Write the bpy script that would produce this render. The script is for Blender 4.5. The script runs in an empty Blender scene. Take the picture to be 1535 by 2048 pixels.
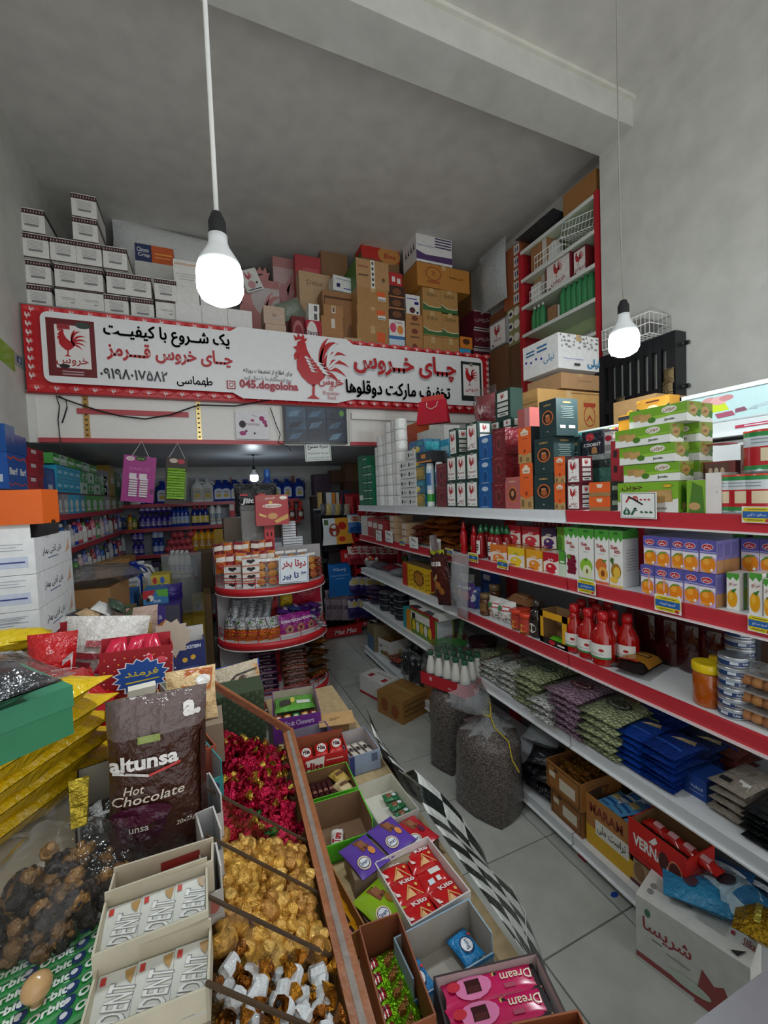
import bpy,math,random
from mathutils import Vector,Matrix
R = math.radians
S = bpy.context.scene
COL = S.collection
rnd = random.Random(7)

# ------------------------------------------------------------------ camera, sky, exposure
FPX,CX,CY = 838.0,767.5,1024.0          # focal length and centre in pixels of a 1535 x 2048 frame
EYE = Vector((0,0,1.66))
_y = Vector((410-CX,-(1003-CY),-FPX)).normalized()      # the room's depth direction seen from the camera
_x = Vector((2740-CX,-(912-CY),-FPX)); _x = (_x - _y*_x.dot(_y)).normalized()
_z = _x.cross(_y)
ROT = Matrix((_x,_y,_z))                                # camera space -> room space
cam_data = bpy.data.cameras.new('camera')
cam_data.sensor_fit = 'VERTICAL'; cam_data.sensor_height = 36; cam_data.lens = 36*FPX/2048
cam_data.clip_start = 0.02
cam = bpy.data.objects.new('camera',cam_data); COL.objects.link(cam)
cam.matrix_world = Matrix.Translation(EYE) @ ROT.to_4x4()
S.camera = cam
world = bpy.data.worlds.new('sky'); S.world = world; world.use_nodes = True
bg = world.node_tree.nodes['Background']
bg.inputs[0].default_value = (0.96,0.98,0.98,1); bg.inputs[1].default_value = 1.25
S.view_settings.view_transform = 'Standard'; S.view_settings.look = 'None'
S.view_settings.exposure = 0.15; S.view_settings.gamma = 1.0; S.view_settings.use_curve_mapping = False
BULB_POWER = 150.0

# ------------------------------------------------------------------ measuring helpers (rays onto the real planes of the room)
def ray(px,py): return ROT @ Vector((px-CX,CY-py,-FPX))
def ax(px,py,x): d = ray(px,py); return EYE + d*(x/d.x)
def ay(px,py,y): d = ray(px,py); return EYE + d*(y/d.y)
def az(px,py,z): d = ray(px,py); return EYE + d*((z-EYE.z)/d.z)
def _cam(p): return ROT.transposed() @ (Vector(p)-EYE)
def ypx(px,x,z):                                        # y of the point of the line (x, *, z) that lies over picture column px
    a,b = _cam((x,0,z)),_cam((x,1,z)) - _cam((x,0,z))
    k = (px-CX)/FPX
    return -(a.x + k*a.z)/(b.x + k*b.z)
def xpx(px,y,z):
    a,b = _cam((0,y,z)),_cam((1,y,z)) - _cam((0,y,z))
    k = (px-CX)/FPX
    return -(a.x + k*a.z)/(b.x + k*b.z)

# ------------------------------------------------------------------ colours and materials
def lin(c):
    if isinstance(c,tuple): return c
    out = []
    for s in (16,8,0):
        v = ((c >> s) & 255)/255
        out.append(v/12.92 if v <= 0.04045 else ((v+0.055)/1.055)**2.4)
    return tuple(out)
MATS = {}
def mat(name,rough=0.6,metal=0.0,spec=0.5,alpha=1.0,bump=0.0,bscale=30.0,vary=0.08,coat=0.0,kind='attr',trans=0.0):
    m = bpy.data.materials.new(name); m.use_nodes = True
    nt = m.node_tree; N = nt.nodes; L = nt.links
    b = N['Principled BSDF']
    at = N.new('ShaderNodeAttribute'); at.attribute_name = 'Col'
    tc = N.new('ShaderNodeTexCoord')
    nz = N.new('ShaderNodeTexNoise'); nz.inputs['Scale'].default_value = bscale; nz.inputs['Detail'].default_value = 4
    L.new(tc.outputs['Object'],nz.inputs['Vector'])
    mr = N.new('ShaderNodeMapRange'); mr.inputs[1].default_value = .3; mr.inputs[2].default_value = .7
    mr.inputs[3].default_value = 1-vary; mr.inputs[4].default_value = 1+vary*.5
    L.new(nz.outputs[0],mr.inputs[0])
    mx = N.new('ShaderNodeMix'); mx.data_type = 'RGBA'; mx.blend_type = 'MULTIPLY'; mx.inputs[0].default_value = 1
    L.new(at.outputs['Color'],mx.inputs[6]); L.new(mr.outputs[0],mx.inputs[7])
    L.new(mx.outputs[2],b.inputs['Base Color'])
    b.inputs['Roughness'].default_value = rough; b.inputs['Metallic'].default_value = metal
    b.inputs['Specular IOR Level'].default_value = spec; b.inputs['Alpha'].default_value = alpha
    b.inputs['Coat Weight'].default_value = coat; b.inputs['Transmission Weight'].default_value = trans
    if bump:
        bp = N.new('ShaderNodeBump'); bp.inputs['Strength'].default_value = bump; bp.inputs['Distance'].default_value = .02
        L.new(nz.outputs[0],bp.inputs['Height']); L.new(bp.outputs[0],b.inputs['Normal'])
    MATS[name] = m; return m
mat('card',.55)
mat('plain',.75,vary=.05)
mat('gloss',.22,vary=.03)
mat('film',.2,bump=.6,bscale=45,vary=.06)
mat('foil',.28,metal=.75,bump=.8,bscale=60,vary=.1)
mat('steel',.35,metal=.9)
mat('painted',.4,vary=.03)
mat('plaster',.9,bump=.15,bscale=6,vary=.10)
mat('tile',.35,bump=.05,bscale=9,vary=.13)
mat('wood',.45,bump=.2,bscale=40,vary=.2)
def vmat(name,rough,scale,dark,bump):              # lumpy goods seen through film: cells with dark gaps
    m = mat(name,rough,vary=.1); nt = m.node_tree; N = nt.nodes; L = nt.links
    tc = N.new('ShaderNodeTexCoord'); v = N.new('ShaderNodeTexVoronoi'); v.inputs['Scale'].default_value = scale
    L.new(tc.outputs['Object'],v.inputs['Vector'])
    mr = N.new('ShaderNodeMapRange'); mr.inputs[1].default_value = .15; mr.inputs[2].default_value = .75; mr.inputs[3].default_value = 1.15; mr.inputs[4].default_value = dark
    L.new(v.outputs['Distance'],mr.inputs[0])
    sp = N.new('ShaderNodeSeparateColor'); L.new(v.outputs['Color'],sp.inputs[0])
    m2 = N.new('ShaderNodeMapRange'); m2.inputs[3].default_value = .6; m2.inputs[4].default_value = 1.25; L.new(sp.outputs[0],m2.inputs[0])
    mu = N.new('ShaderNodeMath'); mu.operation = 'MULTIPLY'; L.new(mr.outputs[0],mu.inputs[0]); L.new(m2.outputs[0],mu.inputs[1])
    mx = N.new('ShaderNodeMix'); mx.data_type = 'RGBA'; mx.blend_type = 'MULTIPLY'; mx.inputs[0].default_value = 1
    b = N['Principled BSDF']; old = b.inputs['Base Color'].links[0].from_socket
    L.new(old,mx.inputs[6]); L.new(mu.outputs[0],mx.inputs[7]); L.new(mx.outputs[2],b.inputs['Base Color'])
    bp = N.new('ShaderNodeBump'); bp.invert = True; bp.inputs['Strength'].default_value = bump; bp.inputs['Distance'].default_value = .012
    L.new(v.outputs['Distance'],bp.inputs['Height']); L.new(bp.outputs[0],b.inputs['Normal'])
vmat('beans',.4,80,.62,1.0)
vmat('husk',.8,130,.3,.8)
mat('cloth',.85,bump=.3,bscale=200)
mat('screen',.15,vary=.5,bscale=9)
def film(name,veil,rough,bump,tint=.96):           # see-through film: transparent, a thin milky veil, a glossy coat
    m = bpy.data.materials.new(name); m.use_nodes = True; nt = m.node_tree; N = nt.nodes; L = nt.links; N.remove(N['Principled BSDF'])
    at = N.new('ShaderNodeAttribute'); at.attribute_name = 'Col'
    t = N.new('ShaderNodeBsdfTransparent'); t.inputs[0].default_value = (tint,tint,tint,1)
    d = N.new('ShaderNodeBsdfDiffuse'); L.new(at.outputs['Color'],d.inputs[0])
    g = N.new('ShaderNodeBsdfGlossy'); g.inputs[1].default_value = rough
    tc = N.new('ShaderNodeTexCoord'); nz = N.new('ShaderNodeTexNoise'); nz.inputs['Scale'].default_value = 28; nz.inputs['Detail'].default_value = 3
    L.new(tc.outputs['Object'],nz.inputs['Vector'])
    bp = N.new('ShaderNodeBump'); bp.inputs['Strength'].default_value = bump; bp.inputs['Distance'].default_value = .03; L.new(nz.outputs[0],bp.inputs['Height'])
    fr = N.new('ShaderNodeLayerWeight'); pw = N.new('ShaderNodeMath'); pw.operation = 'POWER'; pw.inputs[1].default_value = 4
    ad = N.new('ShaderNodeMath'); ad.operation = 'ADD'; ad.inputs[1].default_value = .03; L.new(fr.outputs['Facing'],pw.inputs[0]); L.new(pw.outputs[0],ad.inputs[0])
    L.new(bp.outputs[0],g.inputs['Normal']); L.new(bp.outputs[0],fr.inputs['Normal'])
    a = N.new('ShaderNodeMixShader'); a.inputs[0].default_value = veil; L.new(t.outputs[0],a.inputs[1]); L.new(d.outputs[0],a.inputs[2])
    b = N.new('ShaderNodeMixShader'); L.new(ad.outputs[0],b.inputs[0]); L.new(a.outputs[0],b.inputs[1]); L.new(g.outputs[0],b.inputs[2])
    L.new(b.outputs[0],N['Material Output'].inputs[0]); MATS[name] = m
film('clear',.015,.12,.35)
film('haze',.22,.2,.8,.9)
film('glass',.0,.03,.0)
mat('liquid',.08,coat=.5,vary=.02)
def emat(name,col,power):
    m = bpy.data.materials.new(name); m.use_nodes = True
    nt = m.node_tree; nt.nodes.remove(nt.nodes['Principled BSDF'])
    e = nt.nodes.new('ShaderNodeEmission'); e.inputs[0].default_value = (*col,1); e.inputs[1].default_value = power
    nt.links.new(e.outputs[0],nt.nodes['Material Output'].inputs[0]); MATS[name] = m
emat('lamp',(.86,.95,1.0),BULB_POWER)
emat('lamp_small',(.80,.92,1.0),70)

# ------------------------------------------------------------------ Persian lettering: joined letter forms, set right to left
_F = {}
def _forms():
    c = 0xFE8D
    for ch,n in zip('ابةتثجحخدذرزسشصضطظعغفقكلمنهوىي',(2,4,2,4,4,4,4,4,2,2,2,2,4,4,4,4,4,4,4,4,4,4,4,4,4,4,4,2,2,4)):
        _F[ch] = (c,n); c += n
    for ch,c,n in (('پ',0xFB56,4),('چ',0xFB7A,4),('ژ',0xFB8A,2),('ک',0xFB8E,4),('گ',0xFB92,4),('ی',0xFBFC,4),('ئ',0xFE89,4),('آ',0xFE81,2)): _F[ch] = (c,n)
_forms()
def shape(s):
    if not any(ch in _F for ch in s): return s
    out = []
    for i,ch in enumerate(s):
        if ch not in _F: out.append(ch); continue
        c,n = _F[ch]
        p = s[i-1] if i else ' '; q = s[i+1] if i+1 < len(s) else ' '
        jp = p == 'ـ' or (p in _F and _F[p][1] == 4)
        jn = n == 4 and (q == 'ـ' or q in _F)
        k = (3 if jp else 2) if jn else (1 if jp else 0)
        out.append(chr(c + k))
    t = ''.join(reversed(out))
    res,run = '',''
    for ch in t:
        if ch.isdigit(): run = ch + run if run else ch
        else: res += run + ch; run = ''
    return res + run
_tc = bpy.data.curves.new('lettering','FONT'); _tc.resolution_u = 2
_to = bpy.data.objects.new('lettering',_tc); COL.objects.link(_to)
_dg = bpy.context.evaluated_depsgraph_get()
_TX = {}
def glyphs(s,bold):
    k = (s,bold)
    if k not in _TX:
        _tc.body = shape(s); thick = bold > 0 and any(ch in _tc.body for ch in '\ufec1\ufec2\ufec5\ufec6\ufec9\ufecb\ufecd\ufeeb\ufeec\u06f6')
        _tc.offset = 0 if thick else bold               # a few letters break when fattened: those lines are overprinted instead
        _dg.update(); me = _to.evaluated_get(_dg).to_mesh()
        vs = [(v.co.x,v.co.y) for v in me.vertices]; fs = [tuple(p.vertices) for p in me.polygons]
        _to.evaluated_get(_dg).to_mesh_clear()
        if thick:
            n,v0,f0 = len(vs),vs,fs; vs,fs = [],[]
            for q,(dx,dy) in enumerate(((bold,0),(-bold,0),(0,bold),(0,-bold))): vs += [(x+dx,y+dy) for x,y in v0]; fs += [tuple(i+q*n for i in f) for f in f0]
        xs = [v[0] for v in vs] or [0,1]; ys = [v[1] for v in vs] or [0,1]
        _TX[k] = (vs,fs,min(xs),max(xs),min(ys),max(ys))
    return _TX[k]

# ------------------------------------------------------------------ mesh collector
class MB:
    def __init__(s): s.v,s.f,s.c,s.m,s.sm,s.mats,s.X = [],[],[],[],[],[],None
    def vert(s,p):
        s.v.append(tuple(s.X @ Vector(p)) if s.X else tuple(p)); return len(s.v)-1
    def face(s,idx,col,mt='card',smooth=False):
        if mt not in s.mats: s.mats.append(mt)
        s.f.append(tuple(idx)); s.c.append(lin(col)); s.m.append(s.mats.index(mt)); s.sm.append(smooth)
    def poly(s,pts,col,mt='card'): s.face([s.vert(p) for p in pts],col,mt)
    def box(s,a,b,col,mt='card',top=None,skip=''):
        (x0,y0,z0),(x1,y1,z1) = a,b
        i = [s.vert(p) for p in ((x0,y0,z0),(x1,y0,z0),(x1,y1,z0),(x0,y1,z0),(x0,y0,z1),(x1,y0,z1),(x1,y1,z1),(x0,y1,z1))]
        for k,q in (('d',(3,2,1,0)),('u',(4,5,6,7)),('f',(0,1,5,4)),('r',(1,2,6,5)),('b',(2,3,7,6)),('l',(3,0,4,7))):
            if k not in skip: s.face([i[j] for j in q],top if (k == 'u' and top is not None) else col,mt)
        return s
    def hexa(s,p,col,mt='card'):                       # eight corners: bottom four, top four
        i = [s.vert(q) for q in p]
        for q in ((3,2,1,0),(4,5,6,7),(0,1,5,4),(1,2,6,5),(2,3,7,6),(3,0,4,7)): s.face([i[j] for j in q],col,mt)
        return s
    def lathe(s,prof,col,mt='gloss',n=14,c=(0,0),sx=1,sy=1,smooth=True):   # prof: (radius, height[, colour])
        rings = []
        for p in prof:
            rings.append([s.vert((c[0]+p[0]*sx*math.cos(2*math.pi*k/n),c[1]+p[0]*sy*math.sin(2*math.pi*k/n),p[1])) for k in range(n)])
        for a in range(len(prof)-1):
            cc = prof[a][2] if len(prof[a]) > 2 else col
            mm = prof[a][3] if len(prof[a]) > 3 else mt
            for k in range(n): s.face((rings[a][k],rings[a][(k+1) % n],rings[a+1][(k+1) % n],rings[a+1][k]),cc,mm,smooth)
        if prof[0][0] > 1e-5: s.face(rings[0][::-1],prof[0][2] if len(prof[0]) > 2 else col,mt)
        if prof[-1][0] > 1e-5: s.face(rings[-1],prof[-2][2] if len(prof[-2]) > 2 else col,prof[-2][3] if len(prof[-2]) > 3 else mt)
        return s
    def tube(s,pts,r,col,mt='steel',n=6):
        pts = [Vector(p) for p in pts]; rings = []
        for i,p in enumerate(pts):
            d = (pts[min(i+1,len(pts)-1)] - pts[max(i-1,0)]).normalized()
            u = d.cross(Vector((0,0,1))); u = (u if u.length > .05 else d.cross(Vector((0,1,0)))).normalized(); w = d.cross(u)
            rr = r[i] if isinstance(r,list) else r
            rings.append([s.vert(p + (u*math.cos(2*math.pi*k/n) + w*math.sin(2*math.pi*k/n))*rr) for k in range(n)])
        for a in range(len(pts)-1):
            for k in range(n): s.face((rings[a][k],rings[a][(k+1) % n],rings[a+1][(k+1) % n],rings[a+1][k]),col,mt,True)
        s.face(rings[0],col,mt); s.face(rings[-1][::-1],col,mt)
        return s
    def print(s,fn,w,h,items,mt='card',curved=False,lift=.0006):
        for li,it in enumerate(items):
            k = it[0]; off = lift*(1+li*.35)
            if k == 'r':
                _,x0,y0,x1,y1,c = it[:6]
                nx,ny = (max(1,int((x1-x0)*8)),max(1,int((y1-y0)*6))) if curved else (1,1)
                g = [[s.vert(fn(x0+(x1-x0)*i/nx,y0+(y1-y0)*j/ny,off)) for i in range(nx+1)] for j in range(ny+1)]
                for j in range(ny):
                    for i in range(nx): s.face((g[j][i],g[j][i+1],g[j+1][i+1],g[j+1][i]),c,it[6] if len(it) > 6 else mt,curved)
            elif k == 'e':
                _,cx,cy,rx,ry,c = it[:6]
                n = it[6] if len(it) > 6 else 14
                o = s.vert(fn(cx,cy,off))
                rg = [s.vert(fn(cx+rx*math.cos(2*math.pi*q/n),cy+ry*math.sin(2*math.pi*q/n),off)) for q in range(n)]
                for q in range(n): s.face((o,rg[q],rg[(q+1) % n]),c,mt)
            elif k == 'p': s.face([s.vert(fn(x,y,off)) for x,y in it[1]],it[2],mt)
            elif k == 's':                                # starburst
                _,cx,cy,rx,ry,n,c = it
                o = s.vert(fn(cx,cy,off)); m = 2*n
                rg = [s.vert(fn(cx+rx*(1 if q % 2 else .8)*math.cos(2*math.pi*q/m),cy+ry*(1 if q % 2 else .8)*math.sin(2*math.pi*q/m),off)) for q in range(m)]
                for q in range(m): s.face((o,rg[q],rg[(q+1) % m]),c,mt)
            elif k == 'ro':                               # rooster figure: centre, height share, colour, flip
                _,cx,cy,hh,c = it[:5]; fl = -1 if len(it) > 5 and it[5] else 1
                for pl in ROOSTER: s.face([s.vert(fn(cx+fl*(x-.5)*hh*h/w,cy+(y-.5)*hh,off)) for x,y in pl],c,mt)
            elif k == 't':                                # text: string, centre, height share of h, colour, {w: max width share, a: angle, b: bold, sh: shear, sp: width stretch}
                _,st,cx,cy,hh,c = it[:6]; kw = it[6] if len(it) > 6 else {}
                vs,fs,x0,x1,y0,y1 = glyphs(st,kw.get('b',.012))
                sc = hh*h/(y1-y0) if kw.get('fit',True) else hh*h
                sx = sc*kw.get('sp',1)
                if 'w' in kw: sx = kw['w']*w/(x1-x0); sx = min(sx,sc*1.6) if kw.get('cap',True) else sx
                a = R(kw.get('a',0)); ca,sa = math.cos(a),math.sin(a); sh = kw.get('sh',0)
                ids = []
                for (x,y) in vs:
                    X = (x-(x0+x1)/2)*sx; Y = (y-(y0+y1)/2)*sc; X += sh*Y
                    ids.append(s.vert(fn(cx+(X*ca-Y*sa)/w,cy+(X*sa+Y*ca)/h,off)))
                for f in fs: s.face([ids[q] for q in f],c,mt)
        return s
    def build(s,name):
        me = bpy.data.meshes.new(name)
        me.from_pydata(s.v,[],s.f)
        for k in s.mats: me.materials.append(MATS[k])
        me.polygons.foreach_set('material_index',s.m)
        me.polygons.foreach_set('use_smooth',s.sm)
        ca = me.color_attributes.new('Col','FLOAT_COLOR','CORNER')
        buf = []
        for f,c in zip(s.f,s.c): buf += [c[0],c[1],c[2],1.0]*len(f)
        ca.data.foreach_set('color',buf)
        me.update(); return me
def arc(cx,cy,r,a0,a1,n): return [(cx+r*math.cos(R(a0+(a1-a0)*i/n)),cy+r*math.sin(R(a0+(a1-a0)*i/n))) for i in range(n+1)]
def _feather(b,c,t,w):                                 # curved blade from b over control c to tip t
    up,dn = [],[]
    for i in range(7):
        q = i/6; x = (1-q)**2*b[0]+2*q*(1-q)*c[0]+q*q*t[0]; y = (1-q)**2*b[1]+2*q*(1-q)*c[1]+q*q*t[1]
        dx = 2*(1-q)*(c[0]-b[0])+2*q*(t[0]-c[0]); dy = 2*(1-q)*(c[1]-b[1])+2*q*(t[1]-c[1]); n = math.hypot(dx,dy) or 1
        ww = w*math.sin(math.pi*min(1,.18+q*.82))
        up.append((x-dy/n*ww,y+dx/n*ww)); dn.append((x+dy/n*ww,y-dx/n*ww))
    return up+dn[::-1]
ROOSTER = [
    [(.08,.78),(.14,.80),(.16,.87),(.22,.90),(.28,.86),(.30,.76),(.36,.64),(.46,.55),(.56,.52),(.60,.44),(.56,.34),(.46,.25),(.38,.20),(.30,.24),(.20,.33),(.13,.45),(.13,.58),(.17,.70),(.13,.74)],
    [(.12,.88),(.10,.97),(.15,.93),(.17,1.0),(.21,.94),(.25,1.0),(.27,.92),(.31,.94),(.28,.86),(.20,.91)],
    [(.13,.73),(.09,.66),(.10,.58),(.15,.62),(.17,.70)],
    [(.36,.22),(.40,.22),(.39,.06),(.47,.0),(.26,.0),(.35,.06)],
    _feather((.50,.50),(.56,.95),(.82,.90),.040),_feather((.52,.48),(.66,.84),(.95,.72),.038),_feather((.53,.46),(.72,.72),(.99,.54),.036),
    _feather((.54,.43),(.72,.58),(.93,.38),.034),_feather((.54,.40),(.68,.46),(.82,.25),.032),_feather((.50,.50),(.50,.86),(.66,.98),.030)]

# ------------------------------------------------------------------ surfaces to print on
def plane(o,u,v):
    o,u,v = Vector(o),Vector(u),Vector(v); n = u.cross(v).normalized()
    return lambda s,t,off: o + u*s + v*t + n*off
def wrap(r,z0,h,a0=-90,span=360,c=(0,0)):             # around a cylinder; s = 0..1 over span, centred on a0
    def f(s,t,off):
        a = R(a0 + (s-.5)*span); q = r+off
        return Vector((c[0]+q*math.cos(a),c[1]+q*math.sin(a),z0+h*t))
    return f

# ------------------------------------------------------------------ objects
QUEUE = []
def ob(name,mesh,parent=None,loc=(0,0,0),rot=(0,0,0),scale=None):
    o = bpy.data.objects.new(name,mesh); QUEUE.append(o)
    o.location = loc; o.rotation_euler = rot
    if scale: o.scale = scale
    if parent: o.parent = parent
    return o
def struct(name,mb,parent=None):
    o = ob(name,mb.build(name) if isinstance(mb,MB) else mb,parent)
    if not parent: o['kind'] = 'structure'
    return o
class Spec:                                               # a kind of thing: mesh plus named parts (each with its own sub-parts)
    def __init__(s,name,cat,mesh=None,parts=()):
        s.name,s.cat = name,cat
        s.mesh = mesh.build(name) if isinstance(mesh,MB) else mesh
        s.parts = [(p[0],p[1].build(p[0]) if isinstance(p[1],MB) else p[1],[(q[0],q[1].build(q[0]) if isinstance(q[1],MB) else q[1]) for q in (p[2] if len(p) > 2 else ())],p[3] if len(p) > 3 else None) for p in parts]
USED = {}
def place(sp,label,loc,rz=0,group=None,rot=None,scale=None):
    o = ob(sp.name,sp.mesh,None,loc,rot if rot else (0,0,R(rz)),scale)
    o['label'] = label; o['category'] = sp.cat
    if group: o['group'] = group
    for n,me,subs,lb in sp.parts:
        c = ob(n,me,o)
        if lb: c['label'] = lb
        for n2,m2 in subs: ob(n2,m2,c)
    return o
ORD = ['zeroth','first','second','third','fourth','fifth','sixth','seventh','eighth','ninth','tenth','eleventh','twelfth','thirteenth','fourteenth','fifteenth','sixteenth','seventeenth','eighteenth','nineteenth','twentieth']
def ordn(i): return ORD[i] if i < len(ORD) else str(i)

# ------------------------------------------------------------------ package makers
def pack(w,d,h,col,f=(),r=(),l=(),u=(),b=(),mt='card',top=None,bev=.0):
    """a carton standing on z=0 centred on x,y; f = front (-Y) print, r = right (+X), l = left (-X), u = top"""
    m = MB(); x,y = w/2,d/2
    m.box((-x,-y,0),(x,y,h),col,mt,top=top)
    if f: m.print(plane((-x,-y,0),(w,0,0),(0,0,h)),w,h,f,mt)
    if r: m.print(plane((x,-y,0),(0,d,0),(0,0,h)),d,h,r,mt)
    if l: m.print(plane((-x,y,0),(0,-d,0),(0,0,h)),d,h,l,mt)
    if b: m.print(plane((x,y,0),(-w,0,0),(0,0,h)),w,h,b,mt)
    if u: m.print(plane((-x,-y,h),(w,0,0),(0,d,0)),w,d,u,mt)
    return m
def opentray(w,d,h,out,inn,hb=None,hf=None,t=.004,f=(),r=(),l=(),hl=None,hr=None,inb=(),mt='card'):
    """open-topped carton: walls with thickness, front/back/side heights may differ"""
    hb = hb or h; hf = hf or h; hl = hl or h; hr = hr or h
    m = MB(); x,y = w/2,d/2
    m.box((-x,-y,0),(x,y,t),inn,mt)
    m.box((-x,-y,0),(x,-y+t,hf),out,mt); m.poly([(-x,-y+t+.0004,t),(-x,-y+t+.0004,hf),(x,-y+t+.0004,hf),(x,-y+t+.0004,t)],inn,mt)
    m.box((-x,y-t,0),(x,y,hb),out,mt); m.poly([(x,y-t-.0004,t),(x,y-t-.0004,hb),(-x,y-t-.0004,hb),(-x,y-t-.0004,t)],inn,mt)
    for sx,hh in ((-1,hl),(1,hr)):
        xa,xb = (-x,-x+t) if sx < 0 else (x-t,x)
        m.box((xa,-y+t,0),(xb,y-t,hh),out,mt)
        xi = xb+.0004 if sx < 0 else xa-.0004
        q = [(xi,-y+t,t),(xi,y-t,t),(xi,y-t,hh),(xi,-y+t,hh)]
        m.poly(q if sx < 0 else q[::-1],inn,mt)
    if f: m.print(plane((-x,-y,0),(w,0,0),(0,0,hf)),w,hf,f,mt)
    if r: m.print(plane((x,-y,0),(0,d,0),(0,0,hr)),d,hr,r,mt)
    if l: m.print(plane((-x,y,0),(0,-d,0),(0,0,hl)),d,hl,l,mt)
    if inb: m.print(plane((-x,y-t-.0006,0),(w,0,0),(0,0,hb)),w,hb,inb,mt)
    return m
def pillow(w,h,t,col,prints=(),crimp=.08,mt='film',ccol=None,nx=8,ny=10,back=None,stand=True,puff=.5,seed=0,zone=None):
    """sealed bag: puffed between two crimped ends. Stands in XZ facing -Y (stand) or lies in XY facing +Z"""
    m = MB(); rr = random.Random(seed)
    def th(u,v):
        a = min(1,max(0,(v-crimp)/(1-2*crimp))) if crimp < .5 else 0
        return t/2*(max(0,math.sin(math.pi*u))**puff)*(max(0,math.sin(math.pi*a))**puff) + .0008
    wob = [[rr.uniform(-1,1)*t*.05 for _ in range(ny+1)] for _ in range(nx+1)]
    def pos(u,v,k,off=0):
        x = (u-.5)*w*(1-.06*math.sin(math.pi*v)); z = v*h
        d = th(u,v)
        d = d*k + off*k
        return Vector((x,-d,z)) if stand else Vector((x,z-h/2,d + t/2))
    for k in (1,-1):
        g = [[m.vert(pos(i/nx,j/ny,k,0) + (Vector((0,-wob[i][j]*k,0)) if stand else Vector((0,0,wob[i][j]*k)))*(1 if 0 < i < nx and 0 < j < ny else 0)) for i in range(nx+1)] for j in range(ny+1)]
        for j in range(ny):
            for i in range(nx):
                v = (j+.5)/ny
                c = zone[1] if zone and v > zone[0] and k > 0 else (ccol if ccol is not None and (v < crimp or v > 1-crimp) else (col if k > 0 or back is None else back))
                q = (g[j][i],g[j][i+1],g[j+1][i+1],g[j+1][i])
                m.face(q if k > 0 else q[::-1],c,mt,True)
    if prints: m.print(lambda s,v,off: pos(s,v,1,off+t*.06),w,h,prints,mt,curved=True)
    return m
def bottle(prof,col,mt='gloss',n=14,label=None,lr=0,z0=0,lh=0,span=150,lmt='card',a0=-90):
    m = MB(); m.lathe(prof,col,mt,n)
    if label: m.print(wrap(lr,z0,lh,a0,span),lr*R(span),lh,label,lmt,curved=True)
    return m
# ================================================================== THE ROOM
PAINT,GROUT = 0xCFCFC9,0x70736C
CEIL = 4.46; XL,XR,XREC = -1.17,3.0,3.3; YB,YM,YF = 6.5,3.9,-1.6
LOFT = 2.147; DECK = 2.98
m = MB(); m.box((-1.5,YF,-.12),(XREC+.1,YB+.1,-.003),GROUT,'tile')
floor = struct('floor',m)
tile_me = []
for c in (0xBFC2BA,0xBBBEB6,0xC3C6BE,0xB8BBB3):
    t = MB(); a,h = .1985,.0
    t.hexa([(-a,-a,-.01),(a,-a,-.01),(a,a,-.01),(-a,a,-.01),(-a+.002,-a+.002,h),(a-.002,-a+.002,h),(a-.002,a-.002,h),(-a+.002,a-.002,h)],c,'tile')
    tile_me.append(t.build('tile'))
for i in range(-4,6):
    for j in range(-4,11):
        ob('tile',rnd.choice(tile_me),floor,(1.208+.4*i,1.30+.4*j,0))
m = MB(); m.box((-1.5,YF,CEIL),(XREC+.1,YB+.1,CEIL+.1),0xD2D0CA,'plaster'); struct('ceiling',m)
m = MB(); m.box((XL,2.157,CEIL-.2),(XREC,2.44,CEIL),PAINT,'plaster'); m.box((XL,2.13,CEIL-.025),(XR,2.157,CEIL),0xDCDAD0,'plaster'); struct('ceiling_beam',m)
m = MB(); m.box((XR,YF,0),(XREC+.1,2.44,CEIL),PAINT,'plaster'); struct('wall_right',m)
m = MB(); m.box((XREC,2.44,0),(XREC+.1,YB,CEIL),PAINT,'plaster'); struct('wall_recess',m)
m = MB(); m.box((-1.5,YF,LOFT),(XL,YB,CEIL),PAINT,'plaster'); m.box((-1.5,YF,0),(-1.44,YB,LOFT),PAINT,'plaster')
m.box((-1.44,YF,0),(XL,1.2,LOFT),PAINT,'plaster'); struct('wall_left',m)
m = MB(); m.box((-1.5,YB,0),(XREC+.1,YB+.1,CEIL),PAINT,'plaster'); struct('wall_back',m)
# loft slab with its white fascia; the underside shows recessed board joints
m = MB(); m.box((XL,YM+.03,LOFT+.012),(XREC,YB,DECK),0xB9BABA,'plaster'); loft = struct('ceiling_loft',m)
b = MB(); b.box((XL,-.31,LOFT),(XREC,.31,LOFT+.012),0xAEB2B6,'painted'); bme = b.build('board')
for k in range(4): ob('board',bme,loft,(0,YM+.36+.632*k,0))
m = MB(); m.box((XL,YM,LOFT),(XREC,YM+.03,2.53),0xE6E4DF,'painted'); m.box((XL,YM-.012,LOFT),(XL+.05,YM,2.53),0xDADAD6,'painted')
fascia = struct('trim_1',m)
rail = lambda n,a,b_,col,mt='painted': ob(n,MB().box(a,b_,col,mt).build(n),fascia)
pA,pB = ay(155,822,YM),ay(378,846,YM)
RED = 0xC4202A
rail('red_rail',(pA.x,YM-.02,2.37),(pB.x,YM,2.41),0xB8434A)
rail('red_rail',(XL+.06,YM-.03,LOFT),(xpx(566,YM,LOFT),YM-.001,LOFT+.035),0xB8434A)
rail('red_rail',(xpx(700,YM,LOFT),YM-.03,LOFT),(xpx(975,YM,LOFT),YM-.001,LOFT+.035),0xB8434A)
rail('light_rail',(xpx(700,YM,2.4),YM-.05,2.40),(xpx(832,YM,2.4),YM-.001,2.46),0xE9E7E2)
rail('light_rail',(xpx(872,YM,2.4),YM-.05,2.40),(xpx(965,YM,2.4),YM-.001,2.46),0xE9E7E2)
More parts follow.
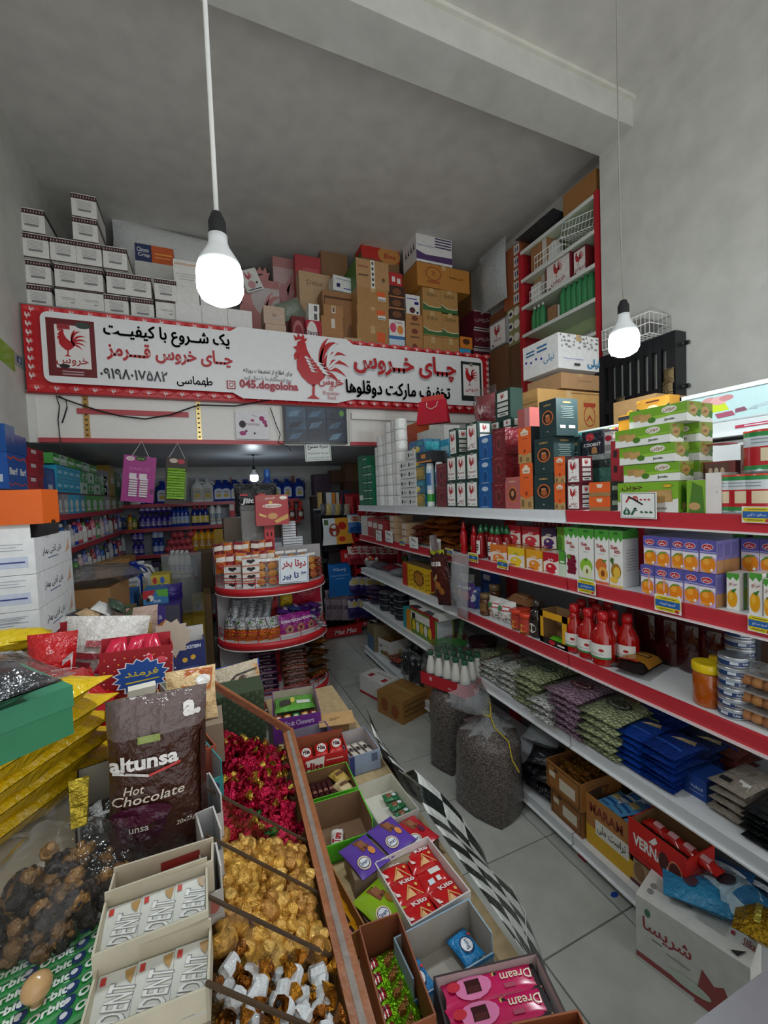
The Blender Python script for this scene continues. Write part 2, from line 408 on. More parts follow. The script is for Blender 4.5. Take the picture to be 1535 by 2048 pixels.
for px,c in ((174,0xB08A50),(398,0xCDB880)):
    x = xpx(px,YM,2.3); s = MB(); s.box((x-.018,YM-.012,LOFT+.03),(x+.018,YM,2.52),c,'steel')
    for k in range(9): s.box((x-.008,YM-.0135,LOFT+.055+.039*k),(x+.008,YM-.011,LOFT+.067+.039*k),0x33302A,'plain')
    ob('slotted_strip',s.build('slotted_strip'),fascia)
for px in (568,700):
    x = xpx(px,YM,2.3); s = MB(); s.box((x-.014,YM-.012,LOFT+.03),(x+.014,YM,2.5),0xD8D6D0,'painted'); ob('slotted_strip',s.build('slotted_strip'),fascia)

# ------------------------------------------------------------------ the hanging bulbs
def bulb(y,x,z,d,label,label2,lampm,sway=0.0,top=CEIL,cr=.005,ccol=0xE8E8E6):
    b = MB(); r = d/2                                    # frosted envelope, socket neck
    b.lathe([(.0,-r*1.05),(r*.45,-r*1.0),(r*.85,-r*.78),(r,-r*.45),(r,r*.35),(r*.93,r*.62)],0xFFFFFF,lampm,20)
    body = MB(); body.lathe([(r*.95,r*.6),(r*.9,r*.8),(r*.5,r*1.45),(r*.42,r*1.7),(r*.42,r*2.0)],0xE4E8EA,'gloss',18)
    sock = MB(); sock.lathe([(r*.36,r*2.0),(r*.38,r*2.1),(r*.38,r*2.6),(r*.22,r*3.0),(.006,r*3.05)],0x1B1B1D,'plain',14)
    pts = []
    for i in range(15):
        t = i/14; pts.append((sway*math.sin(t*1.6),.004*math.sin(7*t),r*3.04+(top-z-r*3.04)*t))
    c = MB().tube(pts,cr,ccol,'plain',8)
    hk = MB().lathe([(.014,top-z-.012),(.014,top-z)],0x555555,'steel',8,c=(pts[-1][0],0))
    sp = Spec('pendant_bulb','bulb',None,[('envelope',b),('bulb_body',body),('socket',sock),('hanging_cord',c,[('ceiling_hook',hk)],label2)])
    place(sp,label,(x,y,z))
pb = ay(440,562,1.22)
bulb(1.22,pb.x,pb.z,.118,'lit white bulb hanging from the thick white cord over the left side','thick white flex holding the lit bulb before the long red banner','lamp',.0,cr=.0062)
pb = ay(1247,684,1.22)
bulb(1.22,pb.x,pb.z,.112,'lit white bulb hanging before the black slatted panel on the right','thin pale wire holding the lit bulb by the black slatted panel','lamp',-.02,cr=.0028,ccol=0x9A9890)
pb = ay(508,955,4.75)
bulb(4.75,pb.x,pb.z,.085,'small lit bulb hanging under the loft above the back aisle','short black wire of the small bulb under the loft','lamp_small',0,top=LOFT,cr=.003,ccol=0x222222)

# ------------------------------------------------------------------ the banner
def banner():
    yb = YM-.05
    c = [ay(48,610,yb),ay(975,715,yb),ay(969,829,yb),ay(100,788,yb)]
    x0,x1 = XL+.02,c[1].x; z0,z1 = 2.515,3.14; w,h = x1-x0,z1-z0
    m = MB(); m.box((x0,yb,z0),(x1,yb+.03,z1),0xC9242C,'gloss')
    fn = plane((x0,yb,z0),(w,0,0),(0,0,h)); W = 0xE9E9EB; RD = 0xB51F27; BK = 0x24242A
    U = lambda px,py: ((ay(px,py,yb).x-x0)/w,(ay(px,py,yb).z-z0)/h)
    it = []
    rx = .035*h/w
    # scalloped rooster border
    n = 34
    for k in range(n):
        fx = (k+.5)/n
        for fy in (.955,.048):
            it.append(('e',fx,fy+.01,.42/n,.03,0xD9444A,10))
            it.append(('ro',fx,fy-.005,.062,0xE9D9D8))
    for k in range(8):
        fy = .11+.78*(k+.5)/8
        for fx in (.013,.987): it.append(('ro',fx,fy,.075,0xE9D9D8))
    a,b_,cr = .03,.09,.09
    pts = []
    for cx,cy,a0 in ((1-a-cr*h/w,1-b_-cr,0),(a+cr*h/w,1-b_-cr,90),(a+cr*h/w,b_+cr,180),(1-a-cr*h/w,b_+cr,270)):
        for q in range(7):
            t = R(a0+15*q); pts.append((cx+cr*h/w*math.cos(t),cy+cr*math.sin(t)))
    it.append(('p',pts,W))
    p0,p1,p2,p3 = U(475,668),U(688,690),U(712,808),U(505,800)
    it.append(('p',[(p0[0],1.0-.02),(p1[0],1-.02),(p1[0]+.02,.89),(p1[0]+.02,.10),(p3[0]+.18,.02),(p3[0]-.02,.02),(p0[0]-.02,.10),(p0[0]-.02,.89)],W))
    # red tea pack picture at the left, dark one at the right
    x,y = U(98,646); x2,y2 = U(195,755); y2 -= .0
    q = [(U(98,646)),(U(192,655)),(U(196,752)),(U(104,750))]
    L0,L1 = q[3][0],q[1][0]; B0,B1 = .17,.84
    it += [('r',L0,B0,L1,B1,0x6E1F26),('r',L0+.012,B0+.10,L1-.008,B1-.07,0xE8E3E2),('ro',(L0+L1)/2,.57,.33,RD),('e',L0+.055,B1-.06,.012,.04,0x3E4A44),
           ('r',L0+.016,B1-.12,L0+.035,B1-.06,0xA03038),('t','خروس',(L0+L1)/2,.345,.10,0xA01F28),('e',L0+.024,.29,.008,.025,0x2A2226),('r',L0+.02,B0+.02,L1-.02,B0+.035,0xB9959A),('r',L0+.02,B0+.05,L1-.02,B0+.065,0xB9959A)]
    L0,L1 = U(914,745)[0],U(954,745)[0]
    it += [('r',L0,.17,L1,.83,0x25302F),('r',L0+.006,.26,L1-.006,.78,0xE8E3E2),('ro',(L0+L1)/2,.58,.30,RD),('t','خروس',(L0+L1)/2,.36,.08,RD),('e',(L0+L1)/2,.78,.006,.03,0x8A8478)]
    def T(s,px,py,px2,hh,c,b=.03,**k):
        u,v = U((px+px2)/2,py); wd = abs(U(px2,py)[0]-U(px,py)[0]); it.append(('t',s,u,v,hh,c,dict(w=wd,b=b,cap=False,**k)))
    T('یک شــروع با کیفیــت',218,681,463,.24,BK)
    T('چــای خروس قـــرمز',224,718,469,.24,RD)
    T('۰۹۱۹۸۰۱۷۵۸۲',206,755,338,.13,BK,.02)
    T('طهماسی',355,768,425,.14,BK,.015)
    T('برای اطلاع از تخفیفات روزانه',486,750,582,.085,0x3A3A40,.004)
    T('پیج اینستاگرام ما را دنبال کنید',487,763,580,.085,0x3A3A40,.004)
    u,v = U(461,774)
    it += [('r',u-.0085,v-.055,u+.0085,v+.055,0xA8243C),('r',u-.006,v-.04,u+.006,v+.04,W),('e',u,v,.0048,.03,0xA8243C),('e',u,v,.003,.018,W),('e',u+.004,v+.027,.0009,.006,0xA8243C)]
    T('045.dogoloha',479,777,594,.15,0xC8707A,.05); T('045.dogoloha',479,777,594,.14,0x9A2034,.02)
    u,v = U(636,738); it.append(('ro',u,.52,.92,0xBA2028))
    u1,v1 = U(604,715); it += [('l',0)]
    it = [i for i in it if i[0] != 'l']
    for k in range(4): it.append(('p',_feather((u-.012+.006*k,.62-.05*k),(u-.002+.006*k,.55-.05*k),(u+.010+.004*k,.58-.05*k),.006),W))
    for bq,cq,tq in (((.02,.05),(.06,.36),(.11,.34)),((.022,.03),(.08,.24),(.125,.22)),((.024,.01),(.08,.13),(.12,.08)),((.02,.06),(.04,.42),(.085,.42))):
        it.append(('p',_feather((u+bq[0]-.004,.48+bq[1]),(u+cq[0]*.55,.48+cq[1]),(u+tq[0]*.55,.48+tq[1]),.004),W))
    for k in range(5): it.append(('p',_feather((u-.032+.003*k,.66-.045*k),(u-.026+.003*k,.60-.045*k),(u-.018+.003*k,.64-.045*k),.005),W))
    it.append(('e',u-.030,.86,.0022,.014,W))
    u,v = U(657,770); it += [('t','چای',u,.40,.08,RD,{'b': .01}),('t','خروس',u,.30,.12,RD,{'b': .02}),('r',u-.004,.19,u+.004,.24,0xD9A0A4),('t','Rooster',u,.155,.055,0xC98088),('t','Red',u,.09,.055,0xC98088)]
    T('چــای خــروس',707,740,908,.40,0xB9B9BC,.048); T('چــای خــروس',707,738,907,.39,RD,.032)
    T('تخفیف مارکت دوقلوها',692,787,896,.27,BK,.03)
    m.print(fn,w,h,it,'gloss',lift=.0012)
    sp = Spec('shop_banner','banner',m,[('edge_frame',MB().box((x0-.01,yb+.004,z0-.012),(x1+.01,yb+.034,z0),0x8E1C22,'painted').box((x0-.01,yb+.004,z1),(x1+.01,yb+.034,z1+.01),0x9E9A96,'steel').box((x1,yb+.004,z0),(x1+.012,yb+.034,z1),0xB8B6B2,'steel'))])
    place(sp,'long red bordered white shop banner with large red rooster under the loft boxes',(0,0,0))
banner()
# ================================================================== LOFT STOCK
KRAFT,KRAFT2,WHT,BLK = 0xB98E5E,0xA87C4E,0xE6E5E0,0x26242A
TAPE = 0xC9A877
def tape_part(w,d,h,c=TAPE):
    return ('tape',MB().box((-.025,-d/2-.0008,h*.82),(.025,d/2,h+.0008),c,'gloss',skip='d'))
# rooster tea cartons, white with a dark dotted band
x0 = ay(44,500,4.05).x; cw = (ay(346,500,4.05).x-x0)/6
chh = (ay(44,392,4.05).z-ay(44,596,4.05).z)/4; cz = DECK+.02
def rooster_carton(flip):
    band = [('r',0,.78,1,.97,0x3A2328),('r',0,.0,1,.05,0x3A2328)] + [('e',.06+.11*k,.875,.025,.045,0xC9A79C,6) for k in range(9)]
    band += [('r',.2,.68-.055*k,.8,.70-.055*k,0xB4B2B2) for k in range(6)] + [('r',.25,.28,.78,.36,0x8A8688)]
    if flip: band = [('r',0,.03,1,.22,0x3A2328),('r',0,.95,1,1,0x3A2328)] + [('e',.06+.11*k,.125,.025,.045,0xC09890,6) for k in range(9)] + [('r',.2,.62,.75,.645,0xB0AEAE),('r',.25,.56,.8,.585,0xB0AEAE),('r',.6,.42,.75,.46,0x8A8688)]
    m = pack(cw*.97,.34,chh*.97,WHT,f=band,r=[('r',0,.78,1,.97,0x3A2328),('r',0,0,1,.05,0x3A2328)],l=[('r',0,.78,1,.97,0x3A2328)])
    tp = MB().box((-.02,-.17,chh*.97),(.02,.17,chh*.97+.001),0xD6D2C8,'gloss')
    return Spec('tea_carton','carton',m,[('tape',tp)])
RC = [rooster_carton(0),rooster_carton(1)]
for c,n in enumerate((5,4,6,4,3,3)):
    for r in range(n):
        fl = 1 if (c,r) in ((1,1),(2,1),(5,1)) else 0
        j = rnd.uniform(-.012,.012)+(.0 if r < 4 else -.012); 
        place(RC[fl],f'white tea carton with dark dotted band, {ordn(c+1)} stack from the left wall, {ordn(r+1)} box up',(x0+cw*(c+.5)+(j if r < 4 else -.02),4.05+.17+.01*((c*3+r) % 3),cz+chh*r),group='white rooster tea cartons stacked on the loft')
def lbox(p0,q0,p1,q1,y,d,col,label,f=(),rz=0,l=(),name='carton',cat='carton',base=False,u=(),tape=False,tilt=0,mt='card'):
    a,b = ay(p0,(q0+q1)/2,y),ay(p1,(q0+q1)/2,y)
    zt = ay((p0+p1)/2,q0,y).z; zb = ay((p0+p1)/2,q1,y).z
    if base: zb = DECK
    w,h = b.x-a.x,zt-zb
    m = pack(w,d,h,col,f=f,l=l,u=u,mt=mt)
    sp = Spec(name,cat,m,[tape_part(w,d,h)] if tape else ())
    return place(sp,label,((a.x+b.x)/2,y+d/2,zb),rot=(0,R(tilt),R(rz)))
ln = lambda x0,x1,ys,c,t=.02: [('r',x0,y,x1,y+t,c) for y in ys]
plainprint = [('r',.1,.45,.9,.48,0xC2C0BC),('r',.15,.35,.85,.38,0xC2C0BC),('r',.2,.25,.8,.28,0xB2B0AC)]
lbox(348,573,398,606,4.1,.3,WHT,'lower plain white carton beside the dotted tea cartons on loft',plainprint,base=True)
lbox(347,521,396,573,4.1,.3,WHT,'upper plain white carton beside the dotted tea cartons on loft',[('r',.05,.8,.95,.88,0xD9B7A8)]+plainprint)
for i,(a,b,t) in enumerate(((352,404,607),(404,456,613),(456,505,620))):
    lbox(a,t,b-1,t+45,4.02,.07,0xE9E8E6,f'small pale carton just behind the banner edge under the big bulb, {ordn(i+1)} from left',plainprint,base=True)
lbox(400,566,452,612,4.12,.3,0xDFDEDC,'pale carton behind the big bulb on the loft',plainprint,base=True)
lbox(270,526,347,560,4.42,.16,0xC8C8C4,'pale carton under the orange and navy biscuit carton',base=True)
lbox(270,492,347,526,4.42,.16,0xC85A28,'orange and navy biscuit carton lying behind the tea cartons',[('r',0,0,.42,1,0x27345E),('t','Choco',.2,.68,.26,0xE8E8E8,{'w': .3}),('t','Crisp',.22,.36,.26,0xE8E8E8,{'w': .3}),('r',.5,.5,.95,.58,0xE8A050),('r',.5,.3,.9,.36,0xE8A050)])
# big white sack thrown over the stacks
a,b = ay(205,470,4.6),ay(372,470,4.6)
m = pillow(.95,.55,.2,0xE4E6E6,nx=12,ny=12,crimp=.03,mt='film',puff=.45,seed=3)
place(Spec('white_sack','sack',m),'big white plastic sack slumped behind the tea cartons',((a.x+b.x)/2+.12,4.82,ay(280,500,4.7).z-.20),rot=(R(-8),R(4),0))
place(Spec('carton','carton',pack(.9,.3,.22,KRAFT2)),'brown carton supporting the big white sack on the loft',((a.x+b.x)/2+.05,4.82,DECK))
# middle heap
HP = 4.35
pink = [('ro',.5,.6,.6,0xC98A88),('r',0,0,1,.08,0xB98080),('r',0,.92,1,1,0xB98080)]
lbox(498,560,560,690,4.72,.1,0xC9BEBE,'tall pale pink carton in the loft heap right of the big bulb',pink,base=True)
lbox(546,516,590,572,4.83,.1,0xC8AAA8,'pale red patterned carton standing high in the loft heap',pink+[('e',.4,.5,.3,.3,0xC98F90)],base=True)
lbox(590,512,641,560,4.6,.1,0xB54048,'faded red carton in the loft heap beside the pale red one',[('r',.3,.5,.9,.9,0xC25A60),('e',.8,.2,.3,.25,0xC98A80)],base=True)
lbox(642,506,695,570,4.72,.12,0x94704F,'dull brown carton with a hand hole on the loft heap',[('r',.35,.72,.62,.8,0x2E2218)],base=True)
lbox(597,546,660,590,4.45,.12,0xBFA07C,'tilted tan carton lying across the loft heap',[('t','Delux',.5,.9,.05,0x8C6C48),('r',.6,.1,.9,.2,0x7C6040)],base=True,rz=3)
lbox(583,633,610,676,HP-.25,.18,0x742028,'dark red round fronted pack low in the loft heap',[('e',.5,.62,.42,.3,0xB06A6A),('e',.5,.62,.3,.2,0x8A2A34),('e',.4,.2,.3,.14,0xC9B8B4)],base=True)
lbox(527,613,569,648,HP-.27,.2,0xC7AD98,'pale tan box, upper of two behind the banner rooster',plainprint+[('r',.4,.4,.62,.6,0xB09080)])
lbox(531,649,572,675,HP-.27,.2,0xCBB09A,'pale tan box, lower of two behind the banner rooster',plainprint,base=True)
m = pillow(.26,.2,.12,0x8A9484,seed=5,mt='film'); p = ay(590,625,HP-.04)
place(Spec('plastic_pouch','pouch',m),'crumpled grey green plastic pouch in the loft heap',(p.x,HP-.04,p.z-.06),rot=(R(-10),R(-25),0))
p = ay(519,541,HP-.05)
place(Spec('tea_carton','carton',pack(.19,.12,.22,WHT,f=[('ro',.45,.68,.45,0xC4606A),('e',.42,.3,.22,.18,0xD09A9C),('e',.75,.35,.06,.06,0x333333),('r',.1,.06,.9,.1,0xB55)])),'white rooster carton tilted on top of the loft heap',(p.x+.0,4.74,p.z-.02),rot=(0,R(-24),R(6)))
lbox(617,608,638,624,HP-.3,.12,WHT,'small white pack with black mark, upper of two on the loft',[('r',.5,.1,.8,.8,0x555555)])
lbox(617,624,638,641,HP-.3,.12,WHT,'small white pack with black mark, lower of two on the loft',[('r',.5,.1,.8,.8,0x555555)])
lbox(612,641,643,678,HP-.31,.2,0xB01F35,'small red carton with round white badge behind the banner',[('e',.38,.68,.34,.3,0xE6DEDC),('t','Dayst',.38,.68,.16,0x3A2A2A),('r',.65,.05,.95,.18,0xD9C0C0)],base=True)
lbox(665,554,711,584,HP-.12,.18,0xDADCDA,'white carton with grey print tilted on the ornate brown box',[('r',.15,.25,.3,.5,0x555),('r',.45,.2,.9,.26,0x999),('r',.1,.75,.85,.82,0xA4A8A6)],tilt=4)
lbox(645,584,712,632,HP-.12,.2,0x9C7048,'ornate brown carton with dark border tilted in the loft heap',[('r',.04,.06,.96,.09,0x5A3A22),('r',.04,.9,.96,.93,0x5A3A22),('r',.04,.06,.06,.93,0x5A3A22),('r',.94,.06,.96,.93,0x5A3A22),('r',.4,.6,.5,.8,0xD8D0C4),('e',.8,.4,.12,.2,0x7C5534)],base=True)
lbox(647,611,686,633,HP-.32,.14,0xA9794C,'small brown carton, upper of two near the banner top',[('r',.4,.3,.6,.9,0xD6CCC0),('r',.45,.4,.55,.8,0x6A4A30)],tape=True)
lbox(643,633,686,682,HP-.32,.14,0xA9794C,'small brown carton, lower of two near the banner top',[('r',.45,.75,.62,.95,0xD6CCC0),('r',.2,.5,.8,.54,0x7C5534)],base=True)
lbox(688,676,722,690,HP-.33,.12,0xC0A078,'low tan carton with white tape right of the small brown ones',[('r',.4,.1,.6,.9,0xE2DCD2)],base=True)
# tall stacks in the middle
q = [577,614,652,692]
for k in range(3):
    lbox(714,q[k],777,q[k+1],4.06,.42,0xB08350,f'tall brown carton with orange label, {("top","middle","bottom")[k]} of its stack',[('r',.62,.62,.88,.86,0xE0602C),('r',.65,.38,.9,.6,0xE2DED6),('r',.67,.42,.88,.46,0x555)],base=(k == 2),tape=True)
lbox(712,521,777,577,4.06,.4,0xB98E60,'tan carton with long white paper strip over the orange labelled stack',[('r',.44,0,.56,1,0xE6E2DA)]+[('r',.47,.08+.19*i,.53,.18+.19*i,0x4A4038) for i in range(5)]+[('r',.06,.4,.36,.46,0x6A5038),('r',.06,.7,.36,.76,0xA06048),('e',.82,.35,.05,.08,0x6A5038)],l=[('r',0,0,1,1,0x4E7A34)])
lbox(722,521,798,545,4.47,.2,0x8A6844,'brown carton under the glossy red snack carton',base=True)
lbox(722,478,798,521,4.47,.2,0xC32F26,'glossy red snack carton with yellow chips on the highest middle stack',[('e',.72,.3,.3,.42,0xC98A48),('t','Elite',.74,.26,.22,0xA0201C,{'w': .3}),('e',.3,.8,.06,.09,0xE0B040),('e',.5,.85,.05,.08,0xE0B040),('e',.12,.62,.05,.08,0xE0B040)],l=[('r',0,0,1,.25,0x4E7A34)])
z = [546,572,595,618,640,672,696]
defs = [(0xB62A2C,'red box with price stickers',[('r',.2,.3,.45,.7,0xE4D8D0),('r',.6,.2,.85,.6,0xE4D8D0)]),(0x40261C,'dark brown sweet box',[('e',.5,.5,.3,.3,0x7A4A2C),('r',0,0,1,.1,0xC8864A)]),(0x40261C,'dark brown sweet box',[('e',.5,.5,.3,.3,0x7A4A2C),('r',0,0,1,.1,0xC8864A)]),(0x382018,'dark brown sweet box',[('e',.5,.5,.3,.3,0x7A4A2C)]),
        (WHT,'white box with pink and orange fruit',[('e',.25,.5,.2,.3,0xD84A70),('e',.7,.4,.2,.28,0xE08A3C),('t','Sweets',.6,.85,.14,0xC05070)]),(0x3C74B0,'blue and white box',[('r',0,.5,1,.9,0xC9DCE8),('r',.5,.1,.9,.4,0x9CC0DA)])]
for k,(c,nm,f) in enumerate(defs):
    lbox(778,z[k],810-(6 if k == 0 else 2-k//3),z[k+1],4.07,.2,c,f'{nm}, {ordn(k+1)} from top of the narrow mixed stack',f,base=(k == 5))
z = [590,612,629]
lbox(811,590,839,612,4.1,.16,WHT,'small white box, upper of two on the narrow tan stack',[('r',.6,.15,.9,.4,0x777),('r',.1,.6,.8,.68,0xAAA)])
lbox(812,612,839,629,4.1,.16,WHT,'small white box with brown fruit picture on the narrow tan stack',[('e',.45,.5,.22,.35,0x5A2A30),('r',.75,.1,.9,.4,0x444)])
z = [629,655,681,702]
for k in range(3):
    lbox(811,z[k],847,z[k+1],4.08,.22,0xB5814E,f'small tan carton with brown oval logo, {ordn(k+1)} from top',[('e',.5,.7,.18,.2,0x7A3A26),('r',.25,.2,.75,.32,0x6A4830)],base=(k == 2))
sob = [('t','Sobut',.5,.74,.16,0x6A5A34,{'sh': .2}),('p',[(0,.04),(1,.04),(1,.22),(.7,.18),(.3,.2),(0,.34)],0x3F6E3C),('p',[(0,.34),(.3,.2),(.7,.18),(1,.22),(1,.25),(.7,.22),(.3,.24),(0,.38)],0xD9CFB0)]
for k,(a,b,c,d,lb) in enumerate(((845,577,882,623,'top left'),(882,581,915,629,'top right'),(846,623,884,672,'middle left'),(884,627,917,676,'middle right'),(847,673,885,708,'bottom left'),(885,677,918,712,'bottom right'))):
    lbox(a,b,c-.5,d,4.06,.3,0xB5894F,f'tan carton with green wave print, {lb} of its six',sob if k < 4 else (),base=(k > 3),tape=True)
lbox(834,533,938,579,4.05,.35,0xBE8038,'wide orange brown carton with bull emblem above the green wave cartons',[('e',.3,.6,.15,.3,0x9C4A20),('e',.3,.6,.13,.26,0xBE8038),('t','v',.3,.62,.2,0x9C4A20),('r',.18,.18,.42,.3,0xA85A2C),('t','حبیبی متوسط',.74,.58,.13,0x2A2018)],tape=True)
# open white and purple carton on top, flap raised
a,b = ay(832,500,4.08),ay(903,500,4.08); zb,zt = ay(868,529,4.08).z,ay(868,474,4.08).z; w,h = b.x-a.x,zt-zb
m = opentray(w,.32,h,0xE8E6E4,0xA98258,f=[('r',0,.05,1,.14,0xE8E6E4),('p',[(0,.42),(.25,.30),(1,.34),(1,.1),(0,.1)],0x53386A)]+[('r',.52,.92-.1*i,.98,.97-.1*i,0x53386A) for i in range(4)]+[('r',.0,.6,.5,.615,0x999)],l=[('p',[(.15+.2*i,.4),(.22+.2*i,.75),(.3+.2*i,.45),(.22+.2*i,.5)],0x2A2A30) for i in range(4)])
fl = MB().box((-w/2,-.16,h),(w/2,-.155,h+.14),0xB28A5C,'card'); fl2 = MB().hexa([(-w/2,-.16,h),(-w/2+.004,-.16,h),(-w/2+.004,.16,h),(-w/2,.16,h),(-w/2-.06,-.14,h+.1),(-w/2-.056,-.14,h+.1),(-w/2-.056,.14,h+.1),(-w/2-.06,.14,h+.1)],0xE0DEDA)
place(Spec('carton','carton',m,[('flap',fl),('flap',fl2)]),'open white carton with purple stripes on the highest right stack',((a.x+b.x)/2,4.24,zb))
lbox(917,638,946,690,4.52,.12,0x9C5C34,'reddish brown carton right of the green wave cartons',[('r',.3,.4,.7,.7,0xB03A28)],base=True)
lbox(920,674,944,698,4.1,.14,0xD9822C,'small orange box at the banner corner',[('e',.5,.6,.3,.25,0x5A3020)])
lbox(919,697,941,716,4.1,.14,0x3AA0CF,'small bright blue box at the banner corner',[('r',.2,.4,.8,.6,0xA8DCEC)],base=True)
lbox(940,548,975,608,4.6,.3,0xA8713C,'tan carton by the upper right rack on the loft',[('r',.6,.4,.95,.8,0xB0502C)],base=True)
for k in range(3):
    lbox(947,622+38*k,981,658+38*k,4.2,.3,0x6E1F2E,f'maroon carton on the loft end, {ordn(k+1)} from top',[('t','خروس',.5,.5,.3,0xC9B0B4),('r',0,.92,1,1,0xCFC0C2),('r',0,0,1,.06,0xCFC0C2)],base=(k == 2))

# ================================================================== UPPER RIGHT RACK IN THE RECESS
XS = 3.0
ya,yb = ypx(1193,XS,3.6),ypx(1043,XS,3.2)
zs = [ax(1190,q,XS).z for q in (388,459,527,596,664)]; zs += [zs[-1]-.33]
m = MB(); m.box((XREC-.02,ya,1.3),(XREC-.004,yb,zs[0]),0xB4C896,'painted')
parts = []
for y in (ya,yb):
    parts.append(('upright',MB().box((XS-.005,y-.02,1.0),(XS+.03,y+.02,zs[0]+.02),0xB8202C,'painted').box((XREC-.05,y-.02,1.0),(XREC-.02,y+.02,zs[0]+.02),0xB8202C,'painted').box((XS+.03,y-.004,1.3),(XREC-.05,y+.004,zs[0]),0xA5222C,'painted')))
for z in zs:
    parts.append(('shelf',MB().box((XS,ya+.02,z-.012),(XREC-.02,yb-.02,z),0xC9D6BC,'painted').box((XS-.012,ya+.02,z-.028),(XS,yb-.02,z+.002),0xDDE2DC,'painted')))
place(Spec('tall_rack','shelf',m,parts),'tall red posted rack with pale green shelves in the upper right recess',(0,0,0))
# stretch of the rack below shows only behind cartons
place(Spec('carton','carton',pack(.28,.86,1.0,KRAFT2)),'large brown carton standing under the red posted rack',(XS+.15,(ya+yb)/2,0))
def rbox(px0,px1,q0,zi,x,d,col,label,f=(),r=(),name='carton',cat='carton',mt='card',spec=None):
    """box on rack shelf zi facing -X: px0 far edge, px1 near edge, q0 top row at the near edge"""
    z = zs[zi]+.0005; y1,y0 = ypx(px0,x,z),ypx(px1,x,z); h = ax((px0+px1)/2,q0,x).z-z; w = y1-y0
    place(Spec(name,cat,pack(w,d,h,col,f=f,r=r,mt=mt)),label,(x+d/2,(y0+y1)/2,z),rz=-90)
roo = [('r',.04,.05,.96,.95,0xE8E4E0),('ro',.5,.66,.5,0xB4323A),('t','خروس',.5,.26,.2,0x8C2A32),('e',.15,.12,.06,.05,0x2A2A2A)]
rbox(1092,1141,516,2,XS+.03,.16,0x84282E,'white fronted rooster carton on the red posted rack, larger',roo)
rbox(1147,1171,496,2,XS+.03,.16,0x84282E,'white fronted rooster carton on the red posted rack, narrow one beside the larger',roo)
rbox(1062,1095,478,1,XS+.04,.16,0xA87850,'tan small carton on the rack, lower left shelf end under the baskets',[('r',.7,.1,.95,.9,0xD8D2C8)])
rbox(1068,1091,497,2,XS+.10,.1,0xC09C74,'pale tan carton behind the rooster carton on the rack',[('r',.7,.1,.95,.9,0xD8D2C8)])
m = MB(); m.lathe([(.075,0),(.08,.02),(.07,.18),(.05,.2)],0xE4E4E0,'gloss',16)
hd = MB().tube([(0,-.06,.16),(0,-.12,.14),(0,-.12,.06),(0,-.075,.04)],.008,0xE4E4E0,'gloss')
p = ypx(1110,XS+.12,zs[1]); place(Spec('jug','jug',m,[('handle',hd),('lid',MB().lathe([(.05,.2),(.03,.225),(.012,.24)],0xDADAD6,'gloss',14))]),'white plastic jug standing on the red posted rack',(XS+.12,p,zs[1]+.0005))
def basket(w,d,h,nw,nd,r=.003,col=0xE6E8E4,brace=True):
    m = MB(); B = MB()
    for z,k in ((0,1),(h*.5,1),(h,1)):
        m.tube([(-w/2,-d/2,z),(w/2,-d/2,z),(w/2,d/2,z),(-w/2,d/2,z),(-w/2,-d/2,z)],r*1.3,col,'painted',5)
    for i in range(nw+1):
        x = -w/2+w*i/nw; B.tube([(x,-d/2,h),(x,-d/2,0),(x,d/2,0),(x,d/2,h)],r,col,'painted',4)
    for j in range(1,nd):
        y = -d/2+d*j/nd; B.tube([(-w/2,y,h),(-w/2,y,0),(w/2,y,0),(w/2,y,h)],r,col,'painted',4)
    return Spec('wire_basket','basket',m,[('wire',B)])
b1 = basket(.34,.2,.12,9,5)
place(b1,'white wire basket on the top rack shelf, near end',(XS+.12,ypx(1165,XS+.1,zs[1]),zs[1]+.10),rot=(0,R(14),R(-90)))
place(b1,'white wire basket on the top rack shelf, behind the nearer basket',(XS+.12,ypx(1122,XS+.1,zs[1])+.08,zs[1]+.03),rz=-90)
place(basket(.26,.18,.12,7,4),'white wire tray at the far end of the rack',(XS+.12,yb-.22,zs[2]+.004),rz=-90)
gb = bottle([(.032,0),(.034,.02),(.034,.15),(.018,.2),(.012,.22)],0x3E8A58,'gloss',10)
gs = Spec('green_bottle','bottle',gb,[('cap',MB().lathe([(.014,.22),(.014,.245)],0xD8DCD8,'gloss',8))])
for k,px in enumerate((1128,1139,1150,1161,1172,1183)):
    place(gs,f'green bottle on the third rack shelf, {ordn(k+1)} from the far post',(XS+.06,ypx(px,XS+.06,zs[3]),zs[3]+.0005),scale=(1.15,1.15,1.2),group='green bottles on the upper rack')
for k,px in enumerate((1070,1078,1086)):
    place(gs,f'green bottle on the rack beside the far post, {ordn(k+1)} of three',(XS+.06,ypx(px,XS+.06,zs[3]),zs[3]+.0005),group='green bottles on the upper rack')
rbox(1095,1112,612,3,XS+.03,.15,0x9A7250,'small brown box between the green bottles on the rack')
rbox(1115,1125,607,3,XS+.03,.15,0xD4D4CE,'small white box between the green bottles on the rack')
rbox(1062,1080,568,2,XS+.03,.12,0xDADAD4,'white box leaning at the far rack post')
t = MB()
for k in range(4): t.tube([(XS+.05+.055*k,ya+.1,0),(XS+.05+.055*k,yb-.1,0)],.024,0xB8CBC4,'film',8)
place(Spec('film_roll','roll',t),'pale green rolls of plastic film lying on the low rack shelf',(0,0,zs[4]+.026))
m = pack(.24,.34,.2,0xA5733F,f=[('r',.1,.1,.9,.2,0x8A5A2E)]); place(Spec('carton','carton',m,[tape_part(.24,.34,.2)]),'brown carton on top of the red posted rack',(XS+.15,ya+.19,zs[0]+.022))
m = pillow(.5,.4,.2,0x2E2E30,seed=8,stand=False); place(Spec('plastic_bag','bag',m),'black plastic bag heaped beside the brown carton above the rack',(XS+.15,yb-.24,zs[0]+.022),rz=90)
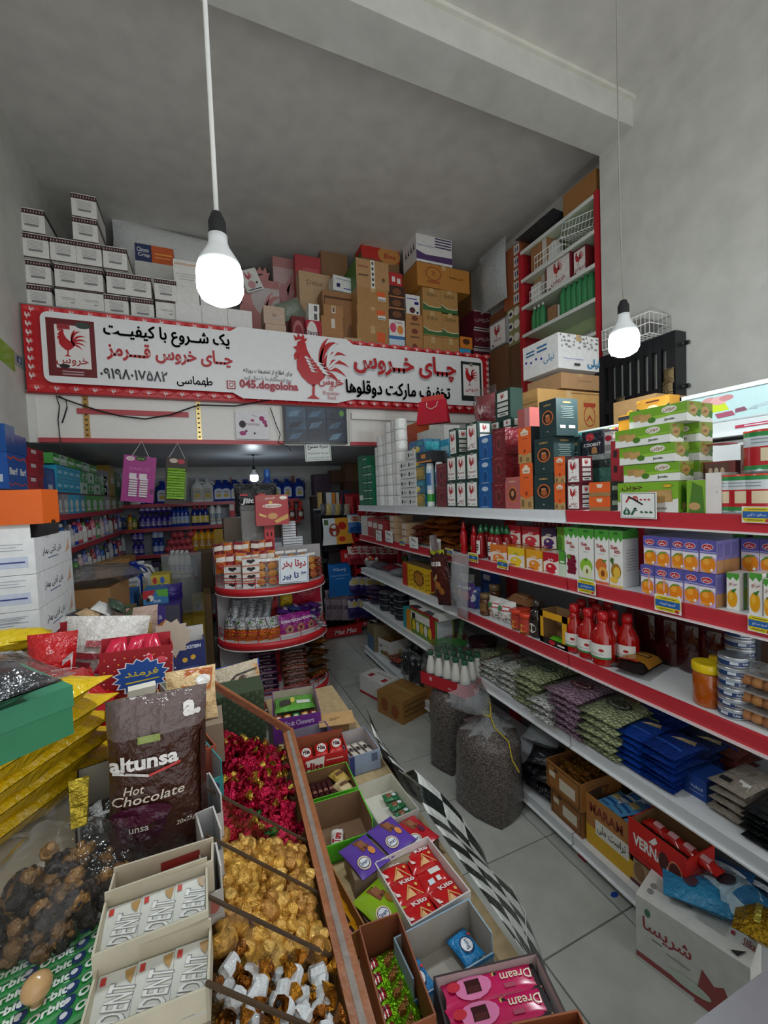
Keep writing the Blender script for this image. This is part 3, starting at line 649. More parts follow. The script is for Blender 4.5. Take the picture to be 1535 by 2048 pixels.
# beyond the far post
def recess(px0,px1,q0,q1,x,d,col,label,f=(),mt='card',base=None,name='carton',cat='carton'):
    z1,z0 = ax(px1,q0,x).z,ax(px1,q1,x).z
    if base is not None: z0 = base
    y1,y0 = ypx(px0,x,z1),ypx(px1,x,z1)
    place(Spec(name,cat,pack(y1-y0,d,z1-z0,col,f=f,mt=mt)),label,(x+d/2,(y0+y1)/2,z0),rz=-90)
st = [('r',.62,.1,.95,.9,0xD8D4CE),('r',.7,.3,.75,.7,0x555),('r',.82,.3,.88,.7,0x555)]
qs = [481,505,530,555,580,605]
for k in range(5): recess(1007,1039,qs[k],qs[k+1],XS+.02,.24,0x9A5534,f'small reddish carton with white label beyond the rack, {ordn(k+1)} from top',st)
for k in range(3): recess(1012,1041,605+26*k,631+26*k,XS+.02,.24,0x8E8A5E,f'olive tin carton beyond the rack, {ordn(k+1)} of three',[('e',.3,.55,.2,.34,0xE0DED2),('e',.72,.55,.2,.34,0xE0DED2),('e',.3,.55,.1,.16,0x333)],base=None)
recess(1012,1041,684,860,XS+.02,.24,0x6A4A30,'tall dark brown carton under the olive tin cartons',base=.0)
recess(978,1011,632,686,XS-.02,.2,0x8A8C8E,'white rooster carton in a dark frame at the loft end',[('r',.05,.06,.95,.94,0xE4E2E0),('ro',.5,.62,.5,0xB03038),('t','Rooster',.5,.3,.1,0x8A2A30),('e',.2,.14,.05,.05,0x222)])
recess(978,1010.5,688,830,XS-.02,.2,0x6E4C30,'tall brown carton below the framed rooster carton',base=.0)
m = pillow(.45,.62,.16,0xA9AEAE,seed=4,mt='film'); p = ax(992,612,XS); place(Spec('plastic_bag','bag',m),'hanging grey plastic bag at the loft end by the rack',(XS-.02,p.y+.02,p.z),rz=-90)
recess(978,1012,612,633,XS+.05,.2,0x7A4A34,'brown carton holding the grey plastic bag at the loft end')

# ================================================================== RIGHT WALL: BLACK PALLET, FREEZER HEADER, CARTONS
px0,py0,py1,pz = 2.88,1.80,2.42,2.66
m = MB(); parts = []
for y in (py0+.03,py1-.03): m.box((px0,y-.03,.9),(px0+.11,y+.03,pz),0x17181B,'painted')
n = 8; step = (py1-py0-.12)/n
for k in range(n):
    y = py0+.06+step*k; parts.append(('slat',MB().box((px0,y+.034,.9),(px0+.025,y+step,pz-.02),0x191A1E,'painted')))
for z in (pz-.05,2.26,1.9,1.5): m.box((px0+.003,py0+.06,z-.05),(px0+.04,py1-.06,z+.05),0x15161A,'painted')
for z in (2.58,2.3): m.tube([(px0+.08,py0,z),(px0+.08,py0-.035,z)],.014,0x2A2A2C,'painted',8)
place(Spec('plastic_pallet','pallet',m,parts),'black slatted plastic pallet standing against the right wall',(0,0,0))
place(Spec('carton','carton',pack(.11,.6,.9,KRAFT2)),'brown carton standing under the black slatted pallet',(px0+.058,2.11,0))
m = basket(.36,.22,.14,12,5); p = ax(1302,632,px0)
place(m,'white wire basket on top of the black pallet',(px0+.0,p.y+.12,pz+.005),rz=-90)
g = pillow(.3,.2,.14,0x6A5C66,seed=9,mt='haze',stand=False); place(Spec('plastic_bag','bag',g),'clear plastic bag of dark goods inside the wire basket on the pallet',(px0,p.y+.12,pz+.02),rz=-90)
for k,(px,py) in enumerate(((1337,752),(1335,778),(1241,808))):
    p = ax(px,py,px0-.02); g = pillow(.07,.1,.03,0x8C7A58,seed=k,mt='foil'); place(Spec('sweet_sachet','sachet',g),f'shiny gold sachet hung on the black pallet, {("upper","lower","small left")[k]} one',(px0-.022,p.y,p.z-.05),rz=-90)
FX = 2.4; fy0,fy1 = .2,ypx(1368,FX,2.1)
m = MB(); m.box((FX+.02,fy0,0),(XR-.01,fy1,1.86),0xD9DDDD,'painted'); 
fz0,fz1 = ax(1375,884,FX).z,ax(1370,796,FX).z; W = fy1-fy0; H = fz1-fz0
hdm = MB().box((FX-.03,fy0,fz0),(FX+.3,fy1,fz1),0xD2D8D8,'painted')
fn = plane((FX-.03,fy1,fz0),(0,-W,0),(0,0,H))
pic = [('r',.012,.36,.99,.93,0xBFDCDC),('r',.3,.5,.7,.9,0xCFE6E6),('p',[(.03,.52),(.18,.55),(.16,.75),(.12,.72),(.1,.82),(.05,.7),(.03,.76)],0xC8DC3A),
       ('e',.11,.80,.028,.07,0xD49A9A),('e',.145,.77,.03,.09,0xDFACAA),('e',.17,.80,.025,.06,0xC98C8E),('e',.40,.74,.07,.17,0x7FC0AC),('e',.40,.74,.055,.13,0xDCEEE8),('p',[(.36,.70),(.38,.84),(.40,.80),(.43,.86),(.44,.72),(.41,.60),(.385,.62)],0xEBDAD2),
       ('p',_feather((.27,.52),(.36,.64),(.46,.52),.03),0xB8CCD0),('p',[(.24,.50),(.27,.56),(.27,.47)],0xA8C0C4),('p',[(.14,.40),(.2,.42),(.19,.52),(.13,.5)],0xA85A70),('p',[(.2,.46),(.24,.48),(.23,.56),(.2,.54)],0x8C5A6A),('e',.6,.6,.06,.06,0x9CBFB8),('t','پروتئین',.56,.52,.08,0x5C7C84),('e',.68,.8,.04,.1,0xC8A4A4),
       ('r',.012,.32,.99,.345,0xB6C0C2),('p',[(.2,.14),(.42,.16),(.42,.22),(.2,.2)],0xB8405A),('r',.23,.165,.39,.185,0xE4D8DC)]
hdm.print(fn,W,H,pic,'gloss')
place(Spec('display_freezer','freezer',m,[('header',hdm),('header_frame',MB().box((FX-.045,fy0,fz1-.02),(FX-.03,fy1,fz1),0xE6EAEA,'painted').box((FX-.045,fy1-.012,fz0),(FX-.03,fy1,fz1),0xE6EAEA,'painted').box((FX-.045,fy0,fz0),(FX-.03,fy1,fz0+.02),0xE6EAEA,'painted'))]),'white display freezer with meat and fish picture header by right wall',(0,0,0))
# cartons stacked behind the shelving
def stack_box(p0,q0,p1,q1,y,d,col,label,f=(),l=(),base=None,flap=None,u=()):
    a,b = ay(p0,q0,y),ay(p1,q0,y); zb = ay(p1,q1,y).z if base is None else base
    h = a.z-zb; w = b.x-a.x
    parts = [tape_part(w,d,h)]
    place(Spec('carton','carton',pack(w,d,h,col,f=f,l=l,u=u),parts),label,((a.x+b.x)/2,y+d/2,zb))
Yk = 2.17
doodle = [('e',.06+.11*(k % 9)+.03*math.sin(k*5),.92-.13*(k//9)+.03*math.cos(k*3),.02+.012*(k % 3),.035,0x8C8C8C,6) for k in range(27)]+[('e',.06+.11*(k % 9)+.03*math.sin(k*5),.92-.13*(k//9)+.03*math.cos(k*3),.01,.02,WHT,6) for k in range(0,27,2)]
nili = [('t','نیلی',.84,.2,.3,0x3A86B8,{'b': .03}),('r',.36,.10,.5,.17,0x3A3A3A),('r',.1,.28,.6,.29,0xBBB)]
stack_box(1115,664,1196,744,Yk,.34,0xE9E9E8,'white doodle printed carton on tan cartons behind the shelving',doodle+nili,l=[('r',.1,.75,.35,.8,0x3A6E9C),('r',.42,.78,.7,.84,0x3A6E9C),('r',.1,.65,.35,.7,0x3A6E9C),('r',.42,.66,.7,.72,0x3A6E9C),('t','نیلی',.75,.38,.25,0x3A86B8)]+[('e',.1+.15*k,.5-.05*(k % 2),.03,.04,0x999,6) for k in range(4)])
stack_box(1121,744,1197,782,Yk,.32,0xB99066,'tan carton directly below the white doodle carton',[('r',.45,.5,.8,.6,0x9C7C5A)])
stack_box(1074,776,1197,868,Yk-.1,.42,0xC79A5C,'large tan carton with red pot emblem behind the tea boxes',[('e',.83,.42,.1,.26,0xAE3C24),('e',.83,.42,.088,.23,0xC79A5C),('r',.73,.64,.93,.74,0xAE3C24),('p',[(.77,.3),(.83,.46),(.89,.3),(.865,.3),(.83,.39),(.795,.3)],0xAE3C24),('r',.3,.62,.56,.68,0x4A3824),('r',.52,.94,1,.955,0x6A4A2C)],l=[('r',0,.1+.12*k,1,.12+.12*k,0x9C7848) for k in range(6)])
stack_box(1070,868,1198,1090,Yk-.1,.42,0xB98E58,'large tan carton under the red pot carton',base=.0)
stack_box(1310,786,1385,850,1.5,.25,0xB08A5C,'tan carton beside the freezer header',[('r',.2,.7,.72,.72,0x6A4A34),('r',.2,.2,.215,.72,0x6A4A34),('r',.7,.2,.72,.72,0x6A4A34),('r',.45,.9,.62,.99,0xA85A4A)])
stack_box(1305,850,1390,1080,1.5,.25,KRAFT2,'tall brown carton beneath the tan one beside the freezer',base=.0)
# ================================================================== LONG SHELVING ON THE RIGHT
XE,XBK = 1.45,1.92
SZ = [1.56,1.26,.918,.555,.10]
SREDS = [(1.37,.47),(2.26,1.37),(3.15,2.26),(4.06,3.15)]
for k,(y1,y0) in enumerate(SREDS):
    m = MB(); m.box((XBK-.02,y0,.02),(XBK,y1,1.60),0x8E9096,'painted')
    parts = []
    for y in (y0+.018,y1-.018): parts.append(('upright',MB().box((XBK-.06,y-.016,0),(XBK-.02,y+.016,1.62),0xB3202C,'painted').box((XBK-.30,y-.014,.012),(XBK-.02,y+.014,.07),0xB3202C,'painted')))
    for s,z in enumerate(SZ):
        red = (s == 0 and k == 0) or s == 1 or (s == 2 and k < 2)
        c = 0xC3303C if red else 0xE2E5E8
        sh = MB().box((XE+.006,y0+.003,z-.026),(XBK-.06,y1-.003,z),0xE6E8EA,'painted')
        ed = MB().hexa([(XE-.004,y0+.003,z-.05),(XE+.006,y0+.003,z-.05),(XE+.006,y1-.003,z-.05),(XE-.004,y1-.003,z-.05),(XE-.012,y0+.003,z+.001),(XE+.006,y0+.003,z+.001),(XE+.006,y1-.003,z+.001),(XE-.012,y1-.003,z+.001)],c,'painted')
        ed.box((XE-.016,y0+.003,z-.056),(XE+.004,y1-.003,z-.05),0xE4D9DA if red else 0xEDEFF0,'painted')
        parts.append(('shelf',sh,[('edge_strip',ed)]))
    ft = MB().hexa([(XE+.01,y1-.05,0),(XE+.14,y1-.05,0),(XE+.14,y1-.01,0),(XE+.01,y1-.01,0),(XE+.03,y1-.05,.07),(XE+.14,y1-.05,.07),(XE+.14,y1-.01,.07),(XE+.03,y1-.01,.07)],0xB3202C,'painted')
    parts.append(('foot',ft))
    place(Spec('shelf_unit','shelving',m,parts),['nearest shelving section on the right, with red top edge','second shelving section on the right, behind the jelly boxes','third shelving section on the right, behind the rooster tea boxes','farthest shelving section on the right, under the paper rolls'][k],(0,0,0))
# red stand peg seen under the bottom shelf
def ybox(px0,px1,s,x=None,zb=None): 
    z = SZ[s] if zb is None else zb; x = XE+.015 if x is None else x
    return ypx(px1,x,z),ypx(px0,x,z)
def SB(px0,px1,q0,s,d,col,label,f=(),r=(),ins=.015,zb=None,h=None,name='carton',cat='carton',mt='card',group=None,u=(),rz=0,parts=None,gap=.0008,top=None):
    z = (SZ[s] if zb is None else zb)+.0006; x = XE+ins
    zm = z+.08
    y0,y1 = ypx(px1,x,zm),ypx(px0,x,zm)
    if h is None: h = ax(px1,q0,x).z-z
    w = y1-y0
    m = pack(w-gap,d,h,col,f=f,r=r,u=u,mt=mt,top=top)
    place(Spec(name,cat,m,parts(w,d,h) if parts else ()),label,(x+d/2,(y0+y1)/2,z),rz=-90+rz,group=group)
    return z+h+.0006,y0,y1,w
# ---------- prints
def p_roo(border,word='Rooster',panel=0xEDEBE6):
    return [('r',.1,.06,.9,.92,panel),('ro',.5,.62,.42,0xB3262E),('e',.5,.93,.16,.05,0x8A8880),('t',word,.5,.30 if word == 'Rooster' else .24,.09 if word == 'Rooster' else .16,0x8E1E28,{'w': .62 if word == 'Rooster' else .5}),('r',.5,.12,.8,.15,0x999490),('e',.22,.14,.06,.03,0x222222)]
def p_roo_side(): return [('r',.15,.62,.85,.92,0xE6E2DC),('ro',.5,.77,.24,0xB3262E),('r',.15,.44,.85,.56,0xD2CEC8),('r',.15,.27,.85,.39,0xD2CEC8),('r',.15,.1,.85,.22,0xD2CEC8),('r',.3,.14,.7,.18,0x555555)]
p_lady = [('e',.5,.52,.33,.2,0xC86A34,18),('e',.5,.52,.27,.165,0x1D120C,18),('e',.5,.56,.12,.07,0xC58A5C),('e',.52,.47,.16,.09,0xA8582C),('p',[(.36,.6),(.64,.6),(.56,.66),(.44,.66)],0x2C140C),('t','DEBSH',.5,.86,.05,0xC8A860,{'w': .4}),('t','TEA',.5,.14,.03,0xD8D4C8)]
p_lady_side = [('t','DEBSH',.5,.9,.045,0xC8A860,{'w': .55})]+[('r',.2+.04*(k % 3),.78-.05*k,.8-.05*(k % 2),.79-.05*k,0x8C9890) for k in range(7)]+[('r',.15,.2,.4,.28,0xC4C8C0),('r',.55,.2,.85,.28,0xC4C8C0)]
p_ahm = [('r',.0,.0,1,.28,0xB8935C),('p',[(0,.3),(.5,.22),(1,.3),(1,1),(0,1)],0xE2601F),('p',[(.2,.88),(.36,.92),(.4,.96),(.6,.96),(.64,.92),(.8,.88),(.76,.78),(.24,.78)],0xE8D8C0),('t','AHMAD',.5,.83,.05,0x8A3A14,{'w': .4}),('r',.3,.68,.7,.7,0x9C3A10),('e',.5,.34,.08,.05,0x8A3010),('r',.1,.05,.3,.2,0x7A5C3A),('r',.6,.04,.85,.16,0x8E6C44)]
def p_jelly(c,fr): return [('r',0,0,1,.62,0xE9E0D6),('e',.5,.24,.36,.26,fr),('e',.42,.34,.1,.06,0xF2D2C0),('p',[(0,.52),(.3,.62),(.7,.56),(1,.66),(1,1),(0,1)],c),('t','Jelly',.5,.66,.13,0xF0E4DA if c != 0xE3C11E else 0x3A7A34,{'w': .7,'sh': .2}),('e',.84,.16,.09,.07,0xF2EDE6),('r',.08,.04,.5,.09,0xC04848)]
FR = {'grape': [('e',.3+.2*(k % 3)+.06*(k//3 % 2),.12+.075*(k//3),.13,.045,0x7A1E34,10) for k in range(15)]+[('p',[(.1,.42),(.5,.36),(.45,.48)],0x5E8C34)],
      'apple': [('e',.5,.28,.42,.15,0x8CC03C),('e',.56,.19,.3,.12,0xDCE8B8),('e',.56,.19,.07,.05,0x7A5C34),('p',[(.35,.42),(.6,.44),(.5,.36)],0x4E8C2C),('r',0,0,1,.05,0x9CCB48)],
      'peach': [('e',.45,.34,.4,.13,0xD8743C),('e',.58,.2,.36,.12,0xE8A848),('e',.58,.2,.14,.06,0x8A4A24),('p',[(.5,.44),(.9,.46),(.7,.4)],0x4E8C2C),('r',0,0,1,.05,0xD86A48)],
      'pine': [('e',.5,.28,.38,.14,0xA8782C),('e',.56,.26,.26,.1,0xE2BC48),('p',[(.05,.46),(.3,.36),(.35,.5),(.15,.52)],0x4C6A34),('e',.35,.12,.3,.06,0xE8C24C),('r',0,0,1,.03,0xE0B03C)]}
def p_sun(fr): return [('p',[(0,.86),(.15,.80),(.3,.88),(.5,.78),(.7,.88),(.85,.8),(1,.86),(1,1),(0,1)],0x4E9A3C),('r',.35,.93,.65,.97,0x2C6A2C)]+FR[fr]+[('t','Sun',.38,.705,.07,0xA8282E,{'b': .025}),('t','ich',.62,.635,.07,0xA8282E,{'b': .025}),('r',.35,.555,.7,.562,0x888888)]
def p_rico(): return [('r',0,.0,1,.5,0xC9A9D8),('p',[(0,.36),(.3,.5),(.7,.52),(1,.44),(1,.62),(.6,.66),(0,.6)],0xE8E2EA),('e',.5,.26,.46,.26,0xE88A1E,18),('e',.4,.34,.2,.1,0xF2A83A),('p',[(0,.34),(.35,.44),(.8,.46),(1,.4),(.7,.5),(.3,.5)],0x6A9A34)]+[('e',.1+.11*k,.06+.02*(k % 2),.055,.035,0xF0B040,7) for k in range(6)]+[('r',0,.6,1,1,0x5B57A8),('r',.0,.62,1,.66,0x9C9CD2),('e',.5,.8,.36,.1,0xE8E4EC),('e',.5,.8,.33,.085,0xB8202C),('t','ریکو',.5,.8,.1,0xF2EEF0,{'w': .44}),('e',.76,.1,.09,.05,0xEFEAE4)]
def p_jovin(l=1): return [('r',0,.42,1,1,0x76A82E),('p',[(0,.42),(.55,.36),(1,.5),(1,.56),(0,.5)],0x8FBE3E),('p',[(.06,.72),(.26,.78),(.3,.44),(.1,.36)],0xB08C54),('p',[(.2,.66),(.4,.7),(.42,.34),(.22,.28)],0xC09A60),('e',.42,.32,.07,.16,0x4C7C2C),('e',.72,.74,.13,.18,0xE4E0D2),('t','جوین',.72,.74,.22,0x8A5A2C,{'w': .2}),('t','Jovin',.72,.22,.16,0x3A4438,{'w': .2,'b': .025}),('r',0,0,1,.03,0xBFC4BC)]
p_jovin_end = [('p',[(0,1),(1,1),(1,.5),(.55,.2),(0,.45)],0x8A9C34),('e',.45,.55,.3,.25,0xC09A60),('p',[(.6,.3),(.95,.2),(1,.55),(.8,.6)],0x4C7C2C),('e',.3,.88,.12,.06,0x9C5A28),('t','جوین',.42,.55,.2,0x8A5A2C,{'w': .36})]

# ---------- top shelf, far to near
X0 = XE+.015
gw = SB(718,727,910,0,.3,0x1D6B48,'green carton of paper rolls at the far shelf end, back column',[('r',.1,.1,.9,.2,0xD8E0DA)],ins=.02)
ya,yb_ = ypx(745,X0,1.65),ypx(727,X0,1.65); hg = (ax(745,912,X0).z-SZ[0])/6
g1 = Spec('paper_roll_pack','pack',pack((yb_-ya)/2-.002,.12,hg-.002,0x1F7350,f=[('r',.06,.82,.94,.94,0xD5DDD6),('r',.3,.15,.36,.75,0x8CB8A0),('r',.66,.15,.7,.75,0x8CB8A0)],mt='gloss'))
for c in range(2):
    for r in range(6 if c else 5): place(g1,f'green wrapped roll pack, {("near","far")[c]} column, {ordn(r+1)} from the shelf',(X0+.06,ya+(yb_-ya)*(.25+.5*c),SZ[0]+.001+hg*r),rz=-90,group='green roll packs on the top shelf')
roll = Spec('paper_roll','paper roll',MB().lathe([(.053,0),(.055,.004),(.055,.092),(.052,.0955),(.02,.0955)],0xEAEAE8,'film',16))
rr0,rr1 = ypx(799,X0,1.7),ypx(747,X0,1.7); hr = .0965
for c in range(6):
    y = rr1-(rr1-rr0)*(c+.5)/6
    for r in range((6,7,7,8,8,8)[c]):
        place(roll,f'white paper roll, {ordn(c+1)} column from the far end, {ordn(r+1)} up',(X0+.05+(.0 if c % 2 else .015),y,SZ[0]+.001+hr*r*.93),scale=(1,1,.92),group='white paper rolls on the top shelf')
for r in range(7):
    for c in range(2):
        w = (ypx(801,X0,1.7)-ypx(832,X0,1.7))/2; h = (ax(832,878,X0).z-SZ[0])/7
        if (r,c) not in ((6,0),(5,1),(6,1)):
            place(Spec('razor_box','box',pack(w-.002,.1,h-.002,0xDCDDDA,f=[('e',.2,.5,.1,.24,0x222222),('r',.4,.4,.8,.6,0xA4A6A8),('r',0,0,1,.06,0x9A9A9A)],r=[('e',.5,.5,.15,.2,0x333333)])),f'small white box with black dot, {ordn(r+1)} up in the {("near","far")[c]} column beside rolls',(X0+.05,ypx(832,X0,1.7)+w*(.5+c),SZ[0]+.0006+h*r),rz=-90,group='small white dotted boxes')
cart = lambda a: [('r',0,0,1,1,0x2C6C86 if a else 0x3A6E9A),('e',.45,.3,.3,.24,0xD8B828),('e',.5,.42,.2,.12,0xE8DC9C),('e',.45,.44,.08,.06,0x2A2A2A),('r',.6,.6,.95,.85,0x2C9AA8)]
cart2 = [('r',0,0,1,1,0x8C7A34),('e',.35,.5,.22,.3,0xC8A030),('e',.7,.55,.2,.3,0xB89434),('e',.35,.6,.08,.1,0xEDE6D0)]
wh = (ax(850,875,X0).z-SZ[0])/5
for r in range(5):
    SB(817,849-(0 if r < 4 else 2),0,0,.14,0x2C6C86,f'wet wipe pack with yellow figures, {ordn(r+1)} from the shelf beside the tube',cart(r % 2) if r not in (0,2) else cart2,[('r',.1,.2,.9,.8,0x2C9AA8)],zb=SZ[0]+wh*r,h=wh*.97,ins=.02,name='wipes_pack',cat='pack',mt='film')
SB(848,866,880,0,.12,0xB8C0B4,'pale picture box of blue and orange wipes behind the tube',[('r',0,.5,1,1,0x4AA0C0),('p',[(.1,.55),(.6,.95),(.9,.6)],0xD8A868),('r',.1,.1,.9,.4,0xB02838)],ins=.14,name='wipes_pack',cat='pack',mt='film')
SB(866,900,876,0,.12,0x3EA0C4,'large sky blue wipes pack leaning behind the small red box',[('r',0,.6,1,.9,0xA8D4E4),('e',.3,.4,.2,.2,0xE6EEF0),('e',.7,.7,.12,.08,0xC03048),('r',0,0,1,.25,0x9CC070)],ins=.16,name='wipes_pack',cat='pack',mt='film')
tb = MB().lathe([(.026,0),(.027,.01),(.027,.28),(.024,.31)],0xE6EAE8,'gloss',14); tb.print(wrap(.0272,0,.3,-90,200),.0272*R(200),.3,[('r',.0,.12,1,.3,0x3E9A3C),('r',.15,.4,.85,.9,0xBFD4E4),('r',.3,.5,.7,.8,0x3A6CA8)],'gloss',curved=True)
tsp = Spec('cream_tube','tube',tb,[('cap',MB().lathe([(.028,-.0),(.028,.018)],0xE8ECEA,'gloss',14))])
place(tsp,'white green tube of cream standing before the wipes packs',(X0+.03,ypx(854,X0,1.65),SZ[0]+.001),rz=-60)
place(tsp,'white green tube of cream, the one next to the small red box',(X0+.05,ypx(867,X0,1.65),SZ[0]+.001),rz=-90)
zt = SZ[0]+.315
SB(833,862,0,0,.12,0x2A2F34,'dark flat box with orange label lying on the cream tubes',[('r',.3,.4,.6,.8,0xD89040),('r',0,0,1,.18,0xC88030)],zb=zt,h=.075,ins=.0,name='cream_box',cat='box')
rd = 0x6E1820
wrapr = [('e',.5,.45,.2,.28,0x8C3A34),('e',.5,.45,.14,.2,0x5A1218),('r',.2,.86,.8,.9,0x9C4A44)]
for r in range(2): SB(872,893,0,0,.11,rd,f'dark red foil wrapped tea box left of rooster boxes, {("lower","upper")[r]}',wrapr,zb=SZ[0]+.146*r,h=.145,mt='film',name='tea_box',cat='tea box')
GR = 0x1C3A30
eds = (893,912,932,956); hh = (ax(932,906,X0).z-SZ[0])/2
for r in range(2):
    for c in range(3):
        SB(eds[c],eds[c+1],0,0,.1,GR,f'green rooster tea box, {ordn(c+1)} from left in the {("bottom","second")[r]} row',p_roo(GR,'Rooster' if (r,c) != (0,1) else 'خروس'),p_roo_side(),zb=SZ[0]+hh*r,h=hh-.001,name='tea_box',cat='tea box',group='green rooster tea boxes')
z3 = SZ[0]+2*hh+.001
SB(898,913,0,0,.1,GR,'green rooster tea box on top, the left one of two',p_roo(GR,'خروس'),p_roo_side(),zb=z3,h=hh,name='tea_box',cat='tea box',group='green rooster tea boxes')
SB(932,955,0,0,.1,GR,'green rooster tea box on top, the right one of two',p_roo(GR,'خروس'),p_roo_side(),zb=z3,h=hh*1.03,name='tea_box',cat='tea box',group='green rooster tea boxes')
for k,px in enumerate((958,980,1004)):
    SB(px,px+20,0,0,.1,GR,f'green rooster tea box in the back row top, {ordn(k+1)} from left',p_roo_side(),p_roo_side(),zb=z3+.06,h=hh*.72,ins=.17,name='tea_box',cat='tea box',group='green rooster tea boxes')
    SB(px,px+20,0,0,.1,GR,f'green rooster tea box in the back row below, {ordn(k+1)} from left',p_roo_side(),p_roo_side(),zb=SZ[0],h=z3+.058-SZ[0],ins=.17,name='tea_box',cat='tea box',group='green rooster tea boxes')
zq = z3+.06+hh*.72+.002
bl = [('e',.5,.8,.26,.1,0xB8CCDC),('e',.5,.3,.22,.3,0x3A6CA8),('e',.5,.3,.16,.22,0x1E4C86),('r',.2,.03,.8,.06,0x9CB8D0)]
hb3 = (ax(983,868,X0).z-SZ[0])/3
for r in range(3): SB(957,983,0,0,.1,0x1F5C9C,f'blue wrapped tea box, {("bottom","middle","top")[r]} of its stack',bl,zb=SZ[0]+hb3*r,h=hb3-.001,mt='gloss',name='tea_box',cat='tea box')
hb4 = (ax(1010,854,X0).z-SZ[0])/3
for r in range(3): SB(984,1010,0,0,.22,rd,f'dark red film wrapped tea box, {("bottom","middle","top")[r]} of the tall red stack',wrapr,[('r',.1,.1,.9,.9,0x7A1C24)],zb=SZ[0]+hb4*r,h=hb4-.001,mt='film',name='tea_box',cat='tea box')
SB(1010,1040,953,0,.1,0xB4605C,'rose pink lady tea box standing alone',[('e',.5,.45,.3,.26,0xC86A34),('e',.5,.45,.24,.2,0x4C2018),('e',.5,.48,.1,.1,0xC58A5C),('t','DEBSH',.5,.86,.05,0xE2C8A8,{'w': .5})],name='tea_box',cat='tea box')
h1 = ax(1066,925,X0).z-SZ[0]
z1 = SB(1040,1066,925,0,.1,0x24282C,'orange and black tea box, lower of the tall orange pair',p_ahm,name='tea_box',cat='tea box')[0]
SB(1036,1062,852,0,.1,0x24282C,'orange and black tea box, upper of the tall orange pair',p_ahm,zb=z1,name='tea_box',cat='tea box')
SB(1036,1060,822,0,.2,0xB4605C,'rose pink tea box behind the upper orange one',[('e',.5,.3,.3,.26,0xC86A34),('r',.6,0,1,1,0xC88A8A)],ins=.13,zb=z1,h=.30,name='tea_box',cat='tea box',mt='gloss')
SB(1036,1062,0,0,.2,GR,'dark tea carton under the rear rose pink box',(),ins=.13,h=z1-SZ[0]-.002,name='tea_box',cat='tea box')
DG = 0x1A3334
hd = (ax(1107,872,X0).z-SZ[0])/2
for r in range(2): zz = SB(1068,1107,0,0,.13,DG,f'dark green lady tea box, {("bottom","middle")[r]} of its stack of three',p_lady,p_lady_side,zb=SZ[0]+hd*r,h=hd-.001,name='tea_box',cat='tea box')
SB(1078,1112,795,0,.13,DG,'dark green lady tea box on top of its stack of three',p_lady,p_lady_side,zb=zz[0],name='tea_box',cat='tea box')
for k,(a,b,q) in enumerate(((1110,1135,868),(1135,1162,872))):
    SB(a,b,q,0,.12,DG,f'dark green tea box in the rear row, {ordn(k+1)} from the lady stack',p_lady_side,p_lady_side,ins=.15,name='tea_box',cat='tea box')
ha = (ax(1128,912,X0).z-SZ[0])/2
for r in range(2): SB(1108,1130,0,0,.07,0x24282C,f'small orange tea box beside the lady boxes, {("lower","upper")[r]}',p_ahm,zb=SZ[0]+ha*r,h=ha-.001,name='tea_box',cat='tea box')
hm = (ax(1160,912,X0).z-SZ[0])/2
for r in range(2): SB(1133,1160,0,0,.07,0x6A1C28,f'maroon rooster tea box, {("lower","upper")[r]} of two',p_roo(0,'خروس'),p_roo_side(),zb=SZ[0]+hm*r,h=hm-.001,name='tea_box',cat='tea box')
ho = (ax(1218,963,X0).z-SZ[0])/2
for r in range(2): SB(1177,1220,0,0,.08,0x24282C,f'orange tea box lying flat, {("lower","upper")[r]} of two',[('p',[(0,.3),(.5,.2),(1,.3),(1,1),(0,1)],0xE2601F),('r',0,0,1,.28,0xA07C4C),('p',[(.35,.85),(.65,.85),(.6,.6),(.4,.6)],0xE8D8C0)],[('r',.1,.4,.5,.7,0xB8BCB4)],zb=SZ[0]+ho*r,h=ho-.001,name='tea_box',cat='tea box')
z1 = SB(1175,1222,905,0,.1,0x2A3834,'dark teal biscuit pack behind the flat orange tea boxes',[('r',0,.5,1,.75,0x3A6A5C),('t','Sant',.5,.3,.3,0x6A4A8C,{'w': .7,'sh': .3}),('r',0,.9,1,1,0x8A9490)],ins=.13,name='biscuit_pack',cat='biscuit pack',mt='film')[0]
SB(1163,1205,858,0,.1,0x22242E,'navy black coffee biscuit pack standing on the teal pack',[('e',.4,.75,.2,.16,0xB8303C),('t','COOBIST',.5,.42,.14,0xE0DEDA,{'w': .8}),('p',[(.45,.04),(.75,.04),(.7,.3),(.5,.32)],0xA87848)],ins=.14,zb=z1,name='biscuit_pack',cat='biscuit pack',mt='film')
SB(1207,1225,862,0,.1,0xC4C2C0,'white red coffee sachet pack beside the navy biscuit pack',[('e',.5,.7,.4,.14,0xA82838),('r',.1,.1,.9,.4,0x8C8A88)],ins=.15,zb=z1,name='biscuit_pack',cat='biscuit pack',mt='film')
SB(1222,1240,880,0,.12,0xA8202C,'red box with black holes left of the biscuit stack',[('r',.3,.1+.22*k,.7,.2+.22*k,0x2A1014) for k in range(4)],ins=.1,name='carton',cat='carton')
z2 = SB(1150,1240,870,0,.14,0xC8D4D0,'pale carton behind the dark tea boxes near the shelf back',(),ins=.30,name='carton')[0]
SB(1146,1246,846,0,.14,0x2FA89A,'teal carton with colourful picture row behind the tea boxes',[('r',0,.86,1,1,0xE6EAE8),('r',.5,.1,1,.8,0xD8C8A0)]+[('e',.53+.05*(k % 10),.25+.35*(k//10),.025,.16,(0xD8A020,0xB83048,0x3A3A4A,0xE8E0D0)[k % 4],7) for k in range(20)]+[('e',.38,.5,.06,.25,0xE6EAE8)],ins=.30,zb=z2,name='carton')
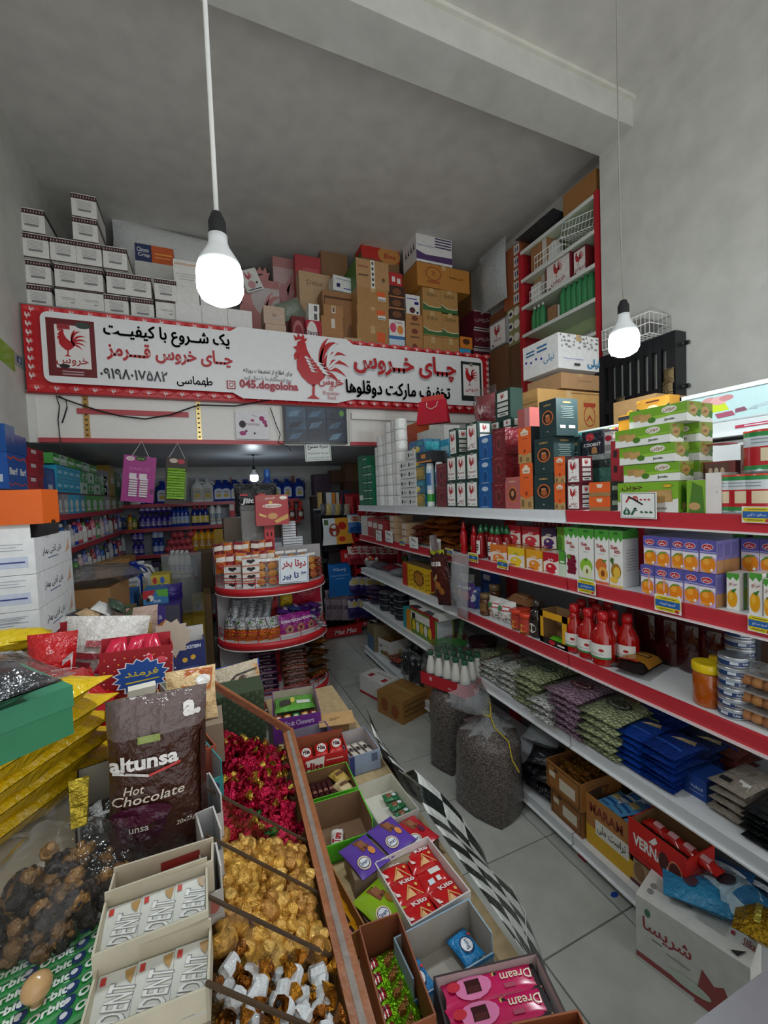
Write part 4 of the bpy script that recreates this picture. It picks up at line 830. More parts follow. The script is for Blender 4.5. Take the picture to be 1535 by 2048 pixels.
SB(1240,1272,838,0,.12,0xE2E0DC,'white maroon rooster box behind the biscuit stack',[('ro',.5,.65,.5,0xA82830),('r',.1,.08,.9,.36,0x8A2430),('r',.2,.16,.8,.26,0xD8C8C8)],ins=.22,zb=SZ[0]+.19,h=.10,name='tea_box',cat='tea box')
SB(1238,1292,0,0,.14,0x3A3630,'dark carton holding the rooster box behind the biscuits',(),ins=.20,h=.188)
SB(1236,1300,815,0,.1,0xE0A020,'yellow orange tea carton with crest behind the biscuit stack',[('r',0,0,1,.16,0x2A2A38),('e',.4,.95,.12,.2,0xE8B030),('t','تکی',.4,.95,.2,0x2A2430),('r',0,.8,1,.95,0x2A2A38),('r',.7,.2,.9,.5,0x4A3A20)],ins=.2,zb=SZ[0]+.295,h=.10)
SB(1272,1338,822,0,.06,0xE0A030,'sunset pictured orange and navy tea box on the biscuit stack',[('e',.5,.3,.18,.25,0xF4E2B0),('p',[(0,0),(1,0),(1,.5),(.85,.3),(.7,.22),(.5,.3),(.3,.2),(.15,.34),(0,.5)],0x24284A),('r',.3,.72,.7,.82,0x6A2A1C),('p',[(0,1),(0,.8),(.12,.9),(.1,1)],0xE8B848)],ins=.18,zb=SZ[0]+.376,h=.06,name='tea_box',cat='tea box')
# Jovin biscuit cartons
jw,jd,jh = .30,.075,.066
jsp = Spec('biscuit_carton','biscuit carton',pack(.205,.074,jh-.001,0xE8EAE4,f=p_jovin(),r=p_jovin_end,mt='gloss'))
jy = ypx(1290,X0,1.7)
for r in range(4):
    if r == 0:
        place(Spec('biscuit_carton','biscuit carton',pack(.225,.06,.106,0x7FB034,f=[('r',0,0,1,.32,0xE4E6E0),('p',[(0,.3),(.6,.26),(1,.45),(1,.3),(0,.2)],0xE4E6E0),('t','جوین',.26,.82,.2,0x5A3A22,{'w': .36}),('e',.84,.86,.08,.07,0x3A6A24),('e',.84,.86,.07,.055,0xD8B030),('p',[(.55,.72),(.9,.74),(.92,.34),(.6,.3)],0xB89460),('e',.72,.5,.18,.2,0xC29C66),('t','Jovin',.75,.12,.1,0x3A4438,{'w': .24})],r=[('p',[(.2,.1),(.8,.1),(.85,.6),(.3,.9)],0x4C7C2C),('e',.5,.2,.2,.12,0xC29C66)],mt='gloss')),'upright green biscuit carton behind the crossed out price card',(X0+.03,ypx(1291,X0,1.65),SZ[0]+.001),rz=-90)
    else:
        place(jsp,f'long green white biscuit carton, {ordn(r)} above the upright one',(X0+.05-.006*r,jy+.012*(r-2),SZ[0]+.109+jh*(r-1)),rz=-90,group='green biscuit cartons stacked flat')
place(jsp,'long green white biscuit carton topmost under the sunset box',(X0+.055,jy-.03,SZ[0]+.109+jh*3),rz=-90,group='green biscuit cartons stacked flat')
ew = ypx(1386,X0,1.7)-ypx(1421,X0,1.7)
place(Spec('biscuit_carton','biscuit carton',pack(.06,.2,.106,0x7FB034,f=[('p',[(.1,.0),(.9,.0),(.8,.8),(.3,.95)],0x4C7C2C),('e',.4,.2,.3,.12,0xC29C66)],r=[('r',0,0,1,1,0xE2E2DE)],mt='gloss')),'narrow green biscuit carton end right of the price card carton',(X0+.10,ypx(1392,X0,1.62),SZ[0]+.001),rz=-90)
place(Spec('carton','carton',pack(.2,.07,.107,0x9C9C90)),'plain carton under the rear column of biscuit cartons',(X0+.137,jy-.02,SZ[0]+.001),rz=-90)
for r in range(4): place(jsp,f'green white biscuit carton in the rear column, {ordn(r+1)} up',(X0+.137,jy-.02,SZ[0]+.109+jh*r),rz=-90,group='green biscuit carton ends')
z1 = SB(1403,1432,945,0,.16,0xDCD8D4,'plain white carton beside the tomato paste cans',[('r',.7,.5,.8,.54,0xB8A090)],name='carton',rz=8)[0]
SB(1408,1470,920,0,.1,0x7A2A24,'brown red nougat box behind the tomato paste cans',[('r',.02,.1,.8,.9,0x5E3A2A),('e',.2,.5,.07,.2,0xC8A890),('e',.4,.5,.07,.2,0xC8B8A0),('e',.6,.5,.07,.2,0xC8A890)],ins=.13,zb=SZ[0]+.1)
SB(1408,1475,0,0,.1,0x9A3A30,'red carton under the brown nougat box',(),ins=.13,h=.098)
SB(1412,1447,885,0,.08,0xB23040,'pinkish red soup box on the brown nougat box',[('r',.1,.6,.6,.9,0xC25A62),('r',.05,.05,.95,.3,0x8C3A34),('r',.5,.1,.8,.26,0x3A6A7A)],ins=.15,zb=SZ[0]+.225)
can = MB().lathe([(.05,0,0xC8CCD0,'steel'),(.0515,.004,0xC8CCD0,'steel'),(.0505,.008,0x2E8A48),(.0505,.02,0xB8242C),(.0505,.072,0xCBD4D8),(.0505,.1,0x2E8A48),(.0505,.112,0xC8442C,'gloss'),(.0515,.118,0xC8CCD0,'steel'),(.046,.119,0xD8DCDE,'steel'),(.0,.116)],0xB8242C,'gloss',20)
can.print(wrap(.0508,0,.12,-90,120),.0508*R(120),.12,[('r',.3,.26,.7,.56,0xD8C8A8),('r',.1,.68,.5,.7,0x8A9298),('r',.1,.76,.5,.78,0x8A9298),('r',.75,.2,.78,.9,0xE4E4E4)],'gloss',curved=True)
cs = Spec('tomato_paste_can','can',can)
for k,px in enumerate((1452,1487,1521)): place(cs,f'red and green tomato paste can on the top shelf, {ordn(k+1)} from left',(X0+.06,ypx(px,X0+.05,1.62),SZ[0]+.001),rz=-70,group='tomato paste cans')
place(cs,'larger tomato paste can stacked on the right pair of cans',(X0+.07,ypx(1530,X0+.05,1.7),SZ[0]+.1215),rz=-60,scale=(1.15,1.15,1.05))
SB(1480,1507,887,0,.05,0x8C6A62,'brown grey box behind the upper tomato paste can',[('r',.4,.5,.6,.6,0x5A3A34),('r',.1,.1,.9,.3,0x7A2A28)],ins=.14,zb=SZ[0]+.1215)
SB(1478,1535,0,0,.1,0x7A3A30,'dark red carton behind the row of tomato paste cans',(),ins=.13,h=.12)
# wrapped maroon bag and green box high on the rooster boxes
bag = pillow(.17,.2,.11,0x8C3038,[('r',.2,.2,.45,.7,0xA85A5C),('ro',.62,.45,.4,0xC8A8A4)],seed=2,mt='film')
place(Spec('wrapped_pack','pack',bag,[('film_wrap',pillow(.19,.25,.13,0xE8E8EC,seed=12,mt='clear'))]),'maroon tea pack in loose clear film on the rear rooster boxes',(XE+.24,ypx(962,XE+.2,2.0),zq),rz=-80)
SB(990,1020,0,0,.09,GR,'green rooster tea box standing on the rear row by the film wrapped pack',p_roo_side(),ins=.18,zb=zq,h=.17,name='tea_box',cat='tea box',rz=0)

# ---------- second shelf
for k,(a,b,c) in enumerate(((722,735,0xC8C4BC),(735,745,0xA8323A),(745,755,0x8A4A3A),(755,766,0x9A2C34))):
    SB(a,b,1033+3*k,1,.1,c,('small white box at the far end of the second shelf','small red box second from the far end','small brown red box third from the far end','small crimson box beside the chocolate tubes')[k],[('r',.1,.5,.9,.8,0xD8CCC4)],name='snack_box',cat='box')
tube = MB().box((-.045,-.09,0),(.045,.09,.052),0xB89878,'card'); 
for c in (-.028,0,.028): tube.lathe([(.0125,-.0)],0,n=3) if False else tube.print(plane((c-.0135,-.09,0),(.027,0,0),(0,0,.052)),.027,.052,[('e',.5,.5,.46,.36,0xE4DCD6),('e',.5,.5,.3,.2,0xB8A090)])
tsp = Spec('cake_pack','cake pack',tube)
for c in range(2):
    for r in range(4 if c == 0 else 3): place(tsp,f'pale brown cake roll pack, {("far","near")[c]} pile, {ordn(r+1)} up',(X0+.1,ypx((782,806)[c],X0,1.33),SZ[1]+.001+.054*r),rz=-90+rnd.uniform(-3,3),group='cake roll packs on the second shelf')
for r in range(3): 
    g = pillow(.1,.12,.05,0x6A2A26,[('r',.2,.3,.8,.7,0xB88A70)],seed=r,stand=False); place(Spec('cake_bag','cake bag',g),f'dark red cake bag by the cake rolls, {ordn(r+1)} up',(X0+.07,ypx(824,X0,1.3),SZ[1]+.002+.05*r),rz=-80)
snack = [pillow(.16,.2,.05,(0xA8642C,0xB87030,0x945424)[k],[('r',.2,.35,.8,.65,(0xC88A30,0xA86A2C,0x9A5A28)[k]),('e',.5,.5,.2,.1,0xD8A040)],seed=20+k,stand=False,mt='foil') for k in range(3)]
ssp = [Spec('snack_bag','snack bag',s) for s in snack]
cnt = 0
for r,n in enumerate((4,4,3,3,2)):
    for c in range(n):
        cnt += 1; y = ypx(835,X0,1.3)-(ypx(835,X0,1.3)-ypx(912,X0,1.3))*(c+.5+ .35*(4-n)*.8)/4
        place(ssp[cnt % 3],f'shiny brown snack bag in the heap, {ordn(c+1)} from left in layer {ordn(r+1)} up',(X0+.10+.015*(cnt % 3),y,SZ[1]+.004+.043*r),rot=(R(rnd.uniform(-8,8)),R(rnd.uniform(-10,10)),R(-90+rnd.uniform(-25,25))),group='brown snack bags on the second shelf')
ket = lambda c,cap,lab: (bottle([(.026,0),(.028,.006),(.028,.10),(.024,.13),(.014,.15)],c,'gloss',14,lab,.0284,.02,.09,140,a0=-110),bottle([(.016,.15),(.017,.155),(.016,.165),(.006,.195),(.003,.2)],cap,'gloss',12))
kb,kc = ket(0xB4141E,0xA81820,[('e',.5,.35,.2,.12,0x6A8A44)]); ks = Spec('ketchup_bottle','bottle',kb,[('cap',kc)])
for k,px in enumerate((916,925,937,946)): place(ks,f'all red ketchup bottle, {ordn(k+1)} from the snack bag heap',(X0+.05+.03*((k+1) % 2),ypx(px,X0+.04,1.3),SZ[1]+.001),rz=-90,scale=(.8,.8,.92 if k != 1 else 1.05),group='all red ketchup bottles')
kb,kc = ket(0x8C1018,0x1C6A3C,[('r',.1,.05,.9,.95,0xE4E2DC),('r',.2,.3,.8,.7,0x2A2A2A),('r',.28,.36,.72,.44,0xE4E2DC),('r',.28,.54,.72,.62,0xE4E2DC)]); ks = Spec('sauce_bottle','bottle',kb,[('cap',kc)])
for k,(px,dx) in enumerate(((961,0),(972,.05),(984,.0),(994,.0),(1004,.05),(1013,.05))): place(ks,f'red sauce bottle with green cap, {ordn(k+1)} from the ketchup',(X0+.035+dx,ypx(px,X0+.03+dx,1.3),SZ[1]+.001),rz=-90,scale=(1,1,1.0),group='red sauce bottles with green caps')
jl = [(980,1013,0xE07A28,0xE88A3C,0xD8701C),(1015,1048,0xE3C11E,0xE8C830,0xD89A1C),(1052,1084,0xE0A020,0xE8902C,0xE0981C),(1086,1117,0xB4202C,0xC82838,0xE8E0DC)]
nm = ['orange','yellow','amber','cherry red']
zj = 0
for k,(a,b,c,fr,sd) in enumerate(jl):
    zj = SB(a,b,1082+7*k,1,.085,sd,f'{nm[k]} jelly box in the lower row on the second shelf',p_jelly(c,fr),[('r',.1,.1,.9,.9,sd),('r',.3,.1,.7,.3,0xE8E0D6)],ins=.02,mt='gloss',name='jelly_box',cat='jelly box',h=.098)[0]
ju = [(1011,1040,0xC0283A,0xC8484A),(1044,1078,0xB81C28,0xD03040),(1082,1112,0x3A2A50,0x4A2A6C)]
nm = ['salmon red','bright red','violet']
for k,(a,b,c,fr) in enumerate(ju):
    SB(a,b,0,1,.085,c,f'{nm[k]} jelly box standing behind the lower jelly row',(),h=.1,ins=.11,name='jelly_box',cat='jelly box',mt='gloss') if False else None
    SB(a,b,0,1,.09,c,f'dark box under the {nm[k]} jelly box',(),h=.098,ins=.115,name='jelly_box',cat='jelly box',mt='gloss')
    SB(a,b,0,1,.09,c,f'{nm[k]} jelly box in the upper rear row',p_jelly(c,fr),(),zb=SZ[1]+.1,h=.10,ins=.115,name='jelly_box',cat='jelly box',mt='gloss')
SB(1117,1131,1105,1,.08,0x4C9A34,'green white jelly box squeezed beside the juice cartons, lower',[('r',0,0,1,.5,0xC8DCC4),('r',.2,.55,.8,.62,0xE8F0E0)],name='jelly_box',cat='jelly box',ins=.02)
SB(1112,1130,1055,1,.06,0x7CB83C,'lime green jelly box behind the juice cartons',[('e',.4,.6,.3,.2,0x4C8A2C)],name='jelly_box',cat='jelly box',ins=.12)
for k in range(3):
    SB(1066+28*k,1092+28*k,1040,1,.06,0x8C1A28,f'dark red box at the shelf back behind the jelly, {ordn(k+1)} from left',[('r',.1+.3*j,.86,.3+.3*j,.94,0xC87A84) for j in range(3)],ins=.26)
for k,(a,b,fr) in enumerate(((1129,1156,'grape'),(1157,1187,'apple'),(1189,1217,'peach'),(1218,1245,'pine'))):
    SB(a,b,0,1,.09,0xE8E8E4,f'tall white juice carton with {("grapes","green apple","peach","pineapple")[k]} picture',p_sun(fr),[('r',0,.86,1,1,0x4E9A3C)]+[('r',.2,.3+.05*j,.85,.31+.05*j,0xA8A8A4) for j in range(8)],h=.222,ins=.02,mt='gloss',name='juice_carton',cat='juice carton',
       parts=lambda w,d,h: [('cap',MB().lathe([(.014,h),(.014,h+.012),(.012,h+.016)],0x1E6A34,'gloss',12,c=(0,.01))),('top_fold',MB().hexa([(-w*.48,-d*.3,h),(w*.48,-d*.3,h),(w*.48,d*.48,h),(-w*.48,d*.48,h),(-w*.48,d*.25,h+.01),(w*.48,d*.25,h+.01),(w*.48,d*.3,h+.01),(-w*.48,d*.3,h+.01)],0x4E9A3C,'gloss'))])
# small orange juice packs
rw = .0495; rh = .105
rs = Spec('juice_pack','juice pack',pack(rw-.0015,.038,rh,0x7C78B4,f=p_rico(),r=[('r',0,0,1,.4,0xB88A5C),('r',.2,.5,.8,.9,0x6A66A4)],mt='gloss'))
strawp = MB().tube([(.006,-.0205,.02),(.008,-.0205,.09)],.003,0xE0A090,'gloss',6)
rs2 = Spec('juice_pack','juice pack',rs.mesh,[('straw',strawp)])
yr = ypx(1431,X0,1.3)
for r in range(2):
    for c in range(5):
        for d in range(4 if c < 4 else 6):
            y = yr+rw*(.5+c)
            place(rs2 if (r == 0 and c > 2 and d == 0) else rs,f'small orange juice pack, {("lower","upper")[r]} layer, {ordn(5-c)} column, {ordn(d+1)} from front',(X0+.02+.039*d+(.005 if (r+c) % 2 else 0),y-(.008 if r and c > 1 else 0),SZ[1]+.001+(rh+.002)*r),rz=-90+rnd.uniform(-1.5,1.5),group='small orange juice packs')
for c in range(3):
    for d in range(3):
        for r in range(2):
            place(rs,f'small orange juice pack by mango cartons, {ordn(c+1)} column, {ordn(d+1)} deep, {("lower","upper")[r]} layer',(X0+.10+.039*d+.045,yr-rw*(.6+c),SZ[1]+.001+(rh+.002)*r),rz=-90,group='small orange juice packs')
mg = [('p',[(0,.88),(.3,.8),(.5,.9),(.8,.8),(1,.9),(1,1),(0,1)],0x4E9A3C),('e',.45,.3,.4,.24,0xE0A020),('e',.35,.36,.16,.1,0xE8B840),('p',[(.3,.52),(.8,.6),(.6,.46)],0x3E7A30),('t','سن ایچ',.5,.7,.12,0xA8282E,{'w': .6})]
for k,(a,b,q,i) in enumerate(((1452,1478,1148,.04),(1497,1524,1148,.03),(1526,1545,1160,.02))):
    SB(a,b,q,1,.07,0xE6E6E0,f'white juice carton with mango picture, {ordn(k+1)} beside the orange juice',mg,[('r',.3,0,.6,1,0x3E8A3C)],ins=i,mt='gloss',name='juice_carton',cat='juice carton')
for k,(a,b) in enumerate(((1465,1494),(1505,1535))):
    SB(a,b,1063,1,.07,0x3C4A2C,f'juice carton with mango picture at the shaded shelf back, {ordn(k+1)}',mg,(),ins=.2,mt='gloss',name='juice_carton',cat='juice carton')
# ---------- things above the top shelf at the far end
z = SZ[0]+.62
SB(780,836,843,0,.12,0xD8602C,'orange carton behind the white paper rolls',[('r',.1,.1,.9,.3,0xB84820)],ins=.30,zb=SZ[0]+.3)
SB(778,838,0,0,.12,0xC8C4BC,'pale carton under the orange carton behind the rolls',(),ins=.30,h=.298)
gb_ = MB().hexa([(-.1,-.04,0),(.1,-.04,0),(.1,.04,0),(-.1,.04,0),(-.085,-.012,.14),(.085,-.012,.14),(.085,.012,.14),(-.085,.012,.14)],0xB81830,'gloss')
gb_.hexa([(-.075,.0,.13),(.075,.0,.13),(.075,.004,.13),(-.075,.004,.13),(-.07,0,.17),(.07,0,.17),(.07,.004,.17),(-.07,.004,.17)],0xC04038,'gloss')
p = ax(866,848,XE+.3)
place(Spec('gift_bag','bag',gb_,[('handle',MB().tube([(-.035,-.014,.13),(-.03,-.03,.1),(0,-.038,.085),(.03,-.03,.1),(.035,-.014,.13)],.0025,0xE0C8C0,'plain'))]),'red paper gift bag with cord handle above the paper rolls',(p.x,p.y,p.z),rz=-50,scale=(1.35,1,1.35))
SB(838,892,848,0,.14,0xD8D8D4,'white carton carrying the red gift bag behind the rolls',(),ins=.25)

# ---------- third shelf
x3 = XE+.015
yl = MB(); 
SB(806,858,1140,2,.14,0xE0B41C,'yellow sweet box with black dots on the third shelf',[('e',.62,.5,.2,.34,0x8A5A1C),('e',.62,.5,.15,.26,0xB87A28)]+[('e',.3+.1*(k % 8),.12+.2*(k//8)+.05*(k % 2),.02,.03,0x2A2418,6) for k in range(32) if not 2 < k % 8 < 5 or k//8 in (0,3)]+[('r',0,0,.2,1,0xB83028)],[('r',.1,.1,.9,.9,0x8C2A20)],name='sweet_box',cat='box',top=0x8A6A44)
jar = MB().lathe([(.07,0),(.075,.01),(.075,.18),(.06,.2)],0x6A4A34,'liquid',16)
place(Spec('storage_jar','jar',jar,[('lid',MB().lathe([(.066,.2),(.066,.235),(.06,.24),(0,.242)],0x2A2220,'gloss',16))]),'large brown filled jar beside the yellow sweet box',(XE+.14,ypx(872,XE+.1,1.0),SZ[2]+.001))
for k,(px,dx,c,l) in enumerate(((748,.05,0x5A5C60,'film wrapped grey tray at the far end of the third shelf'),(765,.08,0x7A1E2C,'dark red wrapped sweets tray on the third shelf'),(785,.05,0x8A8C90,'crinkled clear wrapped tray on the third shelf'),(799,.1,0x6A6C70,'grey film wrapped tray left of the yellow sweet box'))):
    g = pillow(.2,.16,.07,c,seed=30+k,stand=False,mt='film'); place(Spec('wrapped_tray','tray',g),l,(XE+.08+dx,ypx(px,XE+.06,1.0),SZ[2]+.002),rz=-90+10*k)
fl = MB(); 
for k in range(9): fl.lathe([(.012,.07),(.02,.085),(.0,.1)],(0xD8B020,0xC8302C,0xE0D8C8)[k % 3],'gloss',7,c=(.06*math.cos(k*.7)*(k % 3)/2,.06*math.sin(k*.7)*(k % 3)/2))
fl.lathe([(.05,0),(.075,.05),(.08,.07)],0x8A8C8E,'gloss',12)
place(Spec('sweet_bowl','bowl',fl),'small bowl of yellow and red sweets at the far shelf end',(XE+.1,ypx(738,XE+.08,1.0),SZ[2]+.001))
kb = bottle([(.03,0),(.03,.12),(.02,.15)],0x3A6A2C,'gloss',12,[('r',0,.2,1,.8,0xE0A020)],.0305,.01,.12); place(Spec('drink_bottle','bottle',kb,[('cap',MB().lathe([(.02,.15),(.02,.17)],0xC84820,'gloss',10))]),'small green bottle with orange label at the shelf back',(XE+.28,ypx(805,XE+.25,1.0),SZ[2]+.001))
for k,px in enumerate((826,842)):
    place(Spec('glass_jar','jar',MB().lathe([(.05,0),(.055,.02),(.055,.12),(.04,.15),(.042,.17)],0xA8B4B4,'haze',14)),f'{("first","second")[k]} clear glass jar behind the yellow sweet box',(XE+.30,ypx(px,XE+.28,1.05),SZ[2]+.001))
# hanging display pouch clipped to the red edge
hb = pillow(.17,.36,.07,0x3A1814,[('r',.05,.05,.95,.88,0x4A1C18),('t','unsa',.45,.76,.08,0xEDE8E4,{'w': .62,'b': .03}),('p',[(.1,.92),(.9,.92),(.9,1),(.1,1)],0xB8C030),('e',.4,.38,.2,.08,0xB87838),('e',.55,.28,.16,.07,0xA8682C),('p',[(.2,.5),(.5,.6),(.5,.52),(.25,.44)],0xC8A06A)],seed=40,mt='film')
fm = pillow(.15,.4,.10,0xD8DCE0,seed=41,mt='haze')
place(Spec('display_pouch','pouch',hb,[('clip',MB().box((-.02,-.03,.36),(.02,-.005,.46),0xC8CCD0,'steel'))]),'dark brown drink pouch hung on the red second shelf edge',(XE-.06,ypx(893,XE-.06,1.05),.935),rot=(R(4),R(-8),R(-80)))
place(Spec('film_bag','bag',fm),'crinkled clear film bag hung beside the brown drink pouch',(XE-.05,ypx(920,XE-.05,1.05)+.02,.90),rot=(R(4),R(8),R(-80)))
eg = MB()
for k in range(7): eg.lathe([(.0,.0),(.022,.01),(.028,.03),(.02,.05),(.0,.06)],0xA8744C,'gloss',9,c=(-.08+.055*(k % 4)+.02*(k//4),-.03+.055*(k//4)))
place(Spec('cookie_tray','tray',MB().box((-.12,-.08,-.01),(.14,.08,0),0x4A342A,'gloss'),[('cookie',eg)]),'tray of round brown cookies under the hanging pouch',(XE+.1,ypx(885,XE+.06,.95),SZ[2]+.012),rz=-90)
for k,(px,dx,c,l) in enumerate(((925,.06,0x3A4C98,'blue and violet snack pouch behind the hanging film bag'),(936,.03,0x5A3A88,'purple patterned snack pouch on the third shelf'),(946,.05,0x2C4CA0,'royal blue snack pouch beside the coffee jars'),(934,.18,0xD8DCD4,'white picture pouch in the rear of the third shelf'))):
    g = pillow(.11,.14+.02*(k % 2),.05,c,[('e',.5,.5,.3,.2,(0xD8A030,0xC84870,0xE0E0E8,0x3A9A4C)[k]),('r',.2,.75,.8,.85,0xE0E0E0)],seed=50+k); place(Spec('snack_pouch','pouch',g),l,(XE+.03+dx,ypx(px,XE+.03+dx,.98),SZ[2]+.002),rz=-80+8*k)
SB(962,985,1135,2,.06,0x24448C,'tall dark blue box at the back of the third shelf',[('r',.2,.6,.8,.75,0xD0D4E0),('r',.2,.2,.8,.5,0x3A6AB8)],ins=.26)
cj = Spec('coffee_jar','jar',bottle([(.034,0),(.036,.01),(.036,.085),(.03,.1)],0x5A3420,'liquid',14,[('r',.1,.2,.9,.8,0x7A5A34)],.0365,.01,.08),[('lid',MB().lathe([(.034,.1),(.034,.125),(.03,.128),(0,.129)],0x7A6448,'gloss',14))])
place(cj,'brown coffee jar at the front of the third shelf',(XE+.06,ypx(968,XE+.05,.97),SZ[2]+.001),rz=-90)
place(cj,'brown coffee jar in the row behind the front one',(XE+.17,ypx(984,XE+.15,.97),SZ[2]+.001),rz=-90,scale=(1,1,1.25))
def breadbag(seed): return pillow(.13,.13,.09,0xE4E2DE,[('p',[(.15,.05),(.5,.12),(.5,.5),(.2,.5)],(0xC87838,0x9A6048)[seed % 2]),('e',.35,.68,.14,.1,0x3A8A4C),('r',.5,.62,.9,.8,0xC83038),('r',.54,.66,.86,.76,0xE8E0E0),('p',[(.6,.05),(.95,.05),(.9,.3),(.65,.3)],0x6A4A3A)],seed=60+seed)
for k,px in enumerate((992,1012)): place(Spec('bread_bag','bread bag',breadbag(k)),f'white rusk bag with red tag, {("left","right")[k]} one of the front pair',(XE+.06,ypx(px,XE+.05,.97),SZ[2]+.001),rz=-85)
place(Spec('bread_bag','bread bag',pillow(.2,.14,.09,0x9A6844,[('r',.2,.2,.8,.7,0xB88860),('r',.1,.6,.9,.95,0xC8C4BC)],seed=66,stand=False)),'brown and white bag lying behind the rusk bags',(XE+.2,ypx(1040,XE+.18,.98),SZ[2]+.05),rz=-80)
pj = Spec('spread_jar','jar',bottle([(.032,0),(.034,.005),(.034,.075)],0x8A4A2C,'liquid',14,[('r',.1,.2,.9,.95,0xB8382C),('e',.5,.4,.3,.25,0xE0A040)],.0345,.0,.075),[('lid',MB().lathe([(.036,.075),(.036,.095),(.032,.098),(0,.099)],0xD8442C,'gloss',14))])
for k,(px,dx) in enumerate(((1036,.045),(1048,.08),(1053,.035))): place(pj,f'small jar with orange red lid, {ordn(k+1)} beside the yellow display box',(XE+dx,ypx(px,XE+dx,.96),SZ[2]+.001),rz=-90,scale=(1.05,1.05,1.1))
SB(1050,1076,1215,2,.07,0x2C5CB0,'bright blue box behind the small orange lidded jars',[('r',.1,.4,.9,.6,0xC8D4E8)],ins=.17,h=.07)
db = bottle([(.034,0),(.037,.01),(.037,.10),(.03,.13),(.016,.15)],0x1C1412,'liquid',14,[('r',.15,.1,.85,.75,0x2A2220),('e',.5,.4,.25,.2,0xD8D0C4)],.0375,.0,.12)
place(Spec('syrup_bottle','bottle',db,[('cap',MB().lathe([(.018,.15),(.02,.155),(.02,.185),(0,.188)],0x3A302C,'gloss',12))]),'dark syrup bottle left of the yellow display box',(XE+.05,ypx(1074,XE+.05,.98),SZ[2]+.001),rz=-90)
# yellow open display box with cut-out window
yb0,yb1 = ypx(1134,x3,1.0),ypx(1079,x3,1.0); w = yb1-yb0; d,h = .11,.155
m = MB(); Yc,Yi = 0xE0A41C,0x8C6A48
m.box((-w/2,-d/2,0),(w/2,d/2,.004),Yi)
m.box((-w/2,d/2-.003,0),(w/2,d/2,h),Yi); m.box((-w/2,-d/2,0),(-w/2+.003,d/2,h),Yc); m.box((w/2-.003,-d/2,0),(w/2,d/2,h),Yc)
m.box((-w/2,-d/2,0),(-w/2+.02,-d/2+.003,h),Yc); m.box((w/2-.03,-d/2,0),(w/2,-d/2+.003,h),Yc); m.box((-w/2,-d/2,h-.03),(w/2,-d/2+.003,h),Yc); m.box((-w/2,-d/2,0),(w/2,-d/2+.003,.028),0x1E1A18)
m.poly([(-w/2+.0035,-d/2+.004,.004),(-w/2+.0035,d/2-.004,.004),(-w/2+.0035,d/2-.004,h),(-w/2+.0035,-d/2+.004,h)],Yi); m.poly([(w/2-.0035,d/2-.004,.004),(w/2-.0035,-d/2+.004,.004),(w/2-.0035,-d/2+.004,h),(w/2-.0035,d/2-.004,h)],Yi)
m.print(plane((-w/2,-d/2,0),(w,0,0),(0,0,.028)),w,.028,[('e',.45,.5,.12,.4,0xB82028),('r',.65,.3,.9,.6,0xD8D0C8)])
m.print(plane((w/2,-d/2,0),(0,d,0),(0,0,h)),d,h,[('r',0,0,1,.18,0x1E1A18),('r',.2,.72,.5,.88,0xE8E0D0),('e',.95,.5,.3,.35,0xC82828)])
place(Spec('display_box','display box',m,[('flap',MB().hexa([(w/2-.003,-d/2,h),(w/2,-d/2,h),(w/2,d/2,h),(w/2-.003,d/2,h),(w/2+.03,-d/2+.02,h+.012),(w/2+.033,-d/2+.02,h+.012),(w/2+.033,d/2-.02,h+.012),(w/2+.03,d/2-.02,h+.012)],0xC83028))]),'open yellow display box with cut out front on third shelf',(x3+d/2,(yb0+yb1)/2,SZ[2]+.001),rz=-90)
for k in range(2):
    g = pillow(.05,.07,.025,0x6ABF2C,[('r',.2,.4,.8,.6,0x3A8A1C)],seed=70+k,stand=False); place(Spec('sweet_sachet','sachet',g),f'lime green sachet in the yellow display box, {("left","right")[k]}',(x3+.045,(yb0+yb1)/2+.03-.045*k,SZ[2]+.006),rz=-70-30*k)
# red sauce bottles
rb = bottle([(.036,0),(.039,.006),(.04,.075),(.038,.115),(.026,.145),(.0165,.165),(.0165,.18)],0xA8100E,'liquid',18,[('r',0,.0,1,.14,0x3A8A4C),('r',0,.14,1,1,0xE0DED8),('p',[(.25,.5),(.5,.75),(.75,.6),(.6,.4)],0x3A2A24),('e',.62,.6,.1,.1,0xA82020),('r',.15,.3,.7,.34,0x999999)],.0403,.03,.06,120)
rbs = Spec('tomato_sauce_bottle','bottle',rb,[('cap',MB().lathe([(.018,.18),(.019,.183),(.017,.21),(.012,.214),(0,.215)],0xC01820,'gloss',14))])
for k,(px,dx,s) in enumerate(((1149,.05,1),(1177,.045,1),(1206,.04,1.03),(1163,.14,1),(1193,.13,1),(1226,.11,1),(1254,.12,.98),(1215,.21,1),(1186,.23,1))):
    place(rbs,f'red tomato sauce bottle with white label, {ordn(k+1 if k < 3 else k-2)} in the {("front","rear")[k > 2]} row',(XE+.01+dx,ypx(px,XE+.01+dx,1.0),SZ[2]+.001),rz=-75,scale=(s*1.16,s*1.16,s*1.0),group='red tomato sauce bottles')
bj = Spec('big_jar','jar',bottle([(.075,0),(.08,.01),(.08,.17),(.065,.2)],0x3C0D10,'liquid',18),[('lid',MB().lathe([(.068,.2),(.072,.205),(.072,.228),(.066,.232),(0,.233)],0x5A2024,'gloss',18))])
for k,px in enumerate((1292,1335,1380,1425)): place(bj,f'large dark red pickle jar at the shelf back, {ordn(k+1)} from left',(XE+.32,ypx(px,XE+.27,1.02),SZ[2]+.001),scale=(1,1,1.08))
dp = pillow(.125,.22,.055,0x1C1816,[('r',.0,.25,1,.78,0xA87428),('r',.25,.5,.8,.66,0x2A201A),('r',.3,.53,.75,.63,0xB08A4C),('r',.05,.2,.7,.26,0xA83024)],seed=75,stand=False,mt='gloss',puff=.3)
